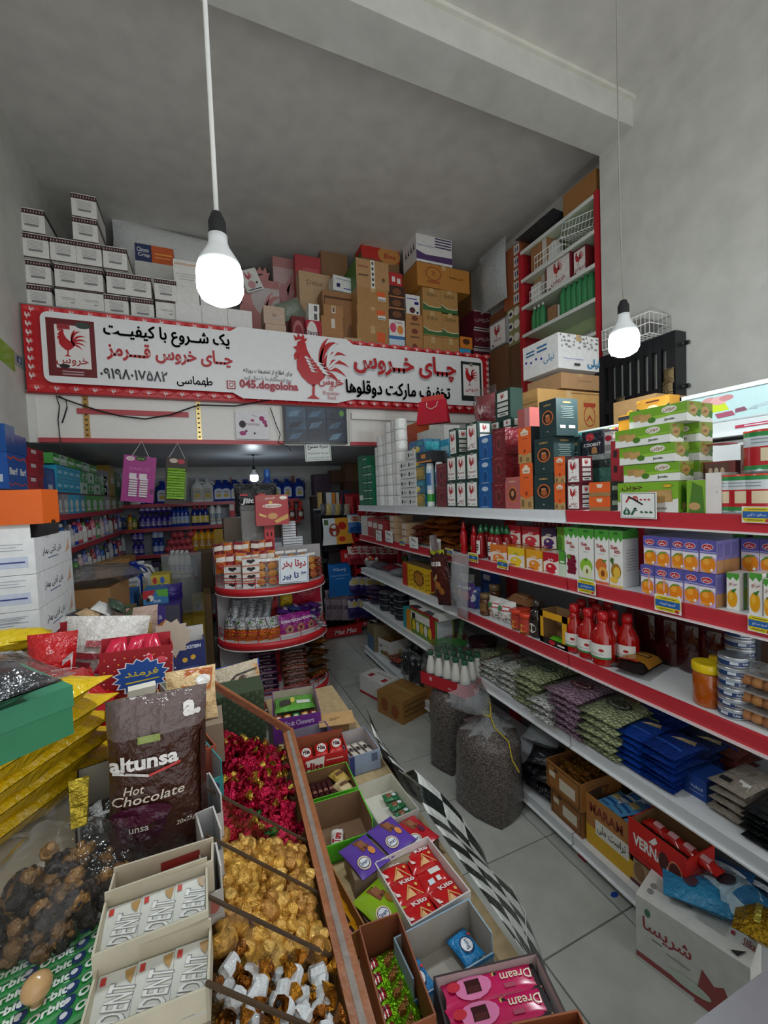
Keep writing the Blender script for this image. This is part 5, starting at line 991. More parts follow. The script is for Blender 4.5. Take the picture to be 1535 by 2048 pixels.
place(Spec('date_pack','date pack',dp),'black and gold date pack lying on the third shelf',(XE+.115,ypx(1272,XE+.1,.94),SZ[2]+.001),rz=-78)
hj = bottle([(.038,0),(.041,.006),(.041,.105),(.036,.115)],0xA85010,'liquid',18)
place(Spec('honey_jar','jar',hj,[('lid',MB().lathe([(.0425,.113),(.044,.116),(.044,.138),(.042,.141),(.036,.1415),(0,.137)],0xE0C018,'gloss',18))]),'amber honey jar with bright yellow lid on the third shelf',(XE+.06,ypx(1412,XE+.055,.97),SZ[2]+.001))
place(Spec('honey_jar','jar',bottle([(.03,0),(.032,.006),(.032,.09),(.028,.1)],0xC08020,'liquid',16),[('lid',MB().lathe([(.033,.1),(.034,.12),(0,.121)],0xD8A820,'gloss',16))]),'smaller yellow jar behind the honey jar',(XE+.19,ypx(1437,XE+.18,.97),SZ[2]+.001))
tc = MB().lathe([(.0385,0,0xB8BCC0,'steel'),(.04,.002,0xB8BCC0,'steel'),(.0395,.006,0x203A66),(.0395,.020,0x9AA4AE),(.0395,.027,0xB8BCC0,'steel'),(.04,.031,0xC0C4C8,'steel'),(.036,.032,0x9AA0A4,'steel'),(0,.031)],0x203A66,'gloss',18)
tc.print(wrap(.0397,.004,.022,-90,100),.0397*R(100),.022,[('r',.1,.3,.4,.7,0xC0C8D0),('t','TUNA',.7,.45,.3,0xD8DCE4,{'w': .3})],curved=True)
tcs = Spec('tuna_can','can',tc)
for r in range(6): place(tcs,f'navy and silver tuna can, {ordn(r+1)} up in the front pile',(XE+.055+.002*(r % 2),ypx(1463,XE+.05,.97),SZ[2]+.001+.0325*r),rz=-70+7*r,group='tuna cans')
for r in range(8): place(tcs,f'navy and silver tuna can, {ordn(r+1)} up in the rear pile',(XE+.15+.002*(r % 2),ypx(1478,XE+.15,1.0),SZ[2]+.001+.0325*r),rz=-70+7*r,group='tuna cans')
for r in range(3):
    cl = MB().hexa([(-.06,-.05,0),(.06,-.05,0),(.06,.05,0),(-.06,.05,0),(-.068,-.058,.05),(.068,-.058,.05),(.068,.058,.05),(-.068,.058,.05)],0xE0DAD0,'clear')
    cl.box((-.075,-.065,.048),(.075,.065,.053),0xE8E8E4,'haze')
    ck = MB()
    for i in range(3):
        for j in range(4): ck.lathe([(.0,.006),(.017,.01),(.018,.02),(.012,.035),(0,.04)],(0xA86A34,0xB87C40,0x9A5C2C)[(i+j) % 3],'card',8,c=(-.042+.028*j,-.032+.032*i))
    place(Spec('cookie_box','cookie box',cl,[('cookies',ck)]),f'clear plastic box of brown cookies, {("bottom","middle","top")[r]} of its pile',(XE+.085,ypx(1522,XE+.06,.96)-.01,SZ[2]+.001+.0545*r),rz=-90)
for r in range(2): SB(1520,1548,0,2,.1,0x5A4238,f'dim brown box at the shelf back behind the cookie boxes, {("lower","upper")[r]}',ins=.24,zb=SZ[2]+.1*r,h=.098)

# ---------- fourth shelf: sacks of pulses
def beanbag(c,lab,seed,w=.19,d=.28,t=.038): 
    return pillow(w,d,t,c,[('e',.5,.5,.3,.15,lab,16),('e',.5,.5,.24,.1,0xD8D8CC,16),('e',.5,.5,.2,.07,lab,12)] if lab else (),seed=seed,stand=False,mt='beans',puff=.35,crimp=.05)
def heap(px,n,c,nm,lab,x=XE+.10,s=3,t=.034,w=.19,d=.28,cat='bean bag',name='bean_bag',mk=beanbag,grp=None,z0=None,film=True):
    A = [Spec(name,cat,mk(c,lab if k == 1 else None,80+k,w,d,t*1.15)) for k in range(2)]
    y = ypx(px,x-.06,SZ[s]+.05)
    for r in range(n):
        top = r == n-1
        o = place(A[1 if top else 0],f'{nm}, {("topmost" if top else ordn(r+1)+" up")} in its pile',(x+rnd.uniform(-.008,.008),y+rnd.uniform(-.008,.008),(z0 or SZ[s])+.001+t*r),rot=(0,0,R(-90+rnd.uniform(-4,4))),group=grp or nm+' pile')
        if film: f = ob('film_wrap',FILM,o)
FILM = pillow(.20,.29,.05,0xF0F2F2,seed=90,stand=False,mt='clear',puff=.35,crimp=.05).build('film_wrap')
GRN,WBN,PUR = 0xB4BE8C,0xE8E8DE,0xA8849A
heap(962,2,GRN,'green bean bag near the sauce bowls',0x4C7A48,x=XE+.2)
heap(1000,3,WBN,'white bean bag in the far white pile',0x6A7A6A,x=XE+.14)
heap(1034,4,WBN,'white bean bag in the near white pile',0x6A7A5A,x=XE+.13)
heap(1072,5,GRN,'green bean bag in the middle green pile',0x4C7A48,x=XE+.12)
heap(1098,3,0xE2E2DC,'flat white bean bag before the purple pile',None,x=XE+.08,w=.14)
heap(1150,6,PUR,'purple bean bag',0x8C1E3C,x=XE+.10,t=.032)
heap(1216,5,GRN,'green bean bag in the nearest green pile',0x4C5A34,x=XE+.11,t=.034)
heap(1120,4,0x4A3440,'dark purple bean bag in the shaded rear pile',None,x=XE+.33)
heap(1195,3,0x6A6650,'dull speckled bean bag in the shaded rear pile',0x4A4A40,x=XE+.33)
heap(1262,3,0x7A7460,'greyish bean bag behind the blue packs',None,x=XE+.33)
def bluepk(c,lab,seed,w,d,t): return pillow(w,d,t,c,[('r',.1,.3,.9,.36,0x2C5CB8),('p',[(.3,.6),(.9,.7),(.8,.85),(.5,.75)],0xC8B084)] if lab else [('r',.1,.3,.9,.36,0x1A3A8C)],seed=seed,stand=False,mt='film',puff=.3)
heap(1268,6,0x123A8C,'blue coffee pack in the left blue pile',1,x=XE+.10,t=.024,w=.11,d=.19,cat='coffee pack',name='coffee_pack',mk=bluepk,film=False)
heap(1324,6,0x0F2F78,'blue coffee pack in the right blue pile',1,x=XE+.10,t=.024,w=.13,d=.19,cat='coffee pack',name='coffee_pack',mk=bluepk,film=False)
heap(1310,7,0x102C6C,'blue coffee pack in the rear blue pile',1,x=XE+.30,t=.025,w=.13,d=.19,cat='coffee pack',name='coffee_pack',mk=bluepk,film=False)
heap(1382,4,0x0E2450,'dark blue coffee pack in the deep right pile',1,x=XE+.26,t=.025,w=.13,d=.19,cat='coffee pack',name='coffee_pack',mk=bluepk,film=False)
SB(1362,1412,1545,3,.12,0x123C86,'small blue carton in front of the dark blue packs',[('t','Vahid',.6,.5,.16,0xB0BCD0,{'w': .5}),('r',.3,.25,.9,.28,0x8CA0C8)],ins=.08,h=.075)
def greypk(c,lab,seed,w,d,t): return pillow(w,d,t,c,[('r',.2,.1,.5,.2,0x222222),('r',.6,.05,.9,.3,0xD8D8D0)],seed=seed,stand=False,mt='film',puff=.22)
heap(1470,4,0x8C8276,'grey film wrapped pack',1,x=XE+.15,t=.03,w=.11,d=.2,cat='food pack',name='food_pack',mk=greypk,film=False)
heap(1540,5,0x16181A,'black glossy pack',1,x=XE+.12,t=.022,w=.12,d=.2,cat='food pack',name='food_pack',mk=greypk,film=False)
heap(1430,3,0x5A2C24,'dark red pack at the back of the fourth shelf',None,x=XE+.36,t=.03,w=.16,d=.16,cat='food pack',name='food_pack',mk=bluepk,film=False)
# far part of the fourth shelf
tub = MB().lathe([(.06,0),(.07,.01),(.072,.05),(.07,.055),(0,.056)],0x24262C,'gloss',14); tub.lathe([(.074,.05),(.074,.058)],0x6A6E74,'gloss',14)
ts = Spec('plastic_tub','tub',tub)
for c,(px,n) in enumerate(((769,3),(784,3),(800,4))):
    for r in range(n): place(ts,f'black plastic tub, {ordn(r+1)} up in the {("far","middle","near")[c]} tub pile',(XE+.1+.03*(c % 2),ypx(px,XE+.08,.62),SZ[3]+.001+.0585*r),group='black plastic tubs')
for k in range(4): g = pillow(.16,.14,.05,0x4A3A56,seed=95+k,stand=False); place(Spec('snack_bag','snack bag',g),f'dark violet bag at the far end of the fourth shelf, {ordn(k+1)} up',(XE+.1,ypx(748,XE+.08,.6),SZ[3]+.003+.045*k),rz=-90+12*k,group='dark violet bags')
SB(822,870,1240,3,.16,0x6A8A34,'egg printed green and red sweet carton on the fourth shelf',[('r',0,.6,.8,.9,0xE8E4DC),('r',.8,0,1,1,0xB82028)]+[('e',.12+.17*k,.35,.07,.22,(0xE8C830,0xE0E0D8)[k % 2]) for k in range(5)]+[('r',.05,.62,.2,.85,0x222222)],[('r',.1,.1,.9,.9,0xB8BCC0)])
SB(818,876,0,3,.2,0xD8D8D4,'white red and black carton with curved lid on the sweet carton',[('r',0,0,1,.3,0xA82028),('p',[(.0,.3),(.3,.9),(.5,.9),(.3,.3)],0x3A3A40),('p',[(.5,.3),(.7,.9),(.9,.9),(.8,.3)],0x55565C)],zb=ax(870,1240,XE+.015).z+.001,h=.055,ins=.01)
for k,(px,c) in enumerate(((806,0x2C9AA0),(812,0xD88A20),(819,0xC8B040))): SB(px,px+6,1216+6*k,3,.1,c,('thin teal box left of the egg carton','thin orange box left of the egg carton','thin straw yellow box left of the egg carton')[k])
def colander(c=0x48C850):
    m = MB().lathe([(.03,0),(.06,.015),(.085,.05),(.09,.055),(.1,.056)],c,'haze',20); m.lathe([(.055,.016),(.08,.05)],c,'haze',20); return m
place(Spec('colander','colander',colander()),'green plastic colander on the fourth shelf, the lower one',(XE+.03,ypx(886,XE+.03,.6),SZ[3]+.001))
place(Spec('colander','colander',colander(),[('handle',MB().hexa([(-.02,.08,.05),(.02,.08,.05),(.02,.09,.05),(-.02,.09,.05),(-.015,.16,.18),(.015,.16,.18),(.015,.165,.18),(-.015,.165,.18)],0x2E8A34,'haze'))]),'green plastic colander with tall handle stacked beside the first',(XE+.06,ypx(905,XE+.05,.6),SZ[3]+.003),rz=-60,scale=(.95,.95,1.3))
bw = MB().lathe([(.05,0),(.06,.005),(.07,.05),(.074,.054)],0xA82C18,'haze',20); bw.lathe([(.0,.035),(.064,.036)],0x9A3A1C,'film',20)
place(Spec('sauce_bowl','bowl',bw),'red film covered bowl of grated tomato on the shelf edge',(XE+.03,ypx(924,XE+.03,.62),SZ[3]+.001),scale=(1.1,1.1,1.3))
place(Spec('sauce_bowl','bowl',bw),'red covered bowl, second one behind the front bowl',(XE+.16,ypx(906,XE+.14,.62),SZ[3]+.001),scale=(1.1,1.1,1.2))
place(Spec('dark_pot','pot',MB().lathe([(.07,0),(.09,.01),(.095,.1),(.1,.105)],0x38101C,'gloss',18)),'dark maroon plastic bowl behind the red tomato bowl',(XE+.22,ypx(960,XE+.2,.65),SZ[3]+.001))
place(Spec('orange_bag','bag',pillow(.22,.2,.06,0xB85A24,seed=99,stand=False)),'flat orange bag behind the bottle tray on the fourth shelf',(XE+.12,ypx(930,XE+.1,.57)-.15,SZ[3]+.003),rz=-90)
# ---------- bottom shelf
SB(735,748,1255,4,.25,0x8A7A5C,'open grey brown carton of dark sachets at the far bottom shelf',[('r',0,.0,1,.6,0x5A7A94)])
for k in range(7): g = pillow(.06,.07,.02,(0x2A2A30,0xC8C8C8)[k % 2],seed=100+k,stand=False); place(Spec('sweet_sachet','sachet',g),f'black or white sachet on the open carton at the far bottom shelf, {ordn(k+1)}',(XE+.05+.03*(k % 4),ypx(745,XE+.1,.3)-.06*(k//4)-.05,ax(746,1256,XE+.02).z+.002+.004*k),rz=40*k,group='dark sachets at the far end')
o = opentray(.2,.22,.17,0xE0DED8,0x8C6A44,f=[('t','66',.2,.62,.2,0x6A2A28,{'b': .04}),('t','Royal Nuts',.65,.68,.1,0x555555,{'w': .45}),('e',.3,.25,.12,.13,0x4A7A34),('e',.5,.25,.12,.13,0x8A5A34),('e',.68,.25,.12,.13,0xA87A4C)])
place(Spec('carton','carton',o),'white open carton marked 66 on the bottom shelf',(XE+.16,ypx(762,XE+.03,.18),SZ[4]+.001),rz=-78)
wb = MB(); 
for k in range(22): a = k*.61; wb.tube([(0,0,.0),(.04*math.cos(a),.04*math.sin(a),.03),(.09*math.cos(a),.06*math.sin(a),.07+.01*(k % 3))],.004,(0xB8A070,0xA88C58)[k % 2],'plain',4)
place(Spec('straw_basket','basket',wb,[('bowl',MB().lathe([(.03,0),(.05,.02),(.06,.05)],0x8A3A2C,'gloss',12))]),'small basket of dry straw strips beside the 66 carton',(XE+.1,ypx(784,XE+.08,.15),SZ[4]+.001))
g = pillow(.2,.2,.06,0x2A2430,[('r',.1,.1,.5,.4,0xB84830)],seed=110,stand=False); place(Spec('snack_bag','snack bag',g),'dark bag with orange corner lying on the bottom shelf',(XE+.14,ypx(798,XE+.08,.13),SZ[4]+.002),rz=-75)
db = Spec('drink_bottle','bottle',bottle([(.04,0),(.042,.01),(.042,.14),(.02,.19)],0x24262A,'liquid',12),[('cap',MB().lathe([(.021,.19),(.021,.21)],0x8C8E90,'gloss',10))])
for k,(px,dx) in enumerate(((812,.08),(826,.06),(838,.10),(820,.18),(834,.2),(848,.07))): place(db,f'dark bottle in grey film on the bottom shelf, {ordn(k+1)} of six',(XE+dx,ypx(px,XE+dx,.2),SZ[4]+.001),group='dark film wrapped bottles')
g = pillow(.36,.3,.2,0xC8CCD0,seed=112,mt='clear'); place(Spec('film_bag','bag',g),'loose grey film over the dark bottles on the bottom shelf',(XE+.015,ypx(828,XE+.0,.2),SZ[4]+.004),rz=-90)
o = opentray(.22,.25,.12,0xA06A40,0x8C5C34); place(Spec('carton','carton',o),'brown open carton with red packs on the bottom shelf',(XE+.15,ypx(862,XE+.02,.16),SZ[4]+.001),rz=-85)
for k in range(3): g = pillow(.08,.1,.03,0xC82C20,seed=114+k,stand=False); place(Spec('sweet_sachet','sachet',g),f'red sachet in the brown open bottom carton, {ordn(k+1)}',(XE+.1+.05*k,ypx(862,XE+.02,.16)+.02*(k-1),SZ[4]+.075+.012*k),rz=30*k)
for k,(px,dz,c) in enumerate(((1062,0,0x17181C),(1085,0,0x1C1C20),(1070,.07,0x15161A),(1092,.07,0x1A1A1E),(1078,.14,0x202024))):
    g = pillow(.16,.2,.09,c,[('r',.2,.6,.5,.7,0xA8A8AC)],seed=120+k,stand=False); place(Spec('black_bag','bag',g),f'black glossy bag behind the seed sack, {ordn(k+1)} up the heap',(XE+.10,ypx(px,XE+.05,.2),SZ[4]+.002+dz),rz=-90+9*k,group='black glossy bags')
g = pillow(.18,.14,.1,0xB8C0C4,seed=126,mt='haze',stand=False); place(Spec('film_bag','bag',g),'crumpled clear bag on the black bags beside the seed sack',(XE+.08,ypx(1075,XE+.05,.4),SZ[4]+.24),rz=-60)
pb_ = [('r',.04,.08,.96,.11,0x4A2E1C),('r',.04,.9,.96,.93,0x4A2E1C),('r',.04,.08,.06,.93,0x4A2E1C),('r',.94,.08,.96,.93,0x4A2E1C),('r',.4,.25,.85,.65,0xD8CDB8),('r',.1,.5,.28,.7,0xD8CDB8),('e',.3,.8,.06,.06,0x4A2E1C)]
yq = ypx(1128,XE+.0,.3)
place(Spec('carton','carton',pack(.19,.22,.125,0x94602F,f=pb_,r=[('t','Z',.5,.5,.4,0x6A3A1C)])),'brown bordered carton under the open one of gold sticks',(XE+.12,yq,SZ[4]+.001),rz=-92)
o = opentray(.21,.24,.13,0xA06A34,0x7A4E28,f=pb_,r=[('t','Z',.6,.5,.4,0x6A3A1C)])
place(Spec('carton','carton',o),'open brown carton filled with gold stick biscuits',(XE+.115,yq,SZ[4]+.128),rz=-92)
stk = MB().box((-.008,-.06,0),(.008,.06,.014),0x9A6A2C,'foil'); sps = Spec('stick_biscuit','biscuit',stk)
for k in range(16): place(sps,f'gold wrapped stick biscuit in the open brown carton, layer {ordn(1+k//6)}, {ordn(k % 6+1)}',(XE+.06+.028*(k % 5),yq-.04+.02*(k//5),SZ[4]+.21+.013*(k//5)),rot=(R(rnd.uniform(-6,6)),0,R(rnd.uniform(-60,60))),group='gold stick biscuits')
for k in range(3): g = pillow(.14,.2,.1,0xA8841C,[('r',.2,.3,.8,.5,0x6A4A18)],seed=130+k); place(Spec('snack_bag','snack bag',g),f'mustard yellow bag at the back behind the gold sticks, {ordn(k+1)}',(XE+.34,yq+.25-.2*k,SZ[4]+.001),rz=-90)
ym = ypx(1215,XE+.0,.3)
w_ = ypx(1168,XE+.01,.25)-ypx(1262,XE+.01,.2)
o = opentray(w_,.3,.22,0xB0763A,0x5A3E26,f=[('r',0,0,1,.38,0xD8A81C),('t','MARAM',.45,.78,.2,0x7A2E1C,{'w': .72,'b': .03}),('r',.22,.3,.92,.6,0xE2E0D6),('t','تراست ملی',.56,.45,.2,0x2A2A2A,{'w': .6})])
place(Spec('carton','carton',o),'open tan and yellow carton of blue biscuit packs on bottom shelf',(XE+.17,(ypx(1168,XE+.01,.25)+ypx(1262,XE+.01,.2))/2,SZ[4]+.001),rz=-90)
for k in range(6):
    g = pillow(.07,.15,.022,(0x5AA0D0,0xD8E4EC)[k % 2],[('r',.1,.3,.9,.4,0x2A5CA0),('r',.2,.5,.8,.75,(0xD8C48C,0x3A7AC0)[k % 2]),('t','WAFER',.5,.15,.07,0x2A3A6A,{'w': .7})],seed=140+k,stand=False,mt='gloss')
    place(Spec('wafer_pack','wafer pack',g),f'blue white wafer pack in the tan yellow carton, {ordn(k+1)} from the far side',(XE+.13+.06*(k % 2),ym+.07-.035*k,SZ[4]+.17+.006*(k % 3)),rz=-90+rnd.uniform(-20,20),group='blue white wafer packs')
# VERNA carton on a tan one
yv0,yv1 = ypx(1372,XE+.0,.25),ypx(1256,XE+.0,.3); wv = yv1-yv0
place(Spec('carton','carton',pack(wv*.9,.2,.12,0xB89C78,f=[('e',.2,.5,.12,.3,0x8C6848),('e',.45,.5,.12,.3,0x9A7450),('r',0,0,1,.12,0x5A2A3A),('r',.7,.1,.9,.3,0x4A3A34)])),'beige picture carton under the red carton of tea biscuits',(XE+.12,(yv0+yv1)/2+.02,SZ[4]+.001),rz=-90)
o = opentray(wv,.16,.15,0xCE1C14,0x9A7450,f=[('t','VERNA',.37,.52,.3,0xEDEAE6,{'w': .56,'b': .04}),('p',[(.38,.72),(.5,.95),(.54,.85),(.47,.72)],0xEDEAE6),('e',.64,.5,.09,.24,0x4A1810),('e',.83,.42,.12,.3,0xE08A5C),('e',.83,.42,.105,.26,0x5A2014),('p',[(.68,.2),(.7,.5),(.73,.24),(.8,.14),(.7,.1)],0xEDDCD0),('r',.1,.12,.55,.15,0xA83028)],r=[('t','VERNA',.5,.5,.22,0xB86A64,{'w': .7})],hl=.14,hr=.14,hb=.16)
fl = MB().hexa([(-wv/2,-.081,.15),(wv/2,-.081,.15),(wv/2,-.078,.15),(-wv/2,-.078,.15),(-wv/2+.05,-.075,.165),(-wv/2+.16,-.075,.165),(-wv/2+.16,-.072,.165),(-wv/2+.05,-.072,.165)],0xC01C14)
place(Spec('carton','carton',o),'red open carton with bold white lettering and chocolate biscuit picture',(XE+.08,(yv0+yv1)/2,SZ[4]+.123),rot=(0,R(0),R(-90)))
for k in range(4): 
    g = pillow(.05,.1,.04,0xB81C18,[('r',.2,.3,.8,.6,0xD8A0A0)],seed=150+k,stand=False,mt='gloss'); place(Spec('biscuit_packet','biscuit packet',g),f'red biscuit packet in the red white lettered carton, {ordn(k+1)} from the far end',(XE+.085,yv1-.06-.055*k,SZ[4]+.215),rz=0,group='red biscuit packets')
for k,(px,dx,c,r_) in enumerate(((1375,.24,0x3A8AC0,20),(1410,.22,0x24588C,-10),(1440,.26,0x2C4A70,30),(1345,.28,0x3A7A50,5),(1470,.3,0x1E3A54,0))):
    g = pillow(.16,.24,.08,c,[('r',.1,.55,.9,.7,0xD8E0E8),('r',.3,.2,.7,.4,(0xC83838,0x8CB8D8)[k % 2])],seed=155+k,stand=False); place(Spec('snack_pouch','pouch',g),('sky blue white pouch behind the red biscuit carton','dark blue pouch beside the red biscuit carton','navy pouch right of the dark blue one','green pouch behind the red biscuit carton','deep blue pouch at the near end of the bottom shelf')[k],(XE+dx,ypx(px,XE+dx-.1,.25),SZ[4]+.002+.05*(k % 2)),rz=-60+r_)
# ---------- shelf edge cards
def card(p0,q0,p1,q1,label,items,x=XE-.02,col=0xE8EAE6,name='price_card',cat='price card',tilt=0):
    a,b = ax(p0,q1,x),ax(p1,q1,x); zt,zb = ax((p0+p1)/2,q0,x).z,ax((p0+p1)/2,q1,x).z
    w,h = a.y-b.y,zt-zb
    m = MB().box((-w/2,-.0012,0),(w/2,0,h),col,'card'); m.print(plane((-w/2,-.0012,0),(w,0,0),(0,0,h)),w,h,items)
    place(Spec(name,cat,m),label,(x,(a.y+b.y)/2,zb),rot=(R(tilt),0,R(-90)))
num = lambda s1,s2: [('r',.02,.02,.98,.04,0x333333),('t',s1,.5,.72,.22,0x2A2A2A,{'w': .8,'b': .03}),('p',[(.2,.9),(.26,.92),(.8,.58),(.75,.55)],0x1A1A1A),('t',s2,.5,.28,.24,0x2A2A2A,{'w': .8,'b': .03})]
card(1241,985,1313,1037,'large white price card with crossed out red number under biscuit cartons',[('r',.03,.03,.97,.045,0x222222),('r',.03,.955,.97,.97,0x222222),('r',.03,.03,.042,.97,0x222222),('r',.958,.03,.97,.97,0x222222),('t','۸۹۰۰۰',.5,.74,.26,0xB01C24,{'w': .7,'b': .03,'cap': False}),('p',[(.22,.84),(.28,.86),(.66,.56),(.62,.52)],0x16161A),('t','۵۸۰۰۰',.5,.27,.3,0x1E5A3C,{'w': .82,'b': .03,'cap': False})])
for k,(a,b,c,d,s1,s2) in enumerate(((752,1061,763,1082,'۲۰۰۰','۲۰۰۰'),(771,1062,785,1085,'۱۹۰۰۰','۱۸۰۰۰'),(819,1074,836,1097,'۱۲۰۰۰','۱۰۰۰'),(860,1077,882,1106,'۲۹۰۰۰','۲۴۰۰۰'))):
    card(a,b,c,d,f'small white handwritten price card on the second shelf edge, {ordn(k+1)} from the far end',num(s1,s2))
lab = lambda s: [('e',.14,.5,.13,.44,0xD8C41C),('e',.86,.5,.13,.44,0xD8C41C),('r',.12,.06,.88,.94,0xD8C41C),('r',.04,.3,.96,.7,0x1F5FA8),('t',s,.5,.5,.2,0xE4ECF4,{'w': .6}),('r',.2,.8,.8,.84,0x5A5A20),('r',.2,.16,.7,.2,0x5A5A20),('e',.86,.16,.08,.1,0xC03038)]
for k,(a,b,c,d,s) in enumerate(((799,1079,809,1091,'قیمت'),(890,1097,906,1111,'سس'),(937,1106,956,1124,'ژله'),(994,1119,1016,1138,'ژله'),(1155,1160,1191,1187,'سن ایچ لیتری'),(1309,1192,1362,1225,'آبمیوه کوچک'),(1495,1232,1545,1266,'آبمیوه سن ایچ'))):
    card(a,b,c,d,f'yellow and blue shelf label on the second shelf edge, {ordn(k+1)} from the far end',lab(s),name='shelf_label',cat='shelf label')
card(1483,1013,1545,1046,'yellow and blue shelf label under the tomato paste cans',lab('رب فلزی ۸۰۰ گرمی'),name='shelf_label',cat='shelf label')

# ================================================================== ON THE FLOOR OF THE AISLE
def seed_sack(pts_base,h,lab,seed,neck=None,label2=None):
    """a stout clear sack of brown seeds; footprint corners given on the floor"""
    rr = random.Random(seed); c = sum((Vector(p) for p in pts_base),Vector())/4
    m = MB(); N = 24; L = 12; rings = []
    for j in range(L+1):
        t = j/L; ring = []
        for k in range(N):
            a = 2*math.pi*k/N; u = (k/N*4) % 4; i = int(u); f = u-i
            e = pts_base[i]*(1-f)+pts_base[(i+1) % 4]*f-c
            circ = e.normalized()*(sum((p-c).length for p in pts_base)/4*.86)
            mix = min(1,.35+1.1*t); q = e*(1-mix)+circ*mix
            bulge = 1+.06*math.sin(math.pi*t)-(.0 if t < .86 else .45*((t-.86)/.14)**2)
            q = q*bulge*(1+rr.uniform(-.012,.012))
            ring.append(m.vert(c+Vector((q.x,q.y,h*t-(0 if t < .9 else .01*rr.random())))))
        rings.append(ring)
    for j in range(L):
        for k in range(N): m.face((rings[j][k],rings[j][(k+1) % N],rings[j+1][(k+1) % N],rings[j+1][k]),0x8C7E76,'husk',True)
    m.face(rings[-1],0x8C7E76,'husk',True); m.face(rings[0][::-1],0x6A5E58,'husk')
    # the film skin, a few mm outside
    sk = MB(); R2 = []
    for j in range(L+1):
        R2.append([sk.vert(Vector(m.v[i])+(Vector((m.v[i][0],m.v[i][1],0))-Vector((c.x,c.y,0))).normalized()*.004+Vector((0,0,.004*(j == L)))) for i in rings[j]])
    for j in range(L):
        for k in range(N): sk.face((R2[j][k],R2[j][(k+1) % N],R2[j+1][(k+1) % N],R2[j+1][k]),0xE8ECEE,'clear',True)
    parts = [('film',sk)]
    if neck:
        nk = MB(); P = [c+Vector((0,0,h-.012))]+[c+Vector(q)+Vector((0,0,h)) for q in neck]
        RR = (.13,.022,.06,.085); G = []
        for p,r in zip(P,RR):
            G.append([nk.vert(p+Vector((r*(1+.25*(-1)**k)*math.cos(2*math.pi*k/18),r*.75*(1+.25*(-1)**k)*math.sin(2*math.pi*k/18),(r*.5*math.cos(2*math.pi*k/18) if r > .05 and p is not P[0] else 0)))) for k in range(18)])
        for j in range(3):
            for k in range(18): nk.face((G[j][k],G[j][(k+1) % 18],G[j+1][(k+1) % 18],G[j+1][k]),0xE4EAEE,'haze',True)
        t0 = P[1]; st = MB().tube([t0+Vector((-.025,0,0)),t0+Vector((0,-.026,0)),t0+Vector((.025,0,0)),t0+Vector((0,.026,0)),t0+Vector((-.025,0,0))],.005,0xC8B020,'plain',6)
        st.tube([t0+Vector((0,-.026,0)),t0+Vector((-.005,-.07,-.04)),t0+Vector((.012,-.15,-.07)),t0+Vector((.0,-.19,-.14)),t0+Vector((.03,-.2,-.2))],.003,0xC8B020,'plain',5)
        st.tube([t0+Vector((0,-.026,0)),t0+Vector((.0,-.03,.05)),t0+Vector((-.01,-.03,.1))],.003,0xC8B020,'plain',5)
        parts += [('gathered_neck',nk),('yellow_string',st,(),'yellow tie string')]
    return place(Spec('seed_sack','sack',m,parts),lab,(0,0,0))
F = [Vector(az(p,q,0)) for p,q in ((905,1606),(996,1666))]
a,b = F; dirv = (b-a).normalized(); nrm = Vector((-dirv.y,dirv.x,0)); nrm = nrm if nrm.y > 0 else -nrm
wd = (b-a).length+.01
b = a+dirv*wd; 
A = [a+nrm*.02,b+nrm*.02,b+nrm*.24,a+nrm*.24]
hs = .44
seed_sack(A,hs,'clear tied sack of brown seeds, the nearer of two on the tiles',5,((.0,.0,.05),(-.06,.0,.12),(-.13,.02,.19)))
a2 = Vector(az(860,1528,0)); B = [a2,a2+dirv*.17,a2+dirv*.17+nrm*.24,a2+nrm*.24]
hs2 = .48
seed_sack(B,hs2,'clear sack of brown seeds under the tray of milk bottles',6)
c2 = sum(B,Vector())/4
ang = math.degrees(math.atan2(dirv.y,dirv.x))
tr = opentray(.34,.25,.075,0xB8202C,0x8C1820,t=.003,f=[('r',.2,.5,.26,.8,0xD8A0A4),('r',.6,.3,.68,.4,0xD8A0A4)],r=[('r',.4,.5,.6,.7,0xD8A0A4)])
place(Spec('bottle_tray','tray',tr),'red cardboard tray holding milk bottles on the seed sack',(c2.x+.03,c2.y-.0,hs2+.001),rz=ang+4)
mb = bottle([(.026,0),(.028,.006),(.028,.075),(.02,.115),(.014,.135),(.014,.145)],0xE6E4DC,'gloss',14,[('r',0,.2,1,.9,0x3A3C50),('e',.5,.55,.2,.25,0xD8D8DC),('r',.1,.25,.9,.33,0xB8B8C4)],.0283,.0,.06,170)
ms = Spec('milk_bottle','bottle',mb,[('cap',MB().lathe([(.0165,.145),(.018,.148),(.018,.166),(.016,.169),(0,.1695)],0x1C5A3C,'gloss',14))])
M_ = Matrix.Rotation(R(ang+4),3,'Z')
for i in range(5):
    for j in range(3):
        v = M_ @ Vector((-.125+.0615*i,-.075+.07*j,0)); place(ms,f'white drinking yoghurt bottle with green cap, {ordn(i+1)} from left in the {("front","middle","rear")[j]} row',(c2.x+.03+v.x,c2.y+v.y,hs2+.006),rz=ang-5+rnd.uniform(-20,20),scale=(1.08,1.08,1.18),group='drinking yoghurt bottles')
fw = MB().hexa([(-.165,-.12,.08),(.165,-.12,.08),(.165,.12,.08),(-.165,.12,.08),(-.15,-.105,.205),(.15,-.105,.205),(.15,.105,.205),(-.15,.105,.205)],0xEDF2F2,'clear')
place(Spec('shrink_film','film',fw),'clear shrink film over the drinking yoghurt bottles',(c2.x+.03,c2.y,hs2+.001),rz=ang+4)
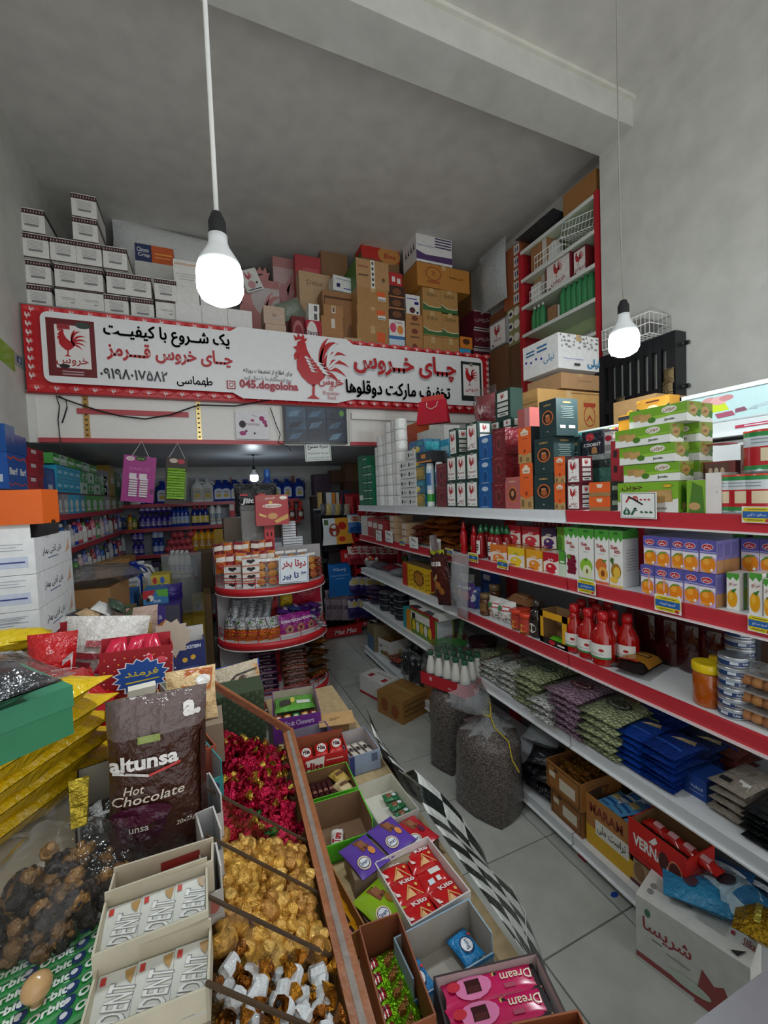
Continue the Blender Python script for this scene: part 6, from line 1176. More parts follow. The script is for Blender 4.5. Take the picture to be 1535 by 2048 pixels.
# cartons on the floor
def fcarton(p0,p1,d,h,col,label,f=(),r=(),u=(),top=None,parts=(),l=()):
    a,b = Vector(az(*p0,0)),Vector(az(*p1,0)); w = (b-a).length; dv = (b-a).normalized(); nv = Vector((-dv.y,dv.x,0))
    c = (a+b)/2+nv*d/2
    place(Spec('carton','carton',pack(w,d,h,col,f=f,r=r,u=u,l=l,top=top),parts),label,(c.x,c.y,.0006),rz=math.degrees(math.atan2(dv.y,dv.x)))
    return w,d,h
fcarton((806,1451),(857,1423),.28,.17,0x9C7138,'brown carton with dark print standing on the aisle tiles',f=[('r',.05,.7-.22*k,.9,.8-.22*k,0x7A5428) for k in range(3)]+[('t','مرغوب ۲۴',.5,.5,.3,0x6A4820,{'w': .7})],l=[('e',.3,.5,.14,.3,0x8A4A24),('e',.7,.4,.14,.3,0x8A4A24)],u=[('r',.0,.47,1,.485,0x4A3218)],parts=[('tape',MB().box((-.02,-.14,.1703),(.02,.14,.1712),0xA88450,'gloss'))])
fcarton((766,1408),(800,1392),.30,.15,0xE0DEDA,'white carton with red labels beside the brown floor carton',f=[('r',0,0,1,.14,0xB02838),('r',.75,.04,.9,.12,0xE0DEDA)],l=[('r',0,0,1,.14,0xB02838)],u=[('r',.2,.1,.5,.25,0xB02838),('r',.2,.65,.5,.8,0xB02838)]+[('r',.6,.1+.08*k,.75,.14+.08*k,0xA8A8A4) for k in range(8)])
# large white carton at the lower right
lw = fcarton((1272,1916),(1500,2090),.15,.235,0xD6D6D0,'large white carton with red script at the lower right corner',f=[('r',0,.06,.62,.14,0x9C4A4C),('p',[(.55,.02),(.62,.55),(.72,.42),(.8,.5),(.86,.3),(.8,.02)],0x9C4A48),('t','شریسا',.30,.62,.24,0xA03A44,{'w': .46,'b': .015}),('e',.12,.82,.03,.06,0x4A7A5C),('r',.16,.46,.26,.48,0x6A8A70),('r',.3,.40,.52,.42,0x9AA89C),('e',.5,.2,.2,.08,0xC8D4C4)],
   u=[('r',.1,.78-.04*k,.42,.795-.04*k,0xA4A4A0) for k in range(9)]+[('r',.42,.5,.47,.8,0x8A8C8A),('t','شریسا',.3,.88,.12,0x4A4A4A,{'w': .2}),('e',.1,.5,.03,.08,0x8A8C8A),('e',.1,.3,.03,.08,0x8A8C8A)]+[('r',.52,.8-.05*k,.78,.815-.05*k,0xA8A8A4) for k in range(10)]+[('p',[(.84,.1),(.95,.3),(.9,.05)],0x2A2A2A),('r',.8,.5,.83,.6,0xA83038),('t','Slika',.95,.5,.2,0x8A3038,{'w': .1})])
p = Vector(az(1418,1800,.26))
g = pillow(.13,.26,.07,0x2C86B4,[('r',.2,.1,.8,.4,0x9CC0D4),('e',.5,.7,.2,.08,0x4A3A44)],seed=170,stand=False,mt='film'); place(Spec('snack_pouch','pouch',g),'bright blue shiny pouch lying across the large white carton',(p.x,p.y,.238),rot=(0,R(0),R(35)))
p = Vector(az(1500,1850,.26))
g = pillow(.16,.22,.09,0xA8C4D0,[('r',.2,.2,.8,.5,0x2C6A94),('e',.4,.7,.2,.12,0x3A3038)],seed=171,stand=False); place(Spec('snack_pouch','pouch',g),'blue and silver pouch beside the gold one near the white carton',(p.x+.04,p.y+.04,.24),rot=(0,0,R(-10)))
p = Vector(az(1530,1880,.28))
g = pillow(.14,.16,.08,0xB08A1C,[('r',.0,.0,1,.4,0x3A2A14),('r',.2,.6,.8,.7,0xE8D860)],seed=172,stand=False,mt='foil'); place(Spec('snack_pouch','pouch',g),'black and gold foil pouch at the lower right edge',(p.x+.02,p.y,.265),rz=20)
place(Spec('paper_scrap','scrap',MB().lathe([(.0,.0005),(.014,.001),(.014,.0012)],0x2A4AA8,'gloss',7)),'blue scrap of wrapper lying on the floor tile',tuple(Vector(az(1228,1790,0))+Vector((0,0,.0008))),scale=(1.3,.8,1))
a = az(1385,2048,.75); b = az(1535,1935,.75)
dv = Vector((b.x-a.x,b.y-a.y,0)).normalized(); 
m = MB().box((-.1,-.35,0),(.7,0,.03),0x7C7A80,'painted'); m.box((0,-.32,-.75),(.6,-.04,0),0x6A686E,'painted')
c = Vector((a.x,a.y,.72)); place(Spec('counter_slab','counter',m),'smooth grey counter edge cut by the lower right frame corner',(c.x,c.y,.75-.03),rz=math.degrees(math.atan2(dv.y,dv.x)))
# ================================================================== FASCIA FITTINGS
# monitor
a,b = ay(565,810,YM-.06),ay(695,888,YM-.06); w,h = b.x-a.x,a.z-b.z
m = MB().box((-w/2,-.0,0),(w/2,.05,h),0x15171B,'gloss')
scr = MB().box((-w/2+.012,-.004,.014),(w/2-.012,.001,h-.012),0x1C2B3E,'screen')
its = []
for i in range(3):
    for j in range(3):
        c = (0x24384E,0x1E3046,0x34506A,0x1A2636,0x3C5A74,0x223348,0x1C2C42,0x283E56,0x203248)[(i*3+j*2) % 9]
        its.append(('r',.02+.325*i,.03+.325*j,.33+.325*i,.34+.325*j,c)); its.append(('p',[(.05+.325*i,.06+.325*j),(.2+.325*i,.1+.325*j),(.28+.325*i,.28+.325*j),(.1+.325*i,.22+.325*j)],(0x466784,0x16202E,0x5C7C94)[(i+j) % 3]))
its.append(('e',.93,.86,.04,.09,0x5C8A3A))
scr.print(plane((-w/2+.012,-.004,.014),(w-.024,0,0),(0,0,h-.026)),w-.024,h-.026,its,'screen')
place(Spec('cctv_monitor','monitor',m,[('screen',scr),('stand_bracket',MB().box((-.05,.05,.1),(.05,.058,.2),0x333333,'painted'))]),'black wall monitor showing nine camera views under the banner',((a.x+b.x)/2,YM-.06,b.z))
def wallcard(p0,q0,p1,q1,y,label,items,col,name,cat,t=.004,rot=None,parts=()):
    a,b = ay(p0,(q0+q1)/2,y),ay(p1,(q0+q1)/2,y); zt,zb = ay((p0+p1)/2,q0,y).z,ay((p0+p1)/2,q1,y).z
    w,h = b.x-a.x,zt-zb
    m = MB().box((-w/2,0,0),(w/2,t,h),col,'card'); m.print(plane((-w/2,0,0),(w,0,0),(0,0,h)),w,h,items)
    return place(Spec(name,cat,m,parts),label,((a.x+b.x)/2,y,zb),rot=rot),w,h
wallcard(471,822,538,878,YM-.03,'white poster with magenta flowers on the fascia by the monitor',[('e',.2,.52,.1,.13,0x2A2226),('t','Hommay',.5,.52,.14,0x7A4A5C,{'w': .4,'sh': .2,'b': 0}),('e',.78,.74,.08,.09,0x9C2C6A),('e',.86,.62,.07,.08,0xB03C7C),('e',.9,.5,.05,.07,0x8C2460),('e',.2,.2,.1,.08,0xA83C78),('e',.3,.28,.04,.04,0x6A2448),('e',.55,.2,.03,.04,0x3A2430),('p',[(.5,.85),(.72,.78),(.52,.83)],0x3A3030),('r',.45,.62,.55,.7,0xB03060)],0xE2E0E4,'flower_poster','poster')
wallcard(610,885,662,922,YM-.035,'white paper notice with handwriting hung under the monitor',[('r',.04,.06,.96,.08,0x333333),('r',.04,.92,.96,.94,0x333333),('r',.03,.06,.045,.94,0x333333),('r',.955,.06,.97,.94,0x333333),('t','نسیه ممنوع',.5,.74,.26,0x1C1C20,{'w': .78,'b': .02,'cap': False}),('t','حتی شما مشتری عزیز که',.5,.43,.13,0x2A2A30,{'w': .8,'b': .003,'cap': False}),('t','فکر میکنید با شما نیستم',.5,.18,.13,0x2A2A30,{'w': .8,'b': .003,'cap': False})],0xDDE3DF,'paper_notice','notice',.003,rot=(0,R(-2),0))
cb = MB(); cb.tube([ay(px,py,YM-.05) for px,py in ((112,792),(150,806),(200,822),(240,832),(290,838),(340,830),(385,814),(400,810),(470,812),(540,800))],.006,0x1A1A1C,'plain',6)
cb2 = MB().tube([ay(px,py,YM-.045) for px,py in ((118,792),(132,800),(134,815),(128,835),(124,846))],.005,0x1A1A1C,'plain',6)
place(Spec('black_cable','cable',cb,[('loose_end',cb2)]),'black cable sagging along the white fascia under the banner',(0,0,0))
cb = MB().tube([ay(px,py,YM-.045) for px,py in ((113,795),(119,812),(116,840),(119,870),(124,905))],.004,0x3A3A3C,'plain',6)
place(Spec('grey_cable','cable',cb),'thin grey cable hanging down the left fascia corner',(0,0,0))
cb = MB().tube([ay(px,py,YM-.04) for px,py in ((540,815),(552,850),(560,868),(556,885),(575,893),(582,902))],.004,0x2A2A2E,'plain',6)
place(Spec('grey_cable','cable',cb),'thin dark cable dangling beside the flower poster',(0,0,0))
for k,(p0,q0,p1,q1,c) in enumerate(((0,668,28,742,0x7CB83C),(28,702,52,742,0x9CC0B8),(56,712,78,765,0x7CA858))):
    A,B = ax(p0 if p0 else -8,q0,XL+.004),ax(p1,q0+(q1-q0)*.45,XL+.004); h = (A.z-ax(p0 if p0 else -8,q0+(q1-q0)*.6,XL+.004).z)
    m = MB().hexa([(0,A.y,A.z-h),(.003,A.y,A.z-h),(.003,B.y,B.z-h),(0,B.y,B.z-h),(0,A.y,A.z),(.003,A.y,A.z),(.003,B.y,B.z),(0,B.y,B.z)],c,'gloss')
    if k: m.print(plane((.003,A.y,A.z-h),(0,B.y-A.y,B.z-A.z),(0,0,h)),1,1,[('r',.2,.3,.6,.8,0x2A5C98),('r',.35,.4,.5,.7,0xD8E0E4)])
    place(Spec('wall_sticker','sticker',m),('green sticker strip high on the left wall, the longest','small blue and white sticker on the left wall strip','green white sticker on the left wall beside the banner')[k],(XL,0,0))

# ================================================================== BACK SHELVES
YS,XBL,XBR = 6.15,ay(262,1000,6.15).x-.35,ay(598,1000,6.15).x
bz = [ay(320,q,YS).z for q in (1006,1056,1108,1160)] + [.12]
bz[0] = 1.655
m = MB().box((XBL,YB-.03,.02),(XBR,YB-.01,2.0),0x9A9CA4,'painted'); parts = []
for z in bz: parts.append(('shelf',MB().box((XBL,YS+.01,z-.025),(XBR,YB-.03,z),0xD0D2D6,'painted'),[('edge_strip',MB().box((XBL,YS,z-.045),(XBR,YS+.01,z+.001),0xA8303C,'painted'))]))
xm = xpx(467,YS,1.6)
for x in (XBL+.02,xm,XBR-.02): parts.append(('upright',MB().box((x-.015,YB-.06,0),(x+.015,YB-.03,2.0),0x8A1C28,'painted')))
place(Spec('shelf_unit','shelving',m,parts),'red edged shelving along the back wall full of cleaning bottles',(0,0,0))
def jug(c,lc):
    m = MB().lathe([(.085,0),(.09,.015),(.088,.17),(.07,.22),(.035,.25),(.028,.27)],c,'gloss',14,sx=1,sy=.7)
    m.print(wrap(.0885,.03,.15,-90,80),.0885*R(80),.15,[('r',0,0,1,.8,lc),('e',.5,.8,.5,.2,lc),('e',.5,.4,.3,.2,0xC8A83C),('r',.2,.65,.8,.75,0x8C8E90)],curved=True) if False else m.print(lambda s,t,o: Vector(((s-.5)*.11,-.064-o-.002,.03+t*.15)),.11,.15,[('r',0,0,1,.75,lc),('e',.5,.75,.5,.25,lc),('e',.5,.35,.3,.18,0xC8A83C),('r',.2,.62,.8,.74,0x8C8E90)])
    return Spec('detergent_jug','jug',m,[('cap',MB().lathe([(.03,.27),(.031,.3),(0,.302)],c if c != 0xDCDCD8 else 0xC8CCD0,'gloss',12)),('handle',MB().tube([(.03,0,.262),(.075,0,.25),(.098,0,.2),(.09,0,.13)],.012,c,'gloss',8))])
JB,JW = jug(0x1E3A94,0xC8CCD8),jug(0xDCDCD8,0xB8B0A0)
ys_ = YS+.1
for k,px in enumerate((274,395,415)): place(JW,('large white detergent jug at the left end of the back top shelf','white detergent jug left of the blue jugs','white detergent jug touching the blue jugs')[k],(xpx(px,ys_,1.75),ys_,bz[0]+.001),scale=(1,1,1.05))
for k,px in enumerate((325,342,437,452,470,492,552,574,597)): place(JB,f'blue detergent jug on the back top shelf, {ordn(k+1)} from left',(xpx(px,ys_,1.75),ys_+.01*(k % 2),bz[0]+.001),scale=(1,1,.98),group='blue detergent jugs')
def brow(si,lst,y=YS+.07,grp=None):
    for k,(px,sp,lb,s) in enumerate(lst): place(sp,lb,(xpx(px,y,bz[si]+.1),y,bz[si]+.001),scale=(s,s,s),group=grp)
def btl(c,cap,lc,hh=.2,r=.036,lab=True): return Spec('cleaner_bottle','bottle',bottle([(r*.92,0),(r,.008),(r,hh*.62),(r*.8,hh*.78),(r*.4,hh*.86)],c,'gloss',12,[('r',0,.1,1,.9,lc),('e',.5,.6,.3,.2,0xE0E0D8),('r',.2,.2,.8,.35,0xD0C8A0)] if lab else None,r+.0006,hh*.1,hh*.45,150),[('cap',MB().lathe([(r*.45,hh*.86),(r*.5,hh*.87),(r*.45,hh),(0,hh+.001)],cap,'gloss',10))])
PB = btl(0x3A2C8C,0x2A1E6C,0x5C4CA8,.2); BB = btl(0x1C3C98,0x1C2C6C,0x8CA4D0,.24); YL = btl(0xD8A01C,0xC03020,0xB87A1C,.24,.04); WS = btl(0xD8D8D4,0xC8CACC,0x8C98A4,.26,.036); NB = btl(0x1E2C7C,0xC83838,0xD8C040,.23,.035)
sprayr = Spec('spray_bottle','bottle',bottle([(.04,0),(.042,.01),(.04,.13),(.018,.18)],0xB8342C,'gloss',12,[('e',.5,.5,.4,.4,0x2A2A2A),('e',.5,.5,.25,.26,0xE0DAD0)],.0415,.01,.12),[('trigger',MB().box((-.02,-.055,.18),(.02,.03,.225),0xC83C30,'gloss').box((-.01,-.06,.13),(.01,-.05,.18),0xC83C30,'gloss'))])
for k in range(6):
    for r in range(2): place(PB,f'violet wrapped bottle, {ordn(k+1)} from left in the {("lower","upper")[r]} layer of back second shelf',(xpx(285+11*k,YS+.07,1.4),YS+.07+.005*r,bz[1]+.001+.202*r),group='violet wrapped bottles',scale=(1,1,.95) if r == 0 else (1,1,.85))
brow(1,[(260,YL,'yellow bottle at the left end of the back second shelf',.8),(268,btl(0x5C7A34,0x2C4C98,0xC8B040),'green yellow bottle at the left end of the back second shelf',.9)])
brow(1,[(348+8*k,BB,f'blue bleach bottle on the back second shelf, {ordn(k+1)} from left',1.15) for k in range(4)],grp='blue bleach bottles')
brow(1,[(389+11*k,NB,f'navy bottle with yellow label on the back second shelf, {ordn(k+1)} from left',1.15) for k in range(3)],grp='navy bottles')
brow(1,[(425+13*k,WS,f'white spray can on the back second shelf, {ordn(k+1)} from left',1.15) for k in range(2)])
brow(1,[(583,sprayr,'red trigger spray bottle on the back shelf, left one',1.2),(600,sprayr,'red trigger spray bottle on the back shelf, right one',1.2)])
SB2 = lambda p0,q0,p1,q1,y,d,col,lb,f=(),nm='carton',ct='carton',base=None,l=(): (lambda a,b,zt,zb: place(Spec(nm,ct,pack(b.x-a.x,d,zt-zb,col,f=f,l=l)),lb,((a.x+b.x)/2,y+d/2,zb)))(ay(p0,(q0+q1)/2,y),ay(p1,(q0+q1)/2,y),ay((p0+p1)/2,q0,y).z,ay((p0+p1)/2,q1,y).z if base is None else base)
SB2(459,1003,474,1037,YS+.02,.1,0xC83840,'red and white pouch box on the back second shelf',[('r',0,.6,.6,1,0xD8C8C8)],base=bz[1])
for k in range(4):
    for r in range(2): place(PB if k < 2 else BB,f'violet or blue bottle, {ordn(k+1)} from left in the {("lower","upper")[r]} layer of back third shelf',(xpx(272+11*k+(18 if k > 1 else 0),YS+.07,1.0),YS+.08,bz[2]+.001+.18*r),scale=(1,1,.85),group='bottles on the back third shelf')
pk = Spec('bath_sponge','sponge',MB().lathe([(.0,0),(.04,.012),(.055,.045),(.04,.08),(.0,.092)],0xC84C54,'film',12).lathe([(.012,.09),(.016,.094),(0,.096)],0xE8E0DC,'gloss',8))
for k,(px,py) in enumerate(((337,1092),(347,1092),(358,1092),(369,1092),(380,1092),(342,1078),(353,1078),(364,1078),(375,1078),(349,1064),(360,1064),(381,1064))):
    p = ay(px,py,YS+.06); lay = 0 if py > 1085 else (1 if py > 1070 else 2)
    place(pk,f'pink round ball pack in the pile on the back third shelf, {ordn(k+1)}',(p.x,p.y,bz[2]+.001+.09*lay),scale=(1.1,1.1,1),group='pink ball packs')
brow(2,[(391+13*k,YL,f'yellow bottle with red cap on the back third shelf, {ordn(k+1)} from left',1.2) for k in range(4)],grp='yellow bottles')
SB2(428,1058,452,1070,YS+.02,.12,0xC89A30,'yellow carton on the back third shelf right of the yellow bottles',base=bz[2])
for k in range(6):
    SB2(268+18*k,1120+2*k,285+18*k,1160,YS+.03,.15,(0x2C4A3C,0x8C8C90,0x3A2A4C,0x6A8A54,0x7A2A34,0x4C5C74)[k],f'dim mixed pack on the back fourth shelf, {ordn(k+1)} from left',[('r',.2,.4,.8,.7,0xA8A8A4)],base=bz[3],nm='cleaning_pack',ct='pack')
# cartons at the back right under the loft
for k,(p0,q0,p1,q1,y,c,lb) in enumerate(((690,925,735,962,5.9,0x7A5A3C,'brown carton high at the back right under the loft'),(662,940,694,965,6.0,0x6A4A34,'dark brown carton left of the high back right one'),(688,962,735,984,5.9,0x5C3E2A,'dark brown carton below the high back right one'),(628,948,662,990,6.1,0x5A4458,'dim purple carton at the back right'),(630,992,684,1240,6.2,0x4A3A34,'tall dark brown carton at the back right'),(688,984,740,1200,5.92,0x4C4038,'tall dim carton behind the red chip rack'))):
    SB2(p0,q0,p1,q1,y,.2,c,lb,base=(None if k < 4 else 0))
# ------------------------------------------------------------------ chip racks at the end of the aisle
def chiprack(p0,p1,q0,y,c,label,rows,cols,bagc,name='chip_rack'):
    x0,x1 = xpx(p0,y,1.0),xpx(p1,y,1.0); zt = ay((p0+p1)/2,q0,y).z; w = x1-x0
    m = MB().box((-w/2,.28,.03),(w/2,.3,zt),c,'painted'); m.box((-w/2,0,.03),(-w/2+.02,.3,zt*.98),c,'painted'); m.box((w/2-.02,0,.03),(w/2,.3,zt*.98),c,'painted')
    parts = []
    for r in range(rows):
        z = .2+(zt-.35)*r/rows; parts.append(('tray',MB().box((-w/2+.02,.0,z),(w/2-.02,.28,z+.012),0x8A1820 if c != 0x15161A else 0x222428,'painted').box((-w/2+.02,-.01,z),(w/2-.02,.0,z+.05),0xB01C26 if c != 0x15161A else 0x1C1E22,'painted')))
    o = place(Spec(name,'rack',m,parts),label,((x0+x1)/2,y,0))
    return x0,x1,zt,w
YR = 4.75
x0,x1,zt,w = chiprack(641,703,1020,YR,0x15161A,'black snack rack with blue pistachio banner at the aisle end',5,4,0)
bs = MB().box((-w/2+.0,-.05,.02),(w/2+.06,.02,.13),0xB81C24,'painted'); bs.print(plane((-w/2,-.05,.02),(w+.06,0,0),(0,0,.11)),w+.06,.11,[('t','Maz Maz',.55,.5,.5,0xE8E0E0,{'w': .6,'sh': .2})])
place(Spec('rack_plinth','plinth',bs),'red plinth with white lettering under the black snack rack',((x0+x1)/2,YR-.03,0))
def hung(p0,q0,p1,q1,y,col,items,label,name,cat,bulge=.0,mt='gloss'):
    a,b = ay(p0,(q0+q1)/2,y),ay(p1,(q0+q1)/2,y); zt,zb = ay((p0+p1)/2,q0,y).z,ay((p0+p1)/2,q1,y).z; w,h = b.x-a.x,zt-zb
    m = MB(); fnw = lambda s,t,o: Vector(((s-.5)*w*(1+.15*(1-t)**3),-.03*math.sin(math.pi*t)-o-.06*(1-t)**3,t*h))
    n = 8; g = [[m.vert(fnw(i/4,j/n,0)) for i in range(5)] for j in range(n+1)]; g2 = [[m.vert(fnw(i/4,j/n,-.006)) for i in range(5)] for j in range(n+1)]
    for j in range(n):
        for i in range(4): m.face((g[j][i],g[j][i+1],g[j+1][i+1],g[j+1][i]),col,mt,True); m.face((g2[j][i],g2[j+1][i],g2[j+1][i+1],g2[j][i+1]),0x222222,mt,True)
    m.print(fnw,w,h,items,mt,curved=True)
    return place(Spec(name,cat,m),label,((a.x+b.x)/2,y,zb))
hung(656,1125,700,1190,YR-.06,0x1E6CB8,[('t','پسته',.5,.78,.12,0xDCE8F4,{'w': .55}),('t','Salted Pistachios',.5,.62,.05,0x8CC0E8,{'w': .8}),('r',.3,.52,.7,.535,0x8CC0E8)],'curved blue pistachio banner on the black snack rack','pistachio_banner','banner')
hung(645,1036,699,1088,YR-.06,0xE0A038,[('r',0,0,.45,1,0xD8E0E4),('e',.4,.55,.2,.25,0x9C3A28),('e',.7,.7,.15,.15,0xB82C24),('e',.65,.2,.12,.1,0xC83828),('r',.05,.75,.2,.95,0x4A6A3A),('e',.2,.1,.15,.1,0xE8E8E4)],'orange and pale picture banner at the top of the black snack rack','picture_banner','banner')
hung(656,1100,702,1124,YR-.05,0xB82028,[('t','Maz',.8,.5,.4,0xE8D8D8,{'w': .3}),('r',0,0,.5,1,0x2A2224)],'red strip banner between the picture and the blue banner','strip_banner','banner')
for k in range(4): 
    g = pillow(.22,.1,.08,0x2A2428,[('r',.1,.3,.8,.6,0x8C8C90)],seed=200+k,stand=False); p = ay(668,1078+9*k,YR-.12); place(Spec('snack_bag','snack bag',g),f'dark silver snack bag on the black rack, {ordn(k+1)} from top',(p.x,YR-.04,p.z-.02),group='dark silver snack bags')
for r in range(2):
    for k in range(5):
        p = ay(658+11*k,(1200,1240)[r],YR-.04); g = pillow(.10,.26 if r else .12,.05,(0x8C7C8A,0x9A8C94)[k % 2],[('r',.2,.5,.8,.7,0x6A5A6C)],seed=210+k); place(Spec('nut_sachet','sachet',g),f'silver grey nut sachet hanging on the black rack, {("upper","lower")[r]} row, {ordn(k+1)} from left',(p.x,p.y,p.z),group='silver grey nut sachets')
for k in range(6):
    p = ay(648+9*k,1030,YR-.02); c = (0x4A4A4E,0xC8B070,0x8C8C90,0xB8A060,0x3A3A40,0xA89C88)[k]; g = pillow(.08,.13,.03,c,seed=220+k); place(Spec('nut_sachet','sachet',g),f'small sachet clipped along the top of the black rack, {ordn(k+1)} from left',(p.x,p.y,p.z),group='sachets on the rack top')
for k,(px,c) in enumerate(((638,0xC0A060),(646,0x222222),(651,0xD8D4CC),(657,0xD8DCDC),(664,0xE08A28),(672,0xD8C8B0))): SB2(px,985,px+6,1016,5.2,.1,c,f'slim box in the row above the black snack rack, {ordn(k+1)} from left',base=ay(655,1016,5.2).z,nm='slim_box',ct='box')
SB2(636,1017,684,1022,5.18,.25,0xB8BCC0,'pale shelf board under the row of slim boxes',nm='shelf_board',ct='shelf')
SB2(668,980,700,1022,5.25,.1,0x24344C,'dark blue and red picture panel behind the slim boxes',[('p',[(.1,.2),(.5,.3),(.5,1),(.3,.9)],0xB02834)],nm='picture_board',ct='board',base=0)
x0,x1,zt,w = chiprack(708,800,985,4.68,0xA81C28,'red chip rack full of snack bags behind the long shelving end',5,5,0)
hd = MB().box((-.2,0,0),(w/2,.02,.2),0xB82430,'gloss'); hd.print(plane((-.2,0,0),(w/2+.2,0,0),(0,0,.2)),w/2+.2,.2,[('p',_feather((.2,.2),(.3,.6),(.5,.9),.03),0xE8DCDC),('p',_feather((.3,.2),(.5,.3),(.9,.8),.03),0xE8DCDC)])
place(Spec('rack_header','sign',hd),'red curved logo sign on top of the red chip rack',(x0+.26,4.66,ay(730,1035,4.66).z))
CH = [pillow(.17,.22,.07,a,[('r',.0,.55,1,.95,b_),('e',.5,.72,.3,.12,c),('r',.1,.05,.9,.3,d)],seed=230+k) for k,(a,b_,c,d) in enumerate(((0x2C6CB0,0xC8C8B8,0xB8382C,0x1C4C98),(0xB02838,0xD8CCC0,0xA82030,0x8C1C28),(0xB02838,0xD0C8BC,0xA82030,0x8C1C28),(0x33286C,0xC8C4C0,0xC8B040,0x2A1E58),(0x33286C,0xB8B4B8,0xC8B040,0x2A1E58)))]
CS = [Spec('chip_bag','chip bag',q) for q in CH]
for r,(py,i) in enumerate(((1065,0),(1128,1),(1130,2),(1190,3),(1234,4))):
    if r == 2: continue
    for k in range(6):
        p = ay(709+15*k,py,4.66); place(CS[i],f'{("blue and cream","crimson","","violet","dark violet")[r]} chip bag on the red rack, {ordn(k+1)} from left',(p.x,4.64+.01*(k % 2),p.z),rot=(R(-8),0,R(rnd.uniform(-6,6))),group=f'{("blue and cream","crimson","","violet","dark violet")[r]} chip bags')
    st_ = MB().box((-w/2,0,0),(w/2,.01,.05),0xB81C28,'gloss'); st_.print(plane((-w/2,0,0),(w,0,0),(0,0,.05)),w,.05,[('e',.15+.2*q,.5,.03,.3,0xD8A8A8) for q in range(5)])
    p = ay(745,py+10,4.66); place(Spec('rack_strip','strip',st_),f'red front strip of the chip rack under the {("blue and cream","crimson","","violet","dark violet")[r]} bags',((x0+x1)/2,4.668,p.z-.03))

# ================================================================== LEFT SHELVES
XLS = -.95
lz = [1.605,1.345,1.06,.7,.12]
m = MB().box((-1.42,2.64,.02),(-1.40,6.1,2.0),0x8C8E96,'painted'); parts = []
for z in lz: parts.append(('shelf',MB().box((-1.40,2.64,z-.025),(XLS-.01,6.1,z),0xC8CACE,'painted'),[('edge_strip',MB().box((XLS-.01,2.64,z-.04),(XLS,6.1,z+.001),0xA82C38,'painted'))]))
for y in (2.66,3.4,4.2,5.15,6.08): parts.append(('upright',MB().box((-1.40,y-.015,0),(-1.37,y+.015,2.0),0x8A1C28,'painted')))
place(Spec('shelf_unit','shelving',m,parts),'red edged shelving along the left wall with soap and washing boxes',(0,0,0))
def LB(p0,p1,q0,z,col,label,r=(),f=(),ins=.02,d=.12,h=None,nm='soap_box',ct='box',mt='gloss',x=None):
    """box facing the aisle (+X); p0 near edge, p1 far edge"""
    x = XLS-ins; y0,y1 = ypx(p0,x,z+.1),ypx(p1,x,z+.1); h = h or ax(p0,q0,x).z-z
    place(Spec(nm,ct,pack(y1-y0-.002,d,h,col,f=r,l=f,mt=mt)),label,(x-d/2,(y0+y1)/2,z+.001),rz=90)
L0 = lz[0]
barf = [('t','Barf',.5,.5,.2,0xE8ECF0,{'w': .75,'b': .04}),('p',[(0,.86),(.3,.8),(.6,.88),(1,.8),(1,.86),(.6,.94),(.3,.86),(0,.92)],0xC05048),('p',[(0,.14),(.3,.08),(.6,.16),(1,.08),(1,.12),(.6,.2),(.3,.12),(0,.18)],0xC05048)]
zl = ax(30,978,XLS).z
LB(4,88,980,L0,0x24304A,'long low dark carton under the blue detergent boxes',h=zl-L0,d=.2)
LB(16,38,912,zl,0x1E56A8,'blue washing powder box with white lettering, nearer of two',barf,[('r',.2,.2,.8,.4,0xC8D0D8)],h=.2)
LB(38,54,915,zl,0x1E56A8,'blue washing powder box with white lettering, farther of two',barf,h=.2)
LB(10,30,874,zl+.202,0x1A5098,'plain blue washing box on top of the nearer washing powder box',[('r',.7,.4,.74,.6,0xA8C0D8)],h=.15)
LB(30,52,884,zl+.202,0x1A5098,'plain blue washing box on top of the farther washing powder box',h=.11)
for r in range(3): LB(54,86,0,zl+.088*r,0xA81C2C,f'red washing powder carton, {ordn(r+1)} from the bottom of the red pile',[('r',.2,.65,.5,.9,0xD8D0D0),('e',.8,.5,.15,.35,0x8C1824)],[('e',.5,.5,.3,.3,0xB8B8BC)],h=.086)
LB(88,110,935,zl,0x2A4A8C,'navy soap carton behind the red washing cartons',[('r',.2,.1,.8,.9,0x3A5CA0),('r',.3,.1,.7,.3,0xC8CCD8)])
for c in range(4):
    for r in range(2): LB(112+12*c,124+12*c,0,zl+.1*r,0x35A4C8,f'cyan soap carton, {ordn(c+1)} from the near end, {("lower","upper")[r]} layer above the boards',[('r',.1,.75,.9,.8,0x1E7CA0),('r',.1,.2,.9,.25,0x1E7CA0),('r',.2,.4,.8,.6,0x9CD4E4)],h=.098)
for c in range(6):
    LB(104+15*c,118+15*c,0,zl+.203,(0x4C9A4C,0xA8B8B0,0x6AA04C)[c % 3],f'green and white toothpaste carton on the upper left pile, {ordn(c+1)} from near end',[('r',.1,.3,.9,.6,0xC8D8C8),('r',.1,.7,.5,.85,0x2C6A3C)],h=.075)
for c in range(4):
    for r in range(2): LB(162+13*c,174+13*c,0,zl+.1*r,0x4C9A54 if (c+r) % 2 else 0xB8C8B8,f'green soap pack on the left top shelf, {ordn(c+1)} from the cyan ones, {("lower","upper")[r]}',[('r',.15,.3,.85,.75,0xC8D8C4),('e',.5,.5,.2,.2,0x2C7A3C)],h=.098)
LB(88,240,0,zl-.012,0x6A2A34,'thin dark red board carrying the upper soap packs',h=.011,d=.14)
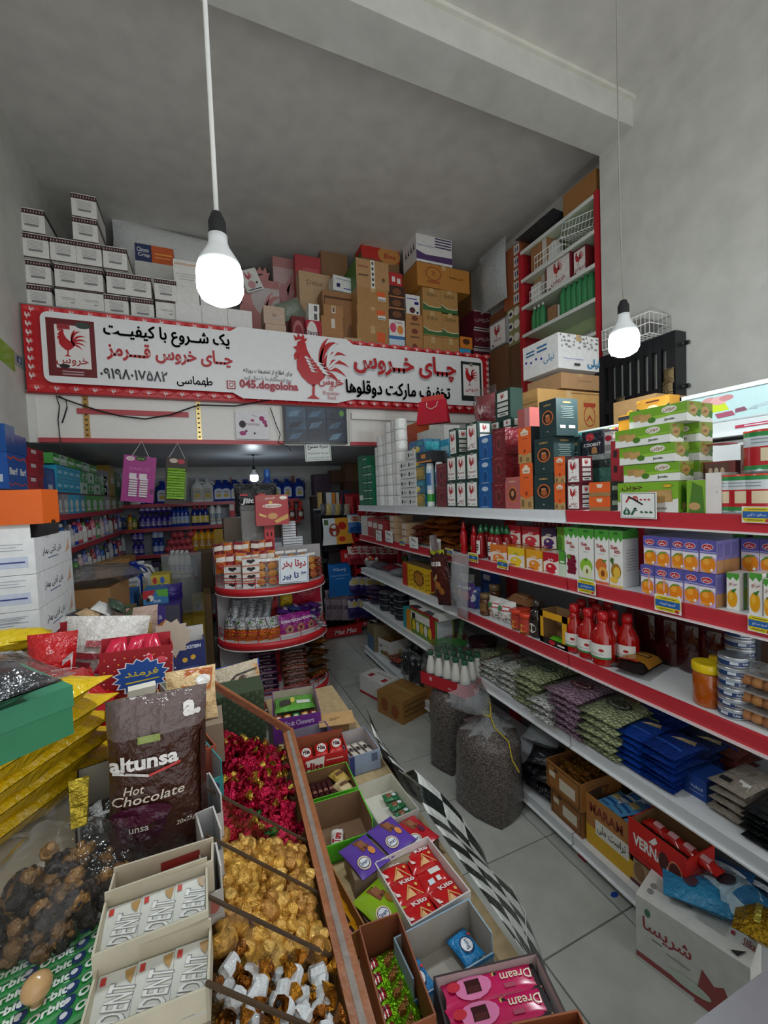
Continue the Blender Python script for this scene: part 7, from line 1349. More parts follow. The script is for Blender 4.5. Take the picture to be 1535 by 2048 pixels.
lowc = [(0xD8D4D4,'white and red figure box'),(0xB01C2C,'red narrow box'),(0x8C8490,'grey bottle box'),(0x9C9498,'pale bottle box'),(0x35A4C8,'cyan lower soap box'),(0x35A4C8,'second cyan lower soap box'),(0x3C8CA8,'blue green box'),(0x4C9A44,'green lower soap box'),(0x55A04C,'second green lower soap box'),(0x5CA854,'third green lower soap box'),(0x8A8C94,'grey lower pack'),(0x8C7A3C,'ochre lower pack'),(0x4C7A54,'dark green lower pack')]
pl = (88,104,116,126,138,148,160,171,184,196,208,222,234,250)
for k,(c,n) in enumerate(lowc): LB(pl[k],pl[k+1]-1,0,L0,c,f'{n} at the edge of the left top shelf',[('e',.5,.5,.35,.25,0xB8303C if k == 0 else 0xC8D4CC),('r',.2,.1,.8,.25,0xD8DCD8)],h=zl-.014-L0,ins=.015)
for k,(p0,c,hh) in enumerate(((208,0x8C8A94,.26),(220,0xA8882C,.34),(232,0x3C6A44,.28),(243,0x6A8A74,.22))): LB(p0,p0+10,0,zl,c,('grey pack high on the left shelf','ochre carton high on the left shelf','dark green carton high on the left shelf','pale green carton high on the left shelf')[k],[('r',.2,.4,.8,.6,0xC8C8B8)],h=hh)
cols2 = (0xB8485C,0xC86A78,0x8C8CB8,0x6A6AA8,0xA8A8B0,0xD0D0D0,0x5C8A4C,0xC8C8C0,0x2C5CA0,0x2A3A8C,0x8C2A3C,0xC8A8A8,0x9C4C54,0x4C4C54)
for si,(a,b,n) in ((1,(112,252,16)),(2,(150,252,12))):
    for k in range(n):
        px = a+(b-a)*(k+.5)/n; c = cols2[(k*5+si*3) % len(cols2)]
        sp = btl(c,cols2[(k*3+2) % len(cols2)],0xC8C4C0,.17+.02*(k % 3),.03)
        place(sp,f'small coloured toiletry bottle on the left {("","second","third")[si]} shelf, {ordn(k+1)} from the near end',(XLS-.06,ypx(px,XLS-.05,lz[si]+.08),lz[si]+.001),rz=90,group=f'toiletry bottles on the left {("","second","third")[si]} shelf')

# ================================================================== END STAND OF THE MIDDLE GONDOLA
GX,GY = .42,3.15
ez = [1.065,.70,.30]
m = MB(); m.box((GX-.035,GY-.005,0),(GX+.035,GY+.03,1.62),0xB8242C,'painted')
for k in range(16):
    for s in (-.014,.014): m.box((GX+s-.005,GY-.0065,.35+.08*k),(GX+s+.005,GY-.004,.375+.08*k),0x3A0A10,'plain')
parts = [('back_panel',MB().box((GX-.38,GY+.03,.05),(GX+.38,GY+.06,1.30),0x9A9698,'painted'))]
def half(z,a,b,t,col,r0=0,mt='painted',n=20,y0=GY):
    m = MB(); pts = [(GX+a*math.cos(math.pi+math.pi*i/n),y0+b*math.sin(math.pi+math.pi*i/n)) for i in range(n+1)]
    tp = [m.vert((x,y,z)) for x,y in pts]; bt = [m.vert((x,y,z-t)) for x,y in pts]
    m.face(tp,col,mt); m.face(bt[::-1],col,mt)
    for i in range(n): m.face((bt[i],bt[i+1],tp[i+1],tp[i]),col,mt)
    m.face((tp[0],tp[-1],bt[-1],bt[0]),col,mt); return m
def rim(z0,z1,a,b,t,col,mt='painted',n=24):
    m = MB(); o = [(math.cos(math.pi+math.pi*i/n),math.sin(math.pi+math.pi*i/n)) for i in range(n+1)]
    R_ = [[m.vert((GX+(a+k)*c,GY+(b+k)*s,z)) for c,s in o] for k,z in ((t,z0),(t,z1),(0,z1),(0,z0))]
    for q in range(4):
        for i in range(n): m.face((R_[q][i],R_[q][i+1],R_[(q+1) % 4][i+1],R_[(q+1) % 4][i]),col,mt,q in (0,2))
    return m
def rods(z,a,b,col=0xB83038):
    m = MB(); n = 24
    for hz in (.04,.075): m.tube([(GX+a*math.cos(math.pi+math.pi*i/n),GY+b*math.sin(math.pi+math.pi*i/n),z+hz) for i in range(n+1)],.003,col,'painted',5)
    for i in range(0,n+1,3): m.tube([(GX+a*math.cos(math.pi+math.pi*i/n),GY+b*math.sin(math.pi+math.pi*i/n),z-.01) ,(GX+a*math.cos(math.pi+math.pi*i/n),GY+b*math.sin(math.pi+math.pi*i/n),z+.08)],.003,col,'painted',5)
    return m
for z in ez:
    parts.append(('round_shelf',half(z,.38,.30,.02,0xDADADC),[('red_rim',rim(z-.045,z+.004,.38,.30,.008,0xC4202A)),('white_lip',rim(z-.052,z-.045,.379,.299,.012,0xE8E4E4)),('wire_guard',rods(z,.372,.292))]))
place(Spec('end_stand','display stand',m,parts),'red rimmed round ended display stand in the middle of the shop',(0,0,0))
m = MB(); m.box((GX-.02,GY+.06,.05),(GX+.02,5.0,1.35),0x8A888C,'painted'); parts = []
for sx in (-1,1):
    for z in (.12,.5,.85,1.15): parts.append(('shelf',MB().box((GX+.02 if sx > 0 else GX-.38,GY+.08,z-.025),(GX+.38 if sx > 0 else GX-.02,5.0,z),0xC8CACE,'painted').box((GX+.372 if sx > 0 else GX-.38,GY+.08,z-.045),(GX+.38 if sx > 0 else GX-.372,5.0,z+.001),0xA82430,'painted')))
for y in (GY+.09,4.1,4.98): parts.append(('upright',MB().box((GX-.03,y-.015,0),(GX+.03,y+.015,1.40),0xA82430,'painted')))
place(Spec('gondola_shelving','shelving',m,parts),'double sided red edged gondola running behind the round ended stand',(0,0,0))
for k in range(10):
    for sx in (-1,1):
        SBc = (0x6A2A34,0x3A4A7C,0x8C7A4C,0x4C6A54,0x7C4A34)[(k*2+sx) % 5]
        place(Spec('snack_carton','carton',pack(.15,.3,.2+.02*(k % 3),SBc,f=[('r',.2,.3,.8,.6,0xC8C0B4)])),f'small snack carton on the {("left","right")[sx > 0]} gondola side, {ordn(k+1)} from the near end',(GX+sx*.19,GY+.2+.17*k,.851),rz=90*sx)
def ell(x): return GY-.30*math.sqrt(max(0,1-((x-GX)/.38)**2))+.035
# ---- first round shelf
fc = MB().box((-.055,-.0,0),(.055,.03,.05),0xD8D4D0,'film'); fc.print(plane((-.055,0,0),(.11,0,0),(0,0,.05)),.11,.05,[('e',.38,.55,.13,.2,0x1C1616),('e',.62,.55,.13,.2,0x1C1616),('p',[(.27,.48),(.73,.48),(.5,.15)],0x1C1616),('r',0,.85,1,1,0xC87858)])
fcs = Spec('heart_cookie_pack','cookie pack',fc)
for r in range(4):
    for c in range(2):
        if (r,c) == (3,0): continue
        p = Vector((GX-.275+.115*c,ell(GX-.275+.115*c),0)); place(fcs,f'white cookie pack with black heart, {("left","right")[c]} pile, {ordn(r+1)} up',(p.x,p.y+.02,ez[0]+.001+.052*r),rz=-18+18*c,group='white heart cookie packs')
flo = MB().box((-.045,-.0,0),(.045,.022,.17),0xC8B8A0,'clear')
fk = MB()
for j in range(3):
    cz = .035+.052*j; n = 16
    o = fk.vert((0,-.012,cz)); rg = [fk.vert((.033*(1 if q % 2 else .78)*math.cos(2*math.pi*q/n),-.004,cz+.027*(1 if q % 2 else .78)*math.sin(2*math.pi*q/n))) for q in range(n)]
    bk = [fk.vert((Vector(fk.v[q])+Vector((0,.014,0)))) for q in rg]
    for q in range(n): fk.face((o,rg[q],rg[(q+1) % n]),(0xC88A44,0xB87834)[q % 2],'card'); fk.face((rg[q],bk[q],bk[(q+1) % n],rg[(q+1) % n]),0xB07030,'card')
    fk.lathe([(.008,0),(.006,.006),(0,.007)],0x8C2C20,'gloss',7) if False else None
fls = Spec('flower_cookie_pack','cookie pack',flo,[('cookies',fk),('seal_fin',MB().box((-.04,-.003,.17),(.04,-.001,.19),0xE4E0DC,'film'))])
for k,(px,dy) in enumerate(((502,.0),(528,-.01),(553,-.005),(574,.02),(594,.05),(614,.08))):
    p = Vector((GX-.10+.077*k,ell(GX-.10+.077*k),0)); place(fls,f'clear pack of golden flower cookies standing on the round shelf, {ordn(k+1)} from left',(p.x,p.y+.03,ez[0]+.001),rot=(R(-10),0,R((px-540)*.35)),group='golden flower cookie packs')
for k in range(6):
    p = Vector((GX-.22+.09*k,0,0)); place(fls,f'golden flower cookie pack in the rear row, {ordn(k+1)} from left',(p.x,GY-.11,ez[0]+.03),rot=(R(-14),0,R(-10+5*k)),group='golden flower cookie packs')
for k in range(14):
    c = (0xB85A1C,0x8C1C24,0xC87428,0x6A1A20)[k % 4]
    g = pillow(.075,.13,.05,c,[('r',.1,.6,.9,.85,0xD8CFC4),('e',.5,.35,.3,.15,0xA83028)],seed=250+k); row = k//7
    place(Spec('sweet_pouch','pouch',g),f'amber red sweet pouch at the round shelf back, {ordn(k % 7+1)} from left, {("front","rear")[row]} row',(GX-.34+.055*(k % 7),GY-.03-.07*(1-row),ez[0]+.10+.07*row),rot=(R(-6),R(rnd.uniform(-8,8)),R(-10)),group='amber and red sweet pouches')
for k in range(5): 
    g = pillow(.09,.13,.03,0x9C4A28,[('r',.2,.4,.8,.6,0xD8C8B0)],seed=270+k,stand=False); place(Spec('sweet_pouch','pouch',g),f'flat brown sweet pouch at the right end of the round shelf, {ordn(k+1)} up',(GX+.30,GY-.06,ez[0]+.002+.03*k),rz=20*k,group='flat brown sweet pouches')
sg = wallcard(556,1112,617,1166,2.845,'white hand lettered offer sign in clear sleeve on the round stand',[('r',.03,.03,.97,.045,0x3A3A8C),('r',.03,.955,.97,.97,0x3A3A8C),('r',.03,.03,.045,.97,0x3A3A8C),('r',.955,.03,.97,.97,0x3A3A8C),('t','دوتا بخر',.5,.7,.36,0xA81C2C,{'w': .8,'b': .03,'cap': False}),('t','۳ تا ببر',.5,.28,.34,0x1E3480,{'w': .8,'b': .03,'cap': False})],0xDDE4E8,'offer_sign','sign',.003,rot=(R(-4),R(3),R(4)))
# ---- second round shelf
for k in range(5):
    p = Vector((GX-.31+.072*k,ell(GX-.31+.072*k),0)); g = pillow(.10,.15,.06,0xC86A1C,[('r',0,.5,1,1,0xB8BABC),('e',.5,.3,.34,.17,0xD8782C),('t','Cake',.5,.62,.08,0x6A5A40,{'w': .6,'sh': .2}),('e',.3,.8,.1,.06,0x5C8A3C)],seed=280+k,mt='foil'); place(Spec('cake_pack','cake pack',g),f'orange and silver cake pack on the second round shelf, {ordn(k+1)} from left',(p.x,p.y+.04,ez[1]+.001),rot=(R(-14),0,R(-28+12*k)),group='orange silver cake packs')
for k in range(4):
    p = Vector((GX+.06+.08*k,ell(GX+.06+.08*k),0)); g = pillow(.115,.15,.06,0x8C1C7C,[('r',0,0,1,.1,0xD8CCD0),('t','DONUT',.5,.66,.12,0xE4DCE4,{'w': .75,'b': .03}),('e',.62,.28,.3,.22,0x9C6A5C),('e',.62,.28,.26,.19,0xB89080),('e',.62,.28,.1,.07,0x5C2A2C)],seed=290+k); place(Spec('donut_pack','donut pack',g),f'purple donut pack on the second round shelf, {ordn(k+1)} from left',(p.x,p.y+.04,ez[1]+.001),rot=(R(-14),0,R(6+10*k)),group='purple donut packs')
for k in range(10):
    g = pillow(.06,.2,.045,(0xA8ACB0,0x8C9094)[k % 2],[('r',.2,.2,.8,.3,0x6A6E74)],seed=300+k,mt='foil'); place(Spec('silver_pack','cake pack',g),f'silver foil cake bar leaning on the second round shelf, {ordn(k % 5+1)} in {("front","rear")[k//5]} row',(GX-.29+.055*(k % 5),GY-.03-.075*(1-k//5),ez[1]+.07+.06*(k//5)),rot=(R(-16),R(12),0),group='silver cake bars')
for k in range(8):
    g = pillow(.12,.10,.04,(0x3A1A5C,0x4C2470,0x2A3A6C)[k % 3],[('r',.2,.3,.8,.6,0xA894B8)],seed=310+k,stand=False); place(Spec('violet_pack','cake pack',g),f'dark violet cake pack behind the donut packs, {ordn(k+1)} in the heap',(GX+.06+.07*(k % 4),GY-.10+.0*(k//4),ez[1]+.09+.045*(k//4)+.01*(k % 2)),rot=(R(10),R(-8),R(20*k)),group='dark violet cake packs')
for k in range(4): SBq = place(Spec('wafer_bar','wafer bar',pillow(.035,.18,.025,0xB8C0C8,[('r',.1,.6,.9,.8,0x3A8CA8)],seed=320+k,stand=False)),f'pale wafer bar lying at the right of the second round shelf, {ordn(k+1)}',(GX+.30-.015*k,GY-.10,ez[1]+.003+.026*k),rz=30-8*k,group='pale wafer bars')
g = pillow(.1,.09,.04,0xD8B81C,seed=325,stand=True); place(Spec('yellow_pouch','pouch',g),'small yellow pouch behind the violet cake packs',(GX+.10,GY-.02,ez[1]+.17))
g = pillow(.24,.16,.08,0xB0243C,seed=326,stand=True); place(Spec('red_bag','bag',g),'red bag at the rear right of the second round shelf',(GX+.24,GY-.02,ez[1]+.16))
# ---- third round shelf: stacks of bars
for c,(x,c1,t1,n) in enumerate(((GX-.10,0x2A1430,'Farbar',7),(GX+.12,0x5A3420,'Cocoa',6))):
    for r in range(n):
        g = pillow(.19,.1,.042,c1 if (r % 3) else (0x3A1C40,0x6A3C24)[c],[('t',t1,.5,.45,.35,0xB8A8A4,{'w': .7,'b': .02}),('r',.05,.1,.95,.14,0x8A5A64)],seed=330+10*c+r,stand=False)
        place(Spec('chocolate_bar','chocolate bar',g),f'{("dark violet","brown")[c]} wrapped chocolate bar, {ordn(r+1)} up in its pile on the third round shelf',(x,GY-.15+.015*r,ez[2]+.002+.04*r),rot=(R(14),0,R(-4)),group=f'{("dark violet","brown")[c]} chocolate bars')
for k in range(9):
    g = pillow(.15,.09,.04,(0x6A4420,0x8C5C24,0x5A3018)[k % 3],[('r',.2,.3,.8,.6,0xA87C3C)],seed=350+k,stand=False,mt='foil'); place(Spec('bronze_pack','snack pack',g),f'bronze snack pack in the heap at the right of the third round shelf, {ordn(k+1)}',(GX+.27+.02*(k % 2),GY-.08-.05*(k % 2),ez[2]+.003+.04*k),rot=(0,R(rnd.uniform(-12,12)),R(rnd.uniform(-30,30))),group='bronze snack packs')
# ---- top of the post
db = pack(.185,.06,.2,0xA8262C,f=[('r',0,.8,1,1,0xA04038),('t','دایجستیو',.45,.9,.1,0xE8D8D0,{'w': .3}),('e',.85,.9,.12,.06,0xE8E0D8),('e',.5,.64,.3,.07,0xE0D0C8),('t','Digestive',.5,.63,.08,0x8C2A20,{'w': .5}),('e',.45,.76,.06,.05,0xD8A83C),('e',.5,.3,.16,.11,0xB87A44),('e',.5,.3,.13,.09,0xC89058),('p',[(.1,.42),(.3,.32),(.3,.26),(.1,.34)],0xD8B060),('p',[(.55,.15),(.98,.36),(.98,.2),(.6,.05)],0xC89A50)],mt='gloss')
p = ay(545,1050,3.08); place(Spec('biscuit_box','biscuit box',db),'red digestive biscuit box on top of the red post',(p.x-.0,3.10,p.z),rz=4,scale=(1.25,1,1.08))
cs_ = MB().box((-.11,-.04,0),(.11,.04,.3),0xB8B8B4,'haze'); p = ay(512,1085,3.25); place(Spec('clear_case','case',cs_,[('card_insert',MB().box((-.1,.0,.02),(.1,.004,.26),0x8A8480,'card'))]),'clear plastic case standing left of the red post',(p.x+.01,3.27,p.z-.02))
CIG = Spec('cigarette_box','small box',pack(.05,.08,.02,0xD8DADC,f=[('r',0,.35,1,.6,0x3A3E4C)]))
place(Spec('carton','carton',pack(.2,.12,.12,0x7A6A5C)),'small brown carton under the piles of white boxes',(ay(578,1085,3.3).x,3.33,1.152+.0))
for k in range(10):
    for c in range(3):
        if c < 2 or k < 4: place(CIG,f'small white box with dark band, {ordn(c+1)} pile right of the post, {ordn(k+1)} up',(ay(572+13*c,1085,3.3).x,3.32,1.273+.0205*k),group='small white boxes in piles')
for k,px in enumerate((495,530)):
    p = ay(px,1010,3.5); g = pillow(.2,.26,.08,0x17181C,[('t','Jiit',.5,.45,.2,0xE4E4E4,{'w': .5,'b': .04,'sh': .2}),('r',.2,.62,.5,.68,0xC03038)],seed=360+k); place(Spec('coffee_bag','bag',g),f'black bag with white lettering on top of the gondola, {("left","right")[k]}',(p.x,3.5,1.53))
m = pack(.5,.3,.17,0x5A4A3A); place(Spec('carton','carton',m),'dull brown carton on the gondola under the black lettered bags',(GX-.05,3.55,1.352))
p = ay(536,1000,3.9); g = btl(0x2A4A94,0x3A6AB8,0x3A5CA8,.3,.06); place(g,'tall blue bottle sticking up behind the black lettered bags',(p.x,3.9,1.36),scale=(1,1,1.9))

# ================================================================== HANGING CARDS
def hcard(p0,q0,p1,q1,tilt,col,items,label,packs):
    y = YM-.04; a,b = ay(p0,q1,y),ay(p1,q0,y); w = (b.x-a.x)*.86; h = b.z-a.z
    m = MB().box((-w/2,0,-h),(w/2,.004,0),col,'card'); m.print(plane((-w/2,0,-h),(w,0,0),(0,0,h)),w,h,items)
    o = place(Spec('hanging_card','sweet card',m,packs(w,h)+[('cord_loop',MB().tube([(-.06,.002,-.005),(0,.002,.12),(.06,.002,-.005)],.003,0xD8D4CC,'plain',5))]),label,((a.x+b.x)/2,y,b.z-.03),rot=(0,R(tilt),0))
def pinkp(w,h):
    out = []
    for c in range(2):
        for r in range(8): out.append(('gum_strip',MB().box((-w*.28+c*w*.32,-.014,-h*.52-r*h*.052),(-w*.03+c*w*.32,0,-h*.52-r*h*.052+h*.035),0xDCD4D8,'gloss')))
    return out
hcard(248,905,318,998,7,0xA83888,[('e',.2,.93,.13,.05,0xE0C8D0),('t','فروت',.2,.93,.04,0x8C2A5C),('e',.52,.95,.17,.06,0x2A3A24),('t','Love',.52,.95,.05,0x8CBC4C),('t','SAKIZ',.5,.72,.07,0xC86AAE,{'w': .7}),('r',.2,.5,.42,.62,0xE0D4D8),('r',.5,.5,.74,.62,0xE0D4D8),('r',.86,.2,.97,.3,0x6A2A5C)],'pink hanging card of white gum strips under the loft',pinkp)
def greenp(w,h): return [('sweet_strip',MB().hexa([(-w*.42,-.03,-h*.28-r*h*.055),(w*.42,-.03,-h*.28-r*h*.055),(w*.42,0,-h*.28-r*h*.055),(-w*.42,0,-h*.28-r*h*.055),(-w*.4,-.022,-h*.28-r*h*.055+h*.045),(w*.4,-.022,-h*.28-r*h*.055+h*.045),(w*.4,0,-h*.28-r*h*.055+h*.045),(-w*.4,0,-h*.28-r*h*.055+h*.045)],(0x7CB030,0x8CC03C)[r % 2],'film')) for r in range(12)]
hcard(334,908,378,1002,5,0x3A2A24,[('e',.35,.93,.2,.05,0xC8B8A8),('e',.7,.92,.18,.05,0xB83040),('r',.7,.1,1,.7,0x6A7A44)],'green hanging card of sour sweet strips under the loft',greenp)
# ================================================================== CLUTTER BETWEEN THE COUNTER AND THE BACK
def cl(p0,q0,p1,q1,y,d,col,lb,f=(),u=(),rz=0,open_=False,base=0.0,nm='carton',ct='carton',mt='card',inn=0x8C6C48,parts=()):
    a,b = ay(p0,(q0+q1)/2,y),ay(p1,(q0+q1)/2,y); zt = ay((p0+p1)/2,q0,y).z; w = b.x-a.x
    if base is None: base = ay((p0+p1)/2,q1,y).z
    mm = opentray(w,d,zt-base,col,inn,f=f) if open_ else pack(w,d,zt-base,col,f=f,u=u,mt=mt)
    place(Spec(nm,ct,mm,parts),lb,((a.x+b.x)/2,y+d/2,base),rz=rz)
    return zt
cl(222,1118,262,1172,4.3,.3,0xA5763F,'brown carton standing under the left shelves',[('r',.6,.1,.95,.3,0x7C5634)])
cl(196,1124,230,1168,3.9,.2,0xAF8450,'open tan carton with raised flap below the left shelves',open_=True,rz=-14,parts=[('flap',MB().hexa([(-.2,-.2,.7),(.2,-.2,.7),(.2,-.195,.7),(-.2,-.195,.7),(-.15,-.36,.62),(.17,-.36,.62),(.17,-.355,.62),(-.15,-.355,.62)],0xBC9260))])
cl(140,1178,232,1228,3.0,.35,0xA87C4C,'wide open brown carton filled with clear film bags',open_=True,rz=-8)
g = pillow(.5,.4,.14,0xA8A8A4,seed=370,mt='haze',stand=False); p = ay(190,1174,3.15); place(Spec('film_bag','bag',g),'crumpled clear film bag on the wide open brown carton',(p.x,3.2,p.z-.0),rz=20)
cl(222,1190,268,1222,3.5,.3,0x2C6CB0,'blue carton beside the purple cartons',[('r',.3,.2,.8,.4,0x5A94C8)])
cl(258,1200,285,1240,3.75,.25,0x7A5A3A,'narrow brown carton beside the blue one')
zz = cl(284,1252,362,1330,3.25,.3,0x4A3A8C,'purple carton with orange corner, lower of the purple pair',[('t','Delsa',.2,.5,.2,0xC8C0DC,{'a': 90}),('r',.55,0,1,1,0x4A4858),('p',[(.3,.6),(.52,1),(.3,1)],0xC87834)])
cl(284,1213,360,1252,3.25,.3,0x4A3A8C,'purple carton with white script, upper of the purple pair',[('t','Delsa',.25,.5,.3,0xC8C0DC,{'a': 0}),('r',.62,0,1,1,0x4A4858),('p',[(.35,0),(.62,.0),(.62,.35)],0xC87834)],base=zz)
z3_ = ay(322,1213,3.25).z
cl(286,1180,336,1212,3.3,.2,0x3A7AB0,'colourful green red and blue sweets box on the purple cartons',[('p',[(0,1),(.5,1),(.3,.4),(0,.5)],0xB82C34),('p',[(.5,1),(1,1),(1,.5),(.6,.6)],0x5CA83C),('e',.3,.5,.12,.2,0xE8E0D8),('e',.2,.4,.08,.14,0x2A2A2A),('t','fruit',.55,.3,.2,0xE0E8F0,{'w': .3}),('r',0,0,1,.12,0x24406C)],base=z3_)
p = ay(345,1205,3.35); g = pillow(.14,.12,.06,0x3A2C7C,seed=372); place(Spec('snack_pouch','pouch',g),'violet pouch beside the colourful sweets box',(p.x,3.4,z3_+.002),rz=20)
zq = ay(322,1185,3.6).z
cl(302,1150,340,1185,3.6,.2,0xC8B43C,'yellow green balloon printed box behind the colourful one',[('e',.2+.2*k,.5+.2*(-1)**k,.12,.2,(0xB83838,0x3A8A4C,0x3A6AB8,0xE0DCD0)[k]) for k in range(4)],base=zq+.001)
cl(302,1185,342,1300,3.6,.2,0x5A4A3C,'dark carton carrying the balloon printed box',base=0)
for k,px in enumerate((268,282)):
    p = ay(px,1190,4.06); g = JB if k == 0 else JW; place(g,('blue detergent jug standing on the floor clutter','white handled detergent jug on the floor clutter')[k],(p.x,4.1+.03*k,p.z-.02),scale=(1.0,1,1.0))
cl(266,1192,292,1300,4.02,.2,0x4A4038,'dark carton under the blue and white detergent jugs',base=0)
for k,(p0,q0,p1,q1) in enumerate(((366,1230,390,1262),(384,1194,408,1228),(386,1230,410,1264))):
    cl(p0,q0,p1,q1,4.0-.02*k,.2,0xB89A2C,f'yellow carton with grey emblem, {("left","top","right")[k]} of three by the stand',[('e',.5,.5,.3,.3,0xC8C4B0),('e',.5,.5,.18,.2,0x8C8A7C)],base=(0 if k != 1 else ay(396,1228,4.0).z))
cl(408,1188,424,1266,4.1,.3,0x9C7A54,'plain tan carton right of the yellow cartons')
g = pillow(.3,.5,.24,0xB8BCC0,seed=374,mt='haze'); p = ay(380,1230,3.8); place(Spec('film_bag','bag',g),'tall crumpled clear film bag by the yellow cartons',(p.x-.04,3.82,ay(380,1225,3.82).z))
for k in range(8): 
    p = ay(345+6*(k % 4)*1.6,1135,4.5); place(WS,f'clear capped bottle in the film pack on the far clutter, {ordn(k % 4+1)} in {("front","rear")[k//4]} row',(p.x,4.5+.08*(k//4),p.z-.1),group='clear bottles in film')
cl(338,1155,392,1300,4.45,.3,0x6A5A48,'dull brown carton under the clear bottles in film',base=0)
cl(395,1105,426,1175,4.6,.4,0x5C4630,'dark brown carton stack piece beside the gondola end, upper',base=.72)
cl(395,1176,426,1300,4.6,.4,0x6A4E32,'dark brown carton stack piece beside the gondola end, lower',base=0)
# ================================================================== COUNTER, CANDY CASE AND LEDGE
WD,WD2 = 0x9A5E38,0x7A452A
m = MB(); m.box((-1.12,.0,.96),(-.056,2.25,1.0),0xD8D8D4,'painted'); m.box((-1.10,.02,0),(-.07,2.22,.96),0x8A8A86,'painted')
place(Spec('sales_counter','counter',m),'white topped sales counter buried in sweets at the left front',(0,0,0))
RA,RB = Vector((.207,1.358,.90)),Vector((.15,.20,.90)); TA,TB_ = Vector((-.01,1.34,1.107)),Vector((-.035,.18,1.107))
m = MB(); m.box((-.04,.15,.62),(.20,1.37,.64),0xC09A58,'wood'); m.hexa([(.13,.2,.62),(.15,.2,.62),(.205,1.36,.62),(.185,1.36,.62),(.14,.2,.9),(.155,.2,.9),(.21,1.36,.9),(.195,1.36,.9)],0xC09A58,'wood'); m.box((-.042,.15,.64),(-.034,1.37,.985),0xB08A50,'wood'); m.box((-.04,.15,0),(.19,1.37,.62),0x8A5A38,'wood')
def beam(a,b,w,h,col):
    d = (b-a).normalized(); s = d.cross(Vector((0,0,1))).normalized(); u = s.cross(d); q = []
    for z in (0,h):
        for e,t in ((a,-1),(a,1),(b,1),(b,-1)): q.append(e+s*w/2*t+u*z)
    return MB().hexa(q,col,'wood')
rl = beam(RA,RB,.034,.014,WD); gr = beam(RA+Vector((0,0,.0125)),RB+Vector((0,0,.0125)),.010,.003,0x8C8078)
eb = beam(TA,RA,.034,.014,WD2); g2 = beam(TA+Vector((0,0,.0)),RA+Vector((0,0,.0)),.012,.017,0xA86A44)
pb2 = MB().box((-.05,1.335,.72),(-.005,1.352,1.115),0xC88A54,'wood')
parts = [('rail',rl,[('groove',gr)]),('end_bar',eb,[('groove',g2)]),('wooden_post',pb2)]
for y in (.90,.77,.65,.53):
    xr = .15+.057*(y-.2)/1.158
    parts.append(('glass_divider',MB().hexa([(-.03,y,.66),(xr-.02,y,.66),(xr-.02,y+.003,.66),(-.03,y+.003,.66),(-.03,y,1.085),(xr-.01,y,.893),(xr-.01,y+.003,.893),(-.03,y+.003,1.085)],0xE0E4E4,'glass'),[('dark_edge',beam(Vector((-.03,y,1.085)),Vector((xr-.01,y,.893)),.005,.004,0x4A3A2A))]))
place(Spec('candy_case','candy case',m,parts),'wooden candy case with sloped side, glass dividers and red, gold and white sweets',(0,0,0))
def twist(c,c2,L=.030,r=.0105,e=.014):                 # toffee with two twisted ends, lying along X
    m = MB(); P = [(-L/2-e,.011),(-L/2-e*.5,.007),(-L/2,.004),(-L/2+.004,r),(L/2-.004,r),(L/2,.004),(L/2+e*.5,.007),(L/2+e,.011)]; G = []
    for i,(x,q) in enumerate(P): G.append([m.vert((x,q*math.cos(R(45+45*k))*(1.15 if k % 2 else 1),q*math.sin(R(45+45*k))*(1.15 if k % 2 else 1))) for k in range(8)])
    for i in range(7):
        for k in range(8): m.face((G[i][k],G[i][(k+1) % 8],G[i+1][(k+1) % 8],G[i+1][k]),c if 2 <= i <= 4 else c2,'foil' if c != 0xD4D8DA else ('film' if 2 <= i <= 4 else 'foil'),False)
    return m
def bonbon(c,s):
    m = MB(); q = random.Random(s); n = 9; G = []
    for r,z in ((.004,-.014),(.016,-.011),(.0195,-.002),(.0165,.007),(.006,.013),(.010,.019),(.007,.022)): G.append([m.vert((r*q.uniform(.85,1.15)*math.cos(2*math.pi*k/n),r*q.uniform(.85,1.15)*math.sin(2*math.pi*k/n),z+q.uniform(-.002,.002))) for k in range(n)])
    for i in range(6):
        for k in range(n): m.face((G[i][k],G[i][(k+1) % n],G[i+1][(k+1) % n],G[i+1][k]),c,'goldwrap',True)
    m.face(G[-1],c,'goldwrap'); m.face(G[0][::-1],c,'goldwrap'); return m
mat('goldwrap',.32,metal=.35,bump=.5,bscale=90,vary=.25)
def heapz(x,y): return .985-.55*(x+.03)
def lay(specs,ya,yb,nx,ny,label,group,zo=0,seed=1,tilt=40,skip=0,sc=None):
    q = random.Random(seed); n = 0
    for j in range(ny):
        for i in range(nx):
            y = ya+(yb-ya)*(j+.5+q.uniform(-.3,.3))/ny; xr = .12+.05*(y-.2)/1.158
            x = -.018+(xr+.018)*(i+.5+q.uniform(-.3,.3))/nx
            if q.random() < skip: continue
            place(specs[q.randrange(len(specs))],label,(x,y,heapz(x,y)+zo+q.uniform(-.012,.008)),rot=(R(q.uniform(-tilt,tilt)),R(q.uniform(-tilt,tilt)),R(q.uniform(0,360))),group=group,scale=sc)
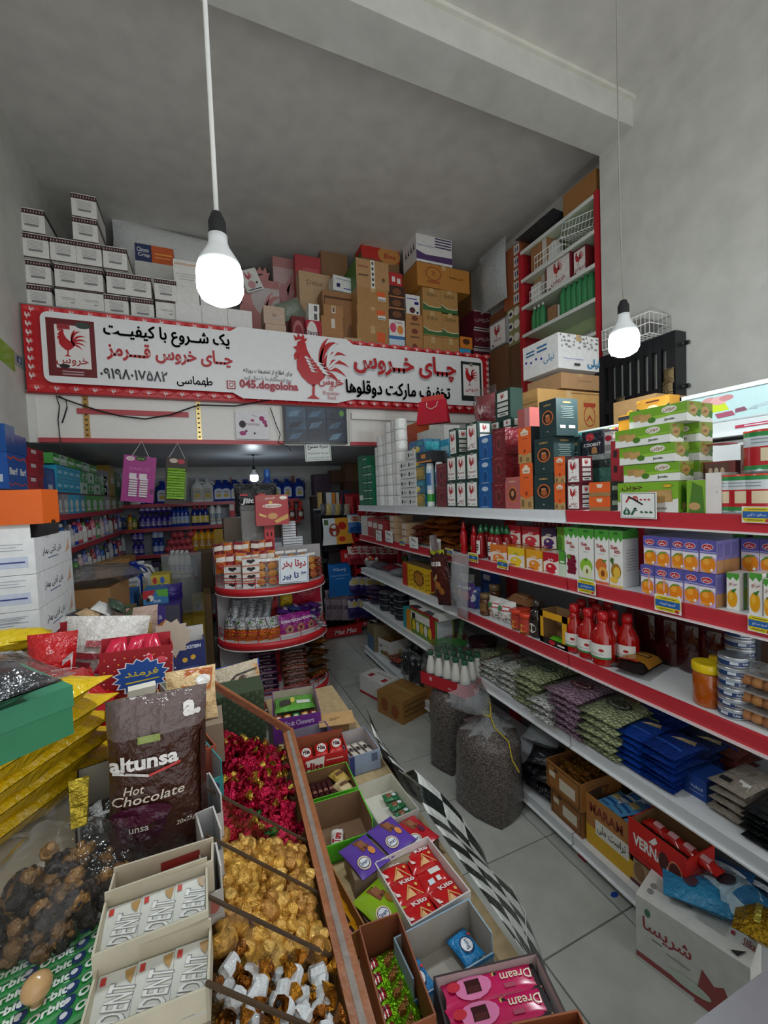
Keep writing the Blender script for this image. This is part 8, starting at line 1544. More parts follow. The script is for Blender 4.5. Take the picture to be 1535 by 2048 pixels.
for k,(ya,yb,c) in enumerate(((.90,1.33,0x7A1226),(.77,.90,0xA88440),(.65,.77,0x9C7C40),(.53,.65,0x7A5C38),(.2,.53,0x8A6838))):
    m = MB(); q = random.Random(k); nx,ny = 14,18
    g = [[m.vert((-.033+(.17+.04*(ya-.2))*i/nx,ya+.005+(yb-ya-.01)*j/ny,heapz(-.033+.17*i/nx,0)-.014+q.uniform(-.012,.012))) for i in range(nx+1)] for j in range(ny+1)]
    for j in range(ny):
        for i in range(nx): m.face((g[j][i],g[j][i+1],g[j+1][i+1],g[j+1][i]),c,'foil' if k == 0 else 'goldwrap')
    o = ob('candy_heap',m.build('candy_heap')); o['kind'] = 'stuff'; o['label'] = ('mass of red sweets under the top layer in the case','mass of gold sweets below the top layer, far gold bin','mass of gold sweets below the top layer, near gold bin','mass of sweets below the white toffees','mass of dark sweets in the nearest bin')[k]; o['category'] = 'candy'
TW = lambda *c: [Spec('wrapped_candy','candy',twist(a,b)) for a,b in c]
lay(TW((0xB81440,0xA01038),(0xC81C50,0xB0183C),(0x98102C,0xC0A040),(0xB01030,0x8C0C24)),0.91,1.33,8,22,'crimson foil twist candy in the far bin of the case','crimson twist candies',seed=11)
lay(TW((0x1C6A34,0x2A8A3C),(0x8C1024,0xC8A030)),.91,1.0,1,4,'green or mixed twist candy by the case divider','green twist candies',seed=14)
GB = [Spec('gold_bonbon','candy',bonbon(c,k)) for k,c in enumerate((0xDCA848,0xC8943C,0xE2B45C,0xB8843C))]
lay(GB,.78,.895,7,5,'gold wrapped round bonbon in the far gold bin','gold bonbons far bin',seed=12,zo=.004,sc=(1.2,1.2,1.2))
lay(GB,.655,.765,7,5,'gold wrapped round bonbon in the near gold bin','gold bonbons near bin',seed=15,zo=.002,sc=(1.2,1.2,1.2))
lay(TW((0xD4D8DA,0xA86A1C),(0xD4D8DA,0xB0761C),(0xD4D8DA,0x8C5418)),.54,.645,5,7,'white toffee with amber twisted ends in the case','white amber toffees',seed=13,zo=.004)
lay(TW((0x6A4A1C,0xA87C24),(0x3A2418,0x8C6A24),(0x8C6A30,0xB8903C)),.30,.525,5,12,'dark gold twist sweet in the nearest bin of the case','dark gold twist sweets',seed=16,zo=.006)
# ledge with the cartons of bars
LZ = .70
m = MB().box((.215,.15,LZ-.02),(.545,2.05,LZ),0xB8A078,'wood'); m.box((.22,.17,0),(.53,2.03,LZ-.02),0x7A6A58,'wood'); place(Spec('bar_ledge','ledge',m),'low ledge carrying cartons of chocolate bars beside the candy case',(0,0,0))
# checked cloth hanging over the aisle side of the ledge
m = MB(); nu,nv = 44,12; g = []
for j in range(nv+1):
    v = j/nv; row = []
    for i in range(nu+1):
        u = i/nu; y = 1.50-.88*u; wv = math.sin(u*17+2*v)*.5+math.sin(u*31+1)*.3
        row.append(m.vert((.532+(.09+.15*math.sin(math.pi*u)**.8)*v+.028*wv*v*math.sin(math.pi*u)+.02*math.exp(-((u-.42)/.06)**2)*(1-v),y+.015*wv*v,.765-.02*u+.07*math.exp(-((u)/.05)**2)*(1-v)+.05*math.exp(-((u-.42)/.05)**2)*(1-v)-.20*v-.07*v*v)))
    g.append(row)
for j in range(nv):
    for i in range(nu): m.face((g[j][i],g[j+1][i],g[j+1][i+1],g[j][i+1]),0xC8CCC8 if ((i//2)+(j//4)) % 2 else 0x16211E,'film',True)
th = Spec('checked_cloth','cloth',m,[('loose_thread',MB().tube([(.62,.78,.72),(.645,.76,.66),(.64,.75,.60),(.655,.745,.54)],.0012,0xD0D0CC,'plain',4))])
o = place(th,'black and white checked plastic cloth hanging along the ledge',(0,0,0)); sm = o.modifiers.new('thick','SOLIDIFY'); sm.thickness = .0015
def frame3(fl,fr,bl,z):
    a,b,c = Vector(az(*fl,z)),Vector(az(*fr,z)),Vector(az(*bl,z)); w = (b-a).length; dv = (b-a).normalized(); nv = Vector((-dv.y,dv.x,0)); d = (c-a).dot(nv)
    return a,dv,nv,w,max(.03,d),math.degrees(math.atan2(dv.y,dv.x))
def TBX(fl,fr,bl,z,h,out,inn,label,f=(),hf=None,base=LZ,name='bar_carton',inb=(),hb=None,r=(),pieces=()):
    """open carton whose rim corners are seen at these picture points, rim height z"""
    a,dv,nv,w,d,rz = frame3(fl,fr,bl,z); c = a+dv*w/2+nv*d/2; hh = z-base
    place(Spec(name,'carton',opentray(w,d,hh,out,inn,t=.003,f=f,hf=hf,inb=inb,hb=hb,r=r)),label,(c.x,c.y,base+.0006),rz=rz)
    def P(u,v,dz=.006): q = a+dv*w*u+nv*d*v; return (q.x,q.y,base+dz)
    return P,w,d,rz
def bar(w,d,t,c,items,seed=0,mt='film',puff=.25,name='chocolate_bar',cat='chocolate bar'): return Spec(name,cat,pillow(w,d,t,c,items,seed=seed,stand=False,mt=mt,puff=puff,crimp=.05,nx=8,ny=8))
tab = lambda bg_,nut: [('p',[(.42,.92),(.75,.95),(.8,.6),(.5,.52)],0x7A4A30),('r',.5,.64,.72,.86,0x8C5A3C),('p',[(.6,.92),(.63,.92),(.66,.56),(.62,.56)],0x4A2A1C),('e',.74,.45,.1,.12,nut),('e',.3,.28,.2,.18,0xD8C4A0),('e',.3,.28,.17,.14,0x24386C),('e',.3,.28,.15,.12,0xDCDEE2),('t','Smart',.3,.28,.1,0x24386C,{'w': .24,'a': 0,'b': .02})]
P,w,d,rz = TBX((545,1441),(641,1424),(541,1384),.80,.1,0x6A2A84,0xA89C8C,'purple carton of small colourful packs at the ledge end',f=[('t','Fakhama',.55,.3,.4,0xC8B050,{'w': .7,'b': .04}),('t','Fruit Chewers',.55,.75,.2,0xD8C8E0,{'w': .6}),('e',.1,.75,.06,.15,0xD8A030)])
for k in range(5): place(bar(.028,.06,.016,(0xB8202C,0xE0902C,0x2A9A5C,0xE0902C,0xA81C2C)[k],[('r',.2,.3,.8,.6,0xE8D8B0)],k,name='gum_pack',cat='gum pack'),f'small bright gum pack in the purple carton, {ordn(k+1)} from left',P(.12+.19*k,.25,.055),rz=rz,group='small bright gum packs')
place(bar(w*.9,d*.5,.03,0x5CA03C,[('r',.1,.2,.4,.6,0x3A3A34),('e',.45,.5,.06,.2,0xE0D060),('r',.55,.2,.9,.4,0xD8E0D0)],3),'green pack lying across the purple carton at the ledge end',P(.5,.72,.05),rz=rz)
P,w,d,rz = TBX((581,1488),(664,1464),(577,1462),.765,.06,0x5A2C8C,0x8C8490,'shallow violet carton of dark bars behind the red one',f=[('t','FITCH',.6,.5,.4,0xB8A0D0,{'w': .4})])
for k in range(4): place(bar(w*.22,d*.8,.02,0x3A1E4C,[('r',.2,.3,.8,.5,0x8C6A9C)],k),f'dark violet bar in the shallow violet carton, {ordn(k+1)}',P(.15+.23*k,.5,.015),rz=rz)
cardm = MB().box((-.07,-.05,0),(.07,.05,.003),0xC09A68,'card'); cardm.print(plane((-.07,-.05,.003),(.14,0,0),(0,.1,0)),.14,.1,[('r',.3,.5,.6,.56,0x8A6A44),('r',.3,.38,.5,.44,0x8A6A44)])
q = az(672,1438,.76); place(Spec('card_sheet','card',cardm,[('support_strip',MB().box((-.05,-.01,-.058),(.05,.01,0),0xA8845C))]),'loose tan card sheet lying at the ledge end',(q.x,q.y,.76),rz=-12)
P,w,d,rz = TBX((597,1521),(695,1500),(583,1486),.785,.085,0xB81C1C,0x8A4C30,'red carton with white lettered shield and chocolate picture',f=[('p',[(.08,.12),(.14,.88),(.52,.96),(.48,.2)],0xE4DCD8),('t','Hiss',.3,.58,.4,0xA01820,{'w': .36,'b': .05}),('r',.55,.75,.9,.8,0xE0B0A8),('p',[(.58,.3),(.95,.36),(.95,.55),(.65,.5)],0x4A1C14),('e',.66,.4,.05,.12,0xC89A60)],hb=.1)
for k in range(3): place(bar(w*.3,d*.75,.03,0xC0201C,[('e',.5,.45,.34,.3,0xE4DCD8),('t','Hiss',.5,.45,.3,0x4A1418,{'w': .5,'b': .04})],k),f'red wafer bar in the red shield marked carton, {ordn(k+1)} from left',P(.18+.32*k,.5,.045+.006*k),rz=rz-4*k)
P,w,d,rz = TBX((699,1516),(760,1498),(680,1466),.77,.07,0x8C9AB4,0xA8A0A0,'pale blue carton of white wrapped bars',f=[('r',.7,.5,.9,.9,0x55607A),('r',0,0,.15,1,0x2A3470)])
for k in range(3): place(bar(w*.26,d*.7,.022,0xD0C8BC,[('t','Smart',.5,.5,.5,0x2A2422,{'w': .8,'a': 72,'b': .03}),('r',.0,.1,.12,.9,0x6A5A50)],k),f'white dark lettered bar in the pale blue carton, {ordn(k+1)} from left',P(.3+.24*k,.5,.02),rz=rz+10)
P,w,d,rz = TBX((615,1604),(716,1574),(600,1548),.765,.06,0x5CB82C,0x7A5A3C,'green rimmed carton of dark bars and a cream pack')
for k in range(5): place(bar(w*.13,d*.9,.025,0x3A1418,[('r',.2,.4,.8,.5,0x8C5A4C)],k),f'dark maroon bar in the green rimmed carton, {ordn(k+1)} from left',P(.1+.11*k,.45,.02),rz=rz)
for k in range(2): place(bar(w*.3,d*.5,.03,(0xD0BC90,0xB89A4C)[k],[('r',.2,.4,.8,.6,0x6A4A34)],6+k),f'cream snack pack in the green rimmed carton, {("larger","rear")[k]}',P(.78,.35+.4*k,.025),rz=rz+20)
P,w,d,rz = TBX((630,1676),(746,1638),(613,1610),.785,.08,0x52B824,0x80634A,'lime green fronted carton with a single white bar',f=[('r',0,.0,1,.1,0x3A8A1C)],hf=.05)
place(bar(.035,.085,.02,0xDCD8D4,[('t','Toro',.5,.5,.28,0xA81C24,{'w': .9,'a': 80,'b': .04}),('r',0,.9,1,1,0x8A6A5C)],2),'single white wrapped bar in the lime green carton',P(.42,.35,.01),rz=rz-14)
P,w,d,rz = TBX((758,1652),(838,1618),(713,1572),.755,.055,0xA8A8A0,0xC8C4B8,'white lined carton with a few green chocolates')
for k,(u,v) in enumerate(((.78,.72),(.78,.5),(.8,.28),(.35,.1),(.62,.1))): place(bar(.05,.033,.014,0x1C6A3C,[('e',.35,.5,.2,.3,0x7A4A34),('e',.7,.5,.15,.2,0xD8DCE4)],k),f'small green chocolate in the white lined carton, {ordn(k+1)}',P(u,v,.01),rz=rz+12*k-10)
place(Spec('bar_carton','carton',pack(.15,.10,.05,0x8A7A64)),'brown carton under the violet chocolate tablets',(.355,.965,LZ+.001),rz=-2)
for k,(px,py,c,nut,lb) in enumerate(((728,1712,0x5A3E9C,0xD08A44,'violet nut chocolate tablet, left of two'),(782,1672,0x5A3E9C,0xD08A44,'violet nut chocolate tablet, right of two'),(828,1654,0xA81C28,0x5A2438,'red berry chocolate tablet by the cloth'),(762,1795,0x86AC1C,0x9A6A2C,'lime pistachio chocolate tablet by the red packs'))):
    q = az(px,py,.76); z = LZ+.053 if k < 2 else LZ+.035
    if k > 1: place(Spec('bar_carton','carton',pack(.085,.10,.034,0x6A5A48)),('low carton under the red chocolate tablet','low carton under the lime chocolate tablet')[k-2],(q.x,q.y,LZ+.0005),rz=14)
    place(bar(.085,.105,.014,c,tab(c,nut),k,mt='gloss'),lb,(q.x,q.y,z),rz=16 if k != 3 else 22)
P,w,d,rz = TBX((684,1882),(731,1852),(641,1718),.76,.05,0x9A6A3C,0x7A5030,'long brown carton with a row of yellow and dark bars')
for k in range(5): place(bar(w*.95,d*.19,.02,0xD89A1C,[('r',.1,.1,.72,.9,0x2A1210),('r',.32,.3,.58,.7,0xB86A70)],k,mt='gloss'),f'yellow ended dark bar in the long brown carton, {ordn(k+1)} from the near end',P(.5,.1+.19*k,.02),rz=rz+6)
P,w,d,rz = TBX((822,1853),(941,1782),(762,1718),.765,.06,0xC8C4C4,0xD0C8C8,'white rimmed carton of six red triangle printed wafers')
kit = [('t','Kito',.62,.82,.24,0xE8DEDC,{'w': .5,'b': .03,'a': 0}),('p',[(.08,.95),(.2,.97),(.2,.3),(.08,.35)],0xE8D8D4),('p',[(.3,.1),(.55,.6),(.9,.1),(.85,.1),(.55,.5),(.36,.1)],0xD09A60),('p',[(.36,.12),(.55,.45),(.66,.12)],0xD8AC78),('e',.8,.5,.05,.07,0xD8B060)]
for j in range(3):
    for i in range(2): place(bar(w*.49,d*.35,.02,0xB81418,kit if (i,j) != (1,1) else [('r',.4,.55,.8,.8,0xD8D4D0),('r',.2,.2,.4,.4,0xC8D8E0),('r',.5,.2,.65,.4,0xD8D4D0)],i+2*j,mt='gloss'),f'red triangle printed wafer in the white rimmed carton, {("left","right")[i]} of the {("near","middle","far")[j]} pair',P(.27+.47*i,.18+.32*j,.03+.003*((i+j) % 2)),rz=rz+3*(i-j))
P,w,d,rz = TBX((775,2075),(872,2030),(681,1866),.80,.1,0x8A4E30,0x7A4428,'deep brown carton of lime green snack packs')
for k in range(6): place(bar(w*.9,d*.2,.03,0x7AB414,[('r',0,.3,.3,.9,0xB8343C)]+[('r',.03+.08*j,.3,.06+.08*j,.9,0xE4DCD0) for j in range(3)]+[('p',[(.42,.3),(.6,.95),(.8,.85),(.75,.3)],0xA87A40),('e',.55,.25,.1,.2,0x8A5A2C)],k,mt='foil',name='snack_pack',cat='snack pack'),f'lime green striped snack pack in the deep brown carton, {ordn(k+1)} from the near end',P(.5,.1+.15*k,.015),rz=rz+5)
P,w,d,rz = TBX((826,1962),(986,1868),(786,1876),.775,.065,0x8AA4B8,0xA09A90,'torn grey blue carton with two blue chocolate packs',hf=.035,f=[('r',0,.8,1,1,0x2C84C8)])
for k,(u,v) in enumerate(((.14,.4),(.78,.5))): place(bar(.05,.062,.02,0x1C7CB8,[('e',.5,.42,.3,.26,0x1A2A58),('e',.5,.42,.26,.21,0xD8DCE4),('t','Smart',.5,.42,.14,0x1A2A58,{'w': .4,'a': 80}),('r',.8,.6,.92,.7,0xC84048)],k),f'blue chocolate pack in the torn carton, {("left","right")[k]} one',P(u,v,.015),rz=rz+8)
P,w,d,rz = TBX((905,2110),(1142,2046),(828,1962),.77,.06,0x2A1C20,0xB8A8A8,'carton of pink and black chocolate bars')
drm = [('p',[(.55,0),(1,0),(1,.95),(.62,.95),(.55,.8)],0x1C1418),('p',[(.53,0),(.55,0),(.55,.8),(.62,.95),(1,.95),(1,.98),(.61,.98),(.53,.82)],0xC8A060),('t','Dream',.78,.56,.34,0xE4D8C0,{'w': .34,'a': 180,'sh': .1,'b': .01}),('r',.62,.2,.74,.34,0xA84860),('e',.3,.5,.2,.42,0xD87AA8),('r',.22,.28,.38,.74,0x3A1418),('r',.24,.3,.36,.5,0x4C1E20),('e',.1,.62,.07,.18,0xC03040),('r',.5,.93,.8,.96,0xE0B0C0)]
for k in range(3): place(bar(w*.9,d*.40,.014,0xC01458,drm,k,mt='gloss'),f'pink and black chocolate bar, {("nearest","middle","farthest")[k]} of three',P(.48+.01*k,.08+.36*k,.045),rz=rz)
P,w,d,rz = TBX((1045,2110),(1185,2080),(1022,2046),.83,.13,0x8C4A24,0x7A3E20,'brown carton at the bottom frame edge by the pink bars')
# ---- on the counter: chewing gum trays, left of the case
CZ = 1.0
gum = Spec('gum_box','gum box',pack(.043,.075,.016,0xC8C8C0,u=[('t','TRIDENT',.5,.48,.8,0xE4E4E0,{'a': 78,'w': 1.5,'b': .07,'cap': False}) if 0 else ('r',.0,.0,.35,.3,0x5C9A3C),('t','TRIDENT',.58,.42,.42,0x7C7F84,{'a': 78,'w': 1.35,'b': .035,'cap': False}),('t','TRIDENT',.57,.42,.40,0xDCDCD8,{'a': 78,'w': 1.3,'b': .015,'cap': False}),('r',.08,.84,.22,.95,0xB83830),('p',[(.7,.95),(.98,.97),(.9,.76),(.75,.85)],0xA88450),('r',.35,.0,.7,.12,0x9A9C9C)],mt='gloss'))
for t,(fl,fr,bl,z,nm) in enumerate((((150,2085),(418,1975),(168,1942),1.075,'front'),((182,1915),(416,1822),(205,1800),1.095,'rear'))):
    P,w,d,rz = TBX(fl,fr,bl,z,.05,0xBEB7A2,0xB8AF98,f'white carton tray of green white chewing gum, {nm} one',base=z-.045,hb=.055,name='gum_tray')
    for k in range(3):
        o = place(gum,f'green white chewing gum box, {ordn(k+1)} from left in the {nm} tray',P(.18+.32*k,.5,.012),rot=(R(14),0,R(rz-2)))
    q = P(.5,.5); place(Spec('carton_riser','carton',pack(w*.96,d*.9,z-.047-CZ,0xB8AE98)),f'plain carton raising the {nm} chewing gum tray',(q[0],q[1],CZ+.0005),rz=rz)
P,w,d,rz = TBX((214,1792),(426,1722),(240,1738),1.10,.05,0xBEB4A0,0xB6AA96,'white carton tray with red cracker packs before the big brown pouch',hb=.055,base=1.05,name='gum_tray',inb=[('p',[(.45,.5),(.85,.55),(.85,.8),(.45,.75)],0x8A2A24)])
for k in range(2): place(bar(w*.34,d*.7,.02,0xB8402C,[('e',.4,.5,.3,.25,0xD0A090),('e',.8,.4,.15,.3,0xD8A840)],k),f'red cracker pack in the white tray, {("left","right")[k]}',P(.52+.3*k,.5,.01),rz=rz)
place(Spec('carton_riser','carton',pack(w*.9,.07,.048,0xA89C88)),'plain carton raising the cracker tray',(P(.5,.5)[0],P(.5,.5)[1],CZ+.0005),rz=rz)
bt = ay(312,1738,.90)
hc = pillow(.17,.30,.085,0x42241C,[('t','a.',.84,.9,.09,0xE8E4E2,{'b': .05}),('r',.3,.76,.52,.8,0x8C9A4C),('t','altunsa',.36,.66,.085,0xE8E4E2,{'w': .68,'b': .035,'cap': False}),('p',[(.05,.605),(.4,.57),(.4,.585),(.05,.62)],0xD8D4D0),('p',[(.4,.57),(.72,.605),(.72,.62),(.4,.585)],0xC0302C),('t','Hot',.26,.51,.05,0xDCCFC0,{'sh': .25,'b': .008}),('t','Chocolate',.4,.455,.055,0xDCCFC0,{'w': .72,'sh': .25,'b': .008}),('e',.32,.36,.3,.06,0x4A1630),('p',[(.03,.36),(.61,.36),(.5,.2),(.15,.2)],0x3C1228),('t','unsa',.3,.28,.03,0xC8C0C0),('t','20x25g',.76,.25,.035,0xDCD0C4,{'sh': .15}),('r',.93,.15,1,.75,0x361C18)],seed=400,crimp=.02,puff=.3,nx=12,ny=14,zone=(.82,0x6A5A58))
bm = pillow(.165,.05,.075,0x6A5A58,seed=401,crimp=.0,puff=.4)
place(Spec('hot_chocolate_pouch','pouch',hc),'big brown hot chocolate pouch standing on the counter',(bt.x+.014,.87,CZ+.001),rot=(R(-5),R(2),R(4)))
for k,(px,c,cc) in enumerate(((1500,0x2C8A8C,0x3A2A5C),(1570,0xC8BCB8,0xB04040),(1640,0xBCB4B0,0x3AA0C0),(1715,0xC4BAB4,0xB86A60))):
    q = az(424,px+30,1.08); TBX((404,px+38),(444,px+20),(402,px-18),1.085,.08,(0x2C8A8C,0xC0BCB8)[k > 0],0xA8A8A8,f'small open carton with printed cup between pouch and case, {ordn(k+1)} from the far end',base=CZ,f=[('e',.5,.6,.3,.25,cc),('r',.2,.05,.8,.3,0xC8C4C0)],hf=.05,name='sachet_carton')
# clear bag of dark sweets and the gum rows at the left front
q = az(105,1880,CZ)
BC = [Spec('dark_sweet','candy',bonbon(c,20+k)) for k,c in enumerate((0x1C1410,0x9A7038,0x2A1C14,0x7A5A34))]
rr = random.Random(5)
for k in range(120):
    a = rr.uniform(0,6.28); s = math.sqrt(rr.random()); zz = rr.random()
    place(BC[rr.randrange(4)],'black or gold sweet inside the clear bag at the left front',(q.x+.085*s*math.cos(a),q.y+.03+.075*s*math.sin(a),CZ+.02+.115*zz*(1-s*.75)),rot=(rr.uniform(0,3),rr.uniform(0,3),rr.uniform(0,3)),scale=(.72,.72,.72),group='dark sweets in the clear bag')
m = MB(); N = 20; G = []
for j,(r,z) in enumerate(((.105,.002),(.118,.03),(.115,.08),(.09,.13),(.05,.175),(.03,.20),(.045,.225))):
    G.append([m.vert((r*(1+.12*math.sin(3*k+j))*math.cos(2*math.pi*k/N),.9*r*(1+.12*math.sin(3*k+j))*math.sin(2*math.pi*k/N),z+.012*math.sin(5*k+j))) for k in range(N)])
for j in range(6):
    for k in range(N): m.face((G[j][k],G[j][(k+1) % N],G[j+1][(k+1) % N],G[j+1][k]),0xE0E0DC,'clear',True)
place(Spec('sweet_bag','bag',m,[('gold_label',MB().hexa([(.03,-.02,.20),(.05,-.02,.20),(.05,-.01,.2),(.03,-.01,.2),(.028,-.01,.29),(.055,-.01,.29),(.055,-.005,.29),(.028,-.005,.29)],0xB8A034,'foil'))]),'clear crumpled bag of black and gold sweets at the left front',(q.x,q.y+.03,CZ+.0005),scale=(1,1,.78))
gm = Spec('gum_pack','gum pack',pillow(.075,.02,.014,0x2C9048,[('e',.2,.5,.12,.4,0x243A6C),('e',.18,.55,.06,.2,0xD8DCE4),('t','Orbit',.62,.5,.55,0xE0E8E4,{'w': .55,'b': .04,'sh': .2})],seed=1,stand=False,mt='gloss',puff=.2,crimp=.04))
for j in range(7):
    for i in range(3):
        p = az(-20+95*i+6*j,2060-28*j-30*i,CZ+.02); place(gm,f'green chewing gum pack in the low rows at the left bottom, {ordn(i+1)} column, {ordn(j+1)} row',(p.x,p.y,CZ+.001),rz=14,group='green gum packs')
p = az(72,1955,1.05); place(Spec('beige_ball','ball',MB().lathe([(.012,0),(.010,.012),(.018,.016),(.023,.026),(.024,.034),(.021,.044),(.012,.052),(0,.055)],0xC8A070,'gloss',16)),'round beige ball knob standing over the green gum packs',(p.x,p.y,CZ+.016),scale=(.72,.72,.66))
P,w,d,rz = TBX((150,1665),(262,1620),(140,1545),1.09,.08,0x24201F,0xA8A498,'black fronted carton of dark sachets behind the sweet bag',base=CZ,f=[('r',.4,.1,.8,.4,0xC88A1C)],hf=.05)
for k in range(6): place(bar(.03,.07,.015,(0x1A1A1C,0x8C8C8C)[k % 3 == 2],[('r',.2,.4,.8,.5,0x9A9A9A)],k,name='coffee_sachet',cat='sachet'),f'black coffee sachet in the black fronted carton, {ordn(k+1)} from left',P(.12+.15*k,.5,.03),rot=(R(20),0,R(rz+10*(k % 3))))
# ---- yellow bags, green box and the pile at the far left
yel = Spec('yellow_bag','bag',pillow(.155,.42,.09,0xE0B810,seed=410,stand=False,mt='film',puff=.55,crimp=.03))
for k,(px,py) in enumerate(((95,1590),(75,1560),(60,1528),(45,1492),(20,1455))):
    z = CZ+.004+.060*k; p = az(px-10,py,z+.06); place(yel,f'long yellow bag in the sloping pile, {ordn(k+1)} up',(p.x-.04,p.y+.03,z),rot=(0,R(-4),R(-34+2*k)),group='yellow bags')
p = ay(8,1292,1.75); place(Spec('carton','carton',pack(.42,.14,p.z-.035-CZ,0x7C6850)),'brown carton under the two yellow bags by the white cartons',(p.x-.04,1.8,CZ+.001))
for k in range(2): p = ay(-8+30*k,1292,1.75); place(Spec('yellow_bag','bag',pillow(.2,.1,.07,0xE0C020,seed=412+k,stand=False)),f'yellow bag lying under the white cartons, {("left","right")[k]}',(p.x,1.8,p.z-.03+.0*k),rz=20*k)
gbx = pack(.26,.2,.075,0x2A7A54,u=[('r',0,0,1,1,0x3A8A64)]); p = az(45,1440,CZ+.36)
place(Spec('green_box','box',gbx,[('lid',MB().box((-.132,-.102,.045),(.132,.102,.078),0x338460,'card'))]),'green lidded box on the yellow bags',(p.x-.12,p.y+.06,CZ+.30),rz=36)
p = az(40,1370,1.42); place(Spec('goods_bag','bag',pillow(.22,.18,.06,0x24262A,[('r',.2,.3,.4,.5,0xA8843C),('e',.6,.6,.2,.1,0x8C9CA4)],seed=414,stand=False),[('film',pillow(.25,.2,.075,0xE0E4E8,seed=415,stand=False,mt='clear'))]),'clear bag of dark goods on the green box',(p.x-.10,p.y+.03,CZ+.379),rz=36)
rdb = lambda s,it=(): pillow(.2,.26,.09,0xB01014,it,seed=s,stand=False,mt='film',puff=.4)
for k,(px,py,z,r_) in enumerate(((150,1480,.0,8),(140,1450,.07,-6),(120,1400,.14,20))): p = az(px,py,CZ+z+.05); place(Spec('red_bag','bag',rdb(420+k,[('r',.5,.6,.8,.63,0xE0B8B8),('r',.5,.55,.7,.57,0xE0B8B8)])),f'shiny red bag in the heap beside the rice sack, {ordn(k+1)} up',(p.x-.03,p.y+.06,CZ+z+.002),rz=r_)
p = ay(115,1400,1.5); place(Spec('red_bag','bag',pillow(.12,.19,.09,0xB81418,[('t','۱۰گ',.5,.75,.06,0xE8D8D8),('p',[(.7,.1),(.9,.15),(.95,.7),(.75,.6)],0xD8D4D4)],seed=424)),'upright red bag behind the green box',(p.x-.015,1.50,1.10),rot=(R(-6),R(4),R(8)))
p = ay(200,1480,1.6); place(Spec('rice_sack','sack',pillow(.24,.29,.2,0xC8C2BC,[('r',.2,.6,.5,.66,0x8C2A34),('r',.15,.5,.4,.57,0x8C2A34),('r',.3,.72,.5,.78,0x9C4A50)],seed=425,puff=.55)),'white woven rice sack with dark red print behind the dotted box',(p.x+.0,1.64,CZ),rot=(R(-4),R(8),0))
# red dotted open box with blue starburst
pd = [('e',.07+.13*(k % 8)+.05*(k//8 % 2),.06+.085*(k//8),.014,.012,(0xE8D8D0,0xE0A030,0xD8602C)[k % 3],6) for k in range(88)]+[('s',.56,.62,.4,.27,16,0xE0E4EC),('s',.56,.62,.37,.25,16,0x1A4C9C),('t','فرمند',.56,.66,.12,0xD8C030,{'w': .5,'b': .02}),('p',[(.35,.53),(.8,.56),(.8,.575),(.35,.55)],0xD8C030)]
o = opentray(.19,.11,.2,0x9C1420,0xA81C28,f=pd,r=pd[:88],hb=.22); p = ay(262,1420,1.45)
place(Spec('candy_display_box','display box',o,[('star_flap',MB().print(plane((.02,.06,.13),(.13,0,0),(0,0,.13)),.13,.13,[('s',.6,.5,.5,.5,12,0xA89888)])),('side_panel',MB().box((.0955,-.05,.0),(.0965,.05,.18),0xD8D4D4))]),'red dotted open box with blue starburst full of red sweets',(p.x+.01,1.47,p.z-.015),rot=(R(-4),R(4),R(8)))
for k in range(8): place(bar(.03,.1,.02,0xC01C3C,[('r',.2,.3,.8,.5,0xE8A0A8)],k,mt='gloss',name='red_sachet',cat='sachet'),f'pinkish red sachet in the dotted starburst box, {ordn(k+1)}',(p.x-.05+.018*k,1.46+.01*(k % 3),p.z+.165),rot=(R(50),R(rnd.uniform(-20,20)),R(rnd.uniform(-20,20))))
place(Spec('carton','carton',pack(.2,.10,p.z-.018-CZ,0x5A2A24)),'dark red carton under the dotted starburst box',(p.x+.01,1.48,CZ+.001))
p = ay(250,1480,1.2); place(Spec('brown_carton','carton',opentray(.11,.1,.19,0x9C7A50,0x8A6A48),[('card_booklets',MB().hexa([(-.03,-.03,.1),(.03,-.03,.1),(.03,.0,.1),(-.03,0,.1),(-.01,-.05,.24),(.045,-.05,.24),(.045,-.02,.24),(-.01,-.02,.24)],0xDCD6C8).print(plane((-.01,-.051,.15),(.05,0,0),(0,-.01,.09)),.05,.09,[('p',[(.5,.3),(.7,.5),(.5,.7),(.3,.5)],0xB82820)]))]),'tall brown carton of white card packs behind the big pouch',(p.x+.035,1.13,CZ+.001),rz=10)
p = ay(365,1400,1.15); place(Spec('powder_pouch','pouch',pillow(.12,.13,.05,0xD8B888,[('e',.25,.4,.2,.2,0xC8C040),('e',.6,.3,.2,.15,0xE0902C),('p',[(.3,.6),(.9,.55),(.95,.95),(.4,.98)],0xB0581C),('e',.75,.75,.15,.1,0xE0DCD8)],seed=430)),'fruit printed drink powder pouch behind the big brown pouch',(p.x+.02,1.15,1.105),rot=(R(-20),0,0))
place(Spec('carton','carton',pack(.14,.1,.1,0x8A7A68)),'plain carton under the fruit printed pouch',(p.x+.02,1.17,CZ+.001))
p = ay(380,1352,1.7); zc = p.z
place(Spec('coffee_box','box',opentray(.11,.07,.13,0x1E2860,0xB8B4B0,f=[('t','ROCKSTEIN',.5,.85,.1,0xD8DCE8,{'w': .7,'b': .03}),('e',.35,.5,.08,.07,0xD0A030),('e',.6,.55,.08,.07,0xD0A030),('r',.2,.1,.8,.14,0xD8C030),('r',.25,.22,.75,.3,0x3A4684)],hb=.17)),'navy coffee box with yellow dots with white back flap',(p.x,1.73,zc),rz=5)
place(Spec('carton','carton',pack(.13,.1,zc-.002-CZ,0x6A6058)),'plain carton holding up the navy coffee box',(p.x,1.74,CZ+.001))
P,w,d,rz = TBX((352,1405),(420,1382),(344,1360),1.13,.08,0xA8A49C,0x8C8880,'grey carton of green gum packs near the wooden post',base=CZ)
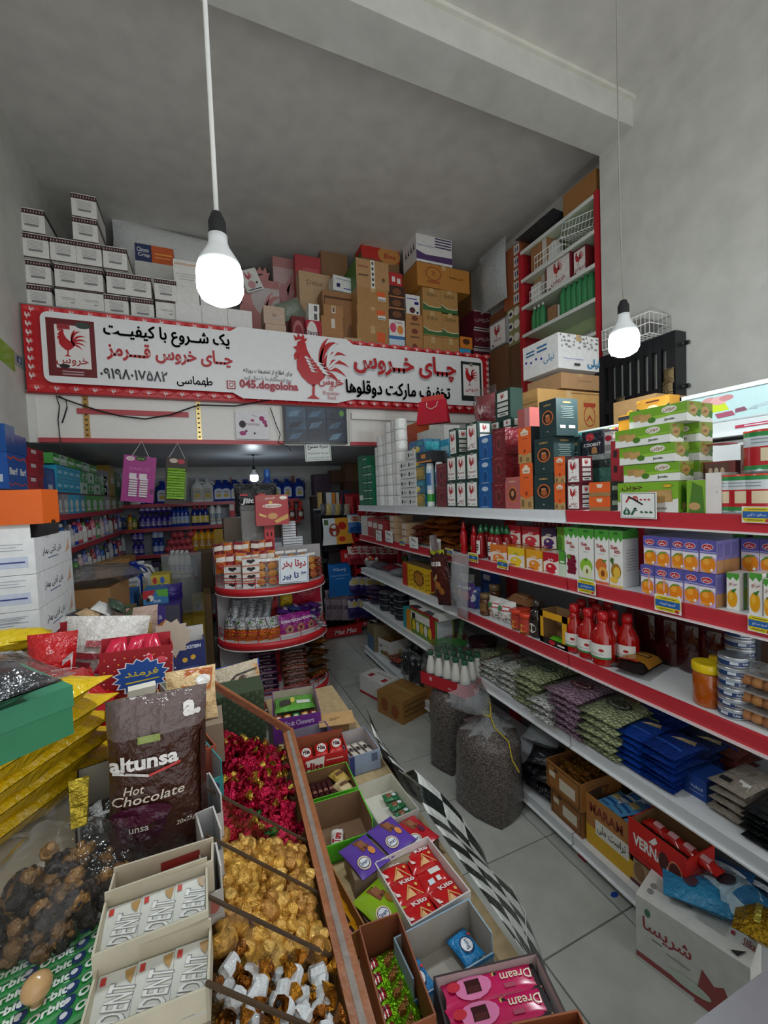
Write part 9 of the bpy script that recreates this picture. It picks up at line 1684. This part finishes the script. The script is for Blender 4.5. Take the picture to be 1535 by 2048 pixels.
for k in range(4): place(bar(w*.2,d*.8,.02,(0x6AB82C,0xE0E4DC)[k % 2],[('r',.1,.4,.9,.6,0x3A8A24)],k,mt='gloss',name='gum_pack',cat='gum pack'),f'green white gum pack in the grey carton, {ordn(k+1)}',P(.15+.22*k,.5,.09),rz=rz)
P,w,d,rz = TBX((408,1500),(432,1490),(404,1420),1.09,.08,0x9A4A34,0x7A5A3C,'narrow carton of red and gold bars by the wooden post',base=CZ)
for k in range(3): place(bar(w*.8,d*.28,.02,(0xB03830,0x2C7A3C,0xB8903C)[k],[('r',.2,.3,.6,.6,0xE0D8D0)],k),f'small bar in the narrow carton by the post, {("red","green","gold")[k]} one',P(.5,.2+.3*k,.06),rz=rz)
# hanging between the case and the stand
pp = ay(462,1345,1.9); place(Spec('biscuit_pack','biscuit pack',pillow(.21,.095,.06,0x1848A8,[('e',.35,.7,.2,.2,0x3A8CD0),('t','Orfina',.35,.7,.22,0xDCE4F0,{'w': .36,'sh': .2}),('t','بیسکو',.75,.3,.25,0xE8ECF4,{'w': .3})],seed=440,stand=True)),'bright blue biscuit pack on the picture pouch behind the case',(pp.x+.01,1.80,pp.z-.03),rot=(R(-30),R(-6),R(-8)))
pp = ay(470,1405,1.75); place(Spec('picture_pouch','pouch',pillow(.22,.17,.07,0xBEAE94,[('p',[(.5,.95),(1,.9),(1,.15),(.75,.1),(.45,.4)],0xC89C68),('e',.6,.6,.08,.08,0x5A3424),('e',.7,.68,.07,.07,0x4A2A1C),('p',[(.55,.2),(.85,.45),(.9,.38),(.62,.14)],0xA82824),('p',[(.3,.55),(.6,.8),(.98,.82),(.98,.79),(.6,.76),(.33,.54)],0x2A2220),('t','UO',.5,.08,.16,0x4A3424,{'w': .3,'b': .05}),('r',.3,.2,.5,.24,0x6A5444)],seed=441)),'beige wafer picture pouch leaning behind the candy case',(pp.x,1.70,pp.z-.01),rot=(R(-14),R(-6),0))
wv = MB().box((-.09,-.06,0),(.09,.06,.17),0x3C4A34,'card')
for i in range(12):
    for j in range(11): wv.box((-.087+.0148*i,-.0625,.004+.0152*j),(-.087+.0148*i+.010,-.06,.004+.0152*j+.011),(0x46583C,0x36442E)[(i+j) % 2],'card',skip='b')
wv2 = MB(); 
pp = ay(476,1474,1.47); place(Spec('woven_basket','basket',wv),'dark green woven basket behind the red candies',(pp.x,1.52,pp.z-.02))
place(Spec('carton','carton',pack(.17,.11,pp.z-.023,0x5A4A3A)),'brown carton stack under the dark green woven basket',(pp.x,1.52,0))
# ---- white cartons on the left
wc = [('r',.1,.88-.06*k,.45+.08*(k % 2),.9-.06*k,0xB0B4C0) for k in range(4)]
zb = ay(75,1290,2.1).z; zt = ay(75,1075,2.1).z; hh = (zt-zb)/3; xr = ay(75,1180,2.1).x; yl = ypx(145,xr,1.35)-2.1
logo = [('r',.45,.2,.95,.5,0xC4CCE0),('t','ಥ',.6,.35,.2,0x3A4684) if 0 else ('e',.56,.36,.05,.1,0x3A4684),('e',.56,.36,.03,.06,0xC4CCE0),('e',.65,.36,.05,.1,0x3A4684),('e',.65,.36,.03,.06,0xC4CCE0),('r',.74,.33,.93,.37,0x3A4684)]
for k in range(3):
    f = [('r',.5,.84-.08*j,.92-.05*(j % 2),.86-.08*j,0xA4A8B4) for j in range(3)]+(logo if k else [('r',.2,.8-.09*j,.9-.04*(j % 3),.82-.09*j,0x9A9CA4) for j in range(8)])
    r = [('t','نان آنتی بهار',.42,.55,.26,0x4A4E68,{'w': .5}),('r',.3,.3,.58,.34,0x7A84A8),('p',[(.78,.3),(.92,.4),(.9,.8),(.86,.5)],0xD8A87C)]
    place(Spec('white_carton','carton',pack(.46,yl,hh-.002,0xE4E5E6,f=f,r=r),[('tape',MB().box((-.23,-.02,hh-.002),(.23,.02,hh-.0012),0xD8D4C8,'gloss'))]+([('raised_flap',MB().box((-.23,-yl/2,hh-.002),(.22,-yl/2+.004,hh+.075),0xE2E3E3))] if k == 2 else [])),f'large white carton with pale print on the left, {("bottom","middle","top")[k]} of three',(xr-.23,2.1+yl/2,zb+hh*k))
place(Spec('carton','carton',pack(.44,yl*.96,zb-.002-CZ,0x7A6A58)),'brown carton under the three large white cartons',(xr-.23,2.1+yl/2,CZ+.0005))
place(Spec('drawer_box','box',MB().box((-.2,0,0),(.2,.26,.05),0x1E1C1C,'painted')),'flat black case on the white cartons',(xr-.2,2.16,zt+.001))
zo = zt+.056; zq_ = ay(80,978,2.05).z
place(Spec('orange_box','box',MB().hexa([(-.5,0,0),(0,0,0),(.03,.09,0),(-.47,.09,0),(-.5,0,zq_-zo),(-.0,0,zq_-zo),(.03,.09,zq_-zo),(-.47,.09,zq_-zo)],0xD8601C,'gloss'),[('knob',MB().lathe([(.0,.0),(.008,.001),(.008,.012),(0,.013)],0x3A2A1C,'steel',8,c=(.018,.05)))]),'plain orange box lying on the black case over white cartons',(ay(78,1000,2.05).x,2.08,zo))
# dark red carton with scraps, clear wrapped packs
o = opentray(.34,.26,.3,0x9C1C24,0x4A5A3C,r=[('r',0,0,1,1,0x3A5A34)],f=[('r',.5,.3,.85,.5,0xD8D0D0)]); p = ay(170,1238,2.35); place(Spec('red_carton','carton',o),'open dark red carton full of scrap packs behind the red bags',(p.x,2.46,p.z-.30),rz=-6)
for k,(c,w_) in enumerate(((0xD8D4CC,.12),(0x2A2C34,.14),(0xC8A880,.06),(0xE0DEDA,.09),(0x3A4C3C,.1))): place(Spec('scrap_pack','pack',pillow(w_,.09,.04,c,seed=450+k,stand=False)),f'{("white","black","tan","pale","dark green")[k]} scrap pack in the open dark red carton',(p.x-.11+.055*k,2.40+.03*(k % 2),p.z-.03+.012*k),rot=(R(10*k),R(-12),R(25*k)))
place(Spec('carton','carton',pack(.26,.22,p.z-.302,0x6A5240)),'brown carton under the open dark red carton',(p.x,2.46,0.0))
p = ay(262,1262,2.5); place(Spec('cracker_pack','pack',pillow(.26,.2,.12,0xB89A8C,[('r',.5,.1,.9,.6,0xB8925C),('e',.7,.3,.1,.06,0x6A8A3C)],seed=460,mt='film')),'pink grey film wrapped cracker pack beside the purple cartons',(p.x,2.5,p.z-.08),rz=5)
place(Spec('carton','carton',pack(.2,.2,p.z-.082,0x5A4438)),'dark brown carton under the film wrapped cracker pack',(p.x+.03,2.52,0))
p = ay(222,1255,2.6); place(Spec('black_bag','bag',pillow(.1,.18,.08,0x1A1A1E,seed=461)),'small black bag between the red carton and the cracker pack',(p.x,2.62,p.z-.08),rot=(0,R(8),0))
# ------------------------------------------------------------------ link everything
COL.objects.unlink(_to); bpy.data.objects.remove(_to)
for o in QUEUE: COL.objects.link(o)
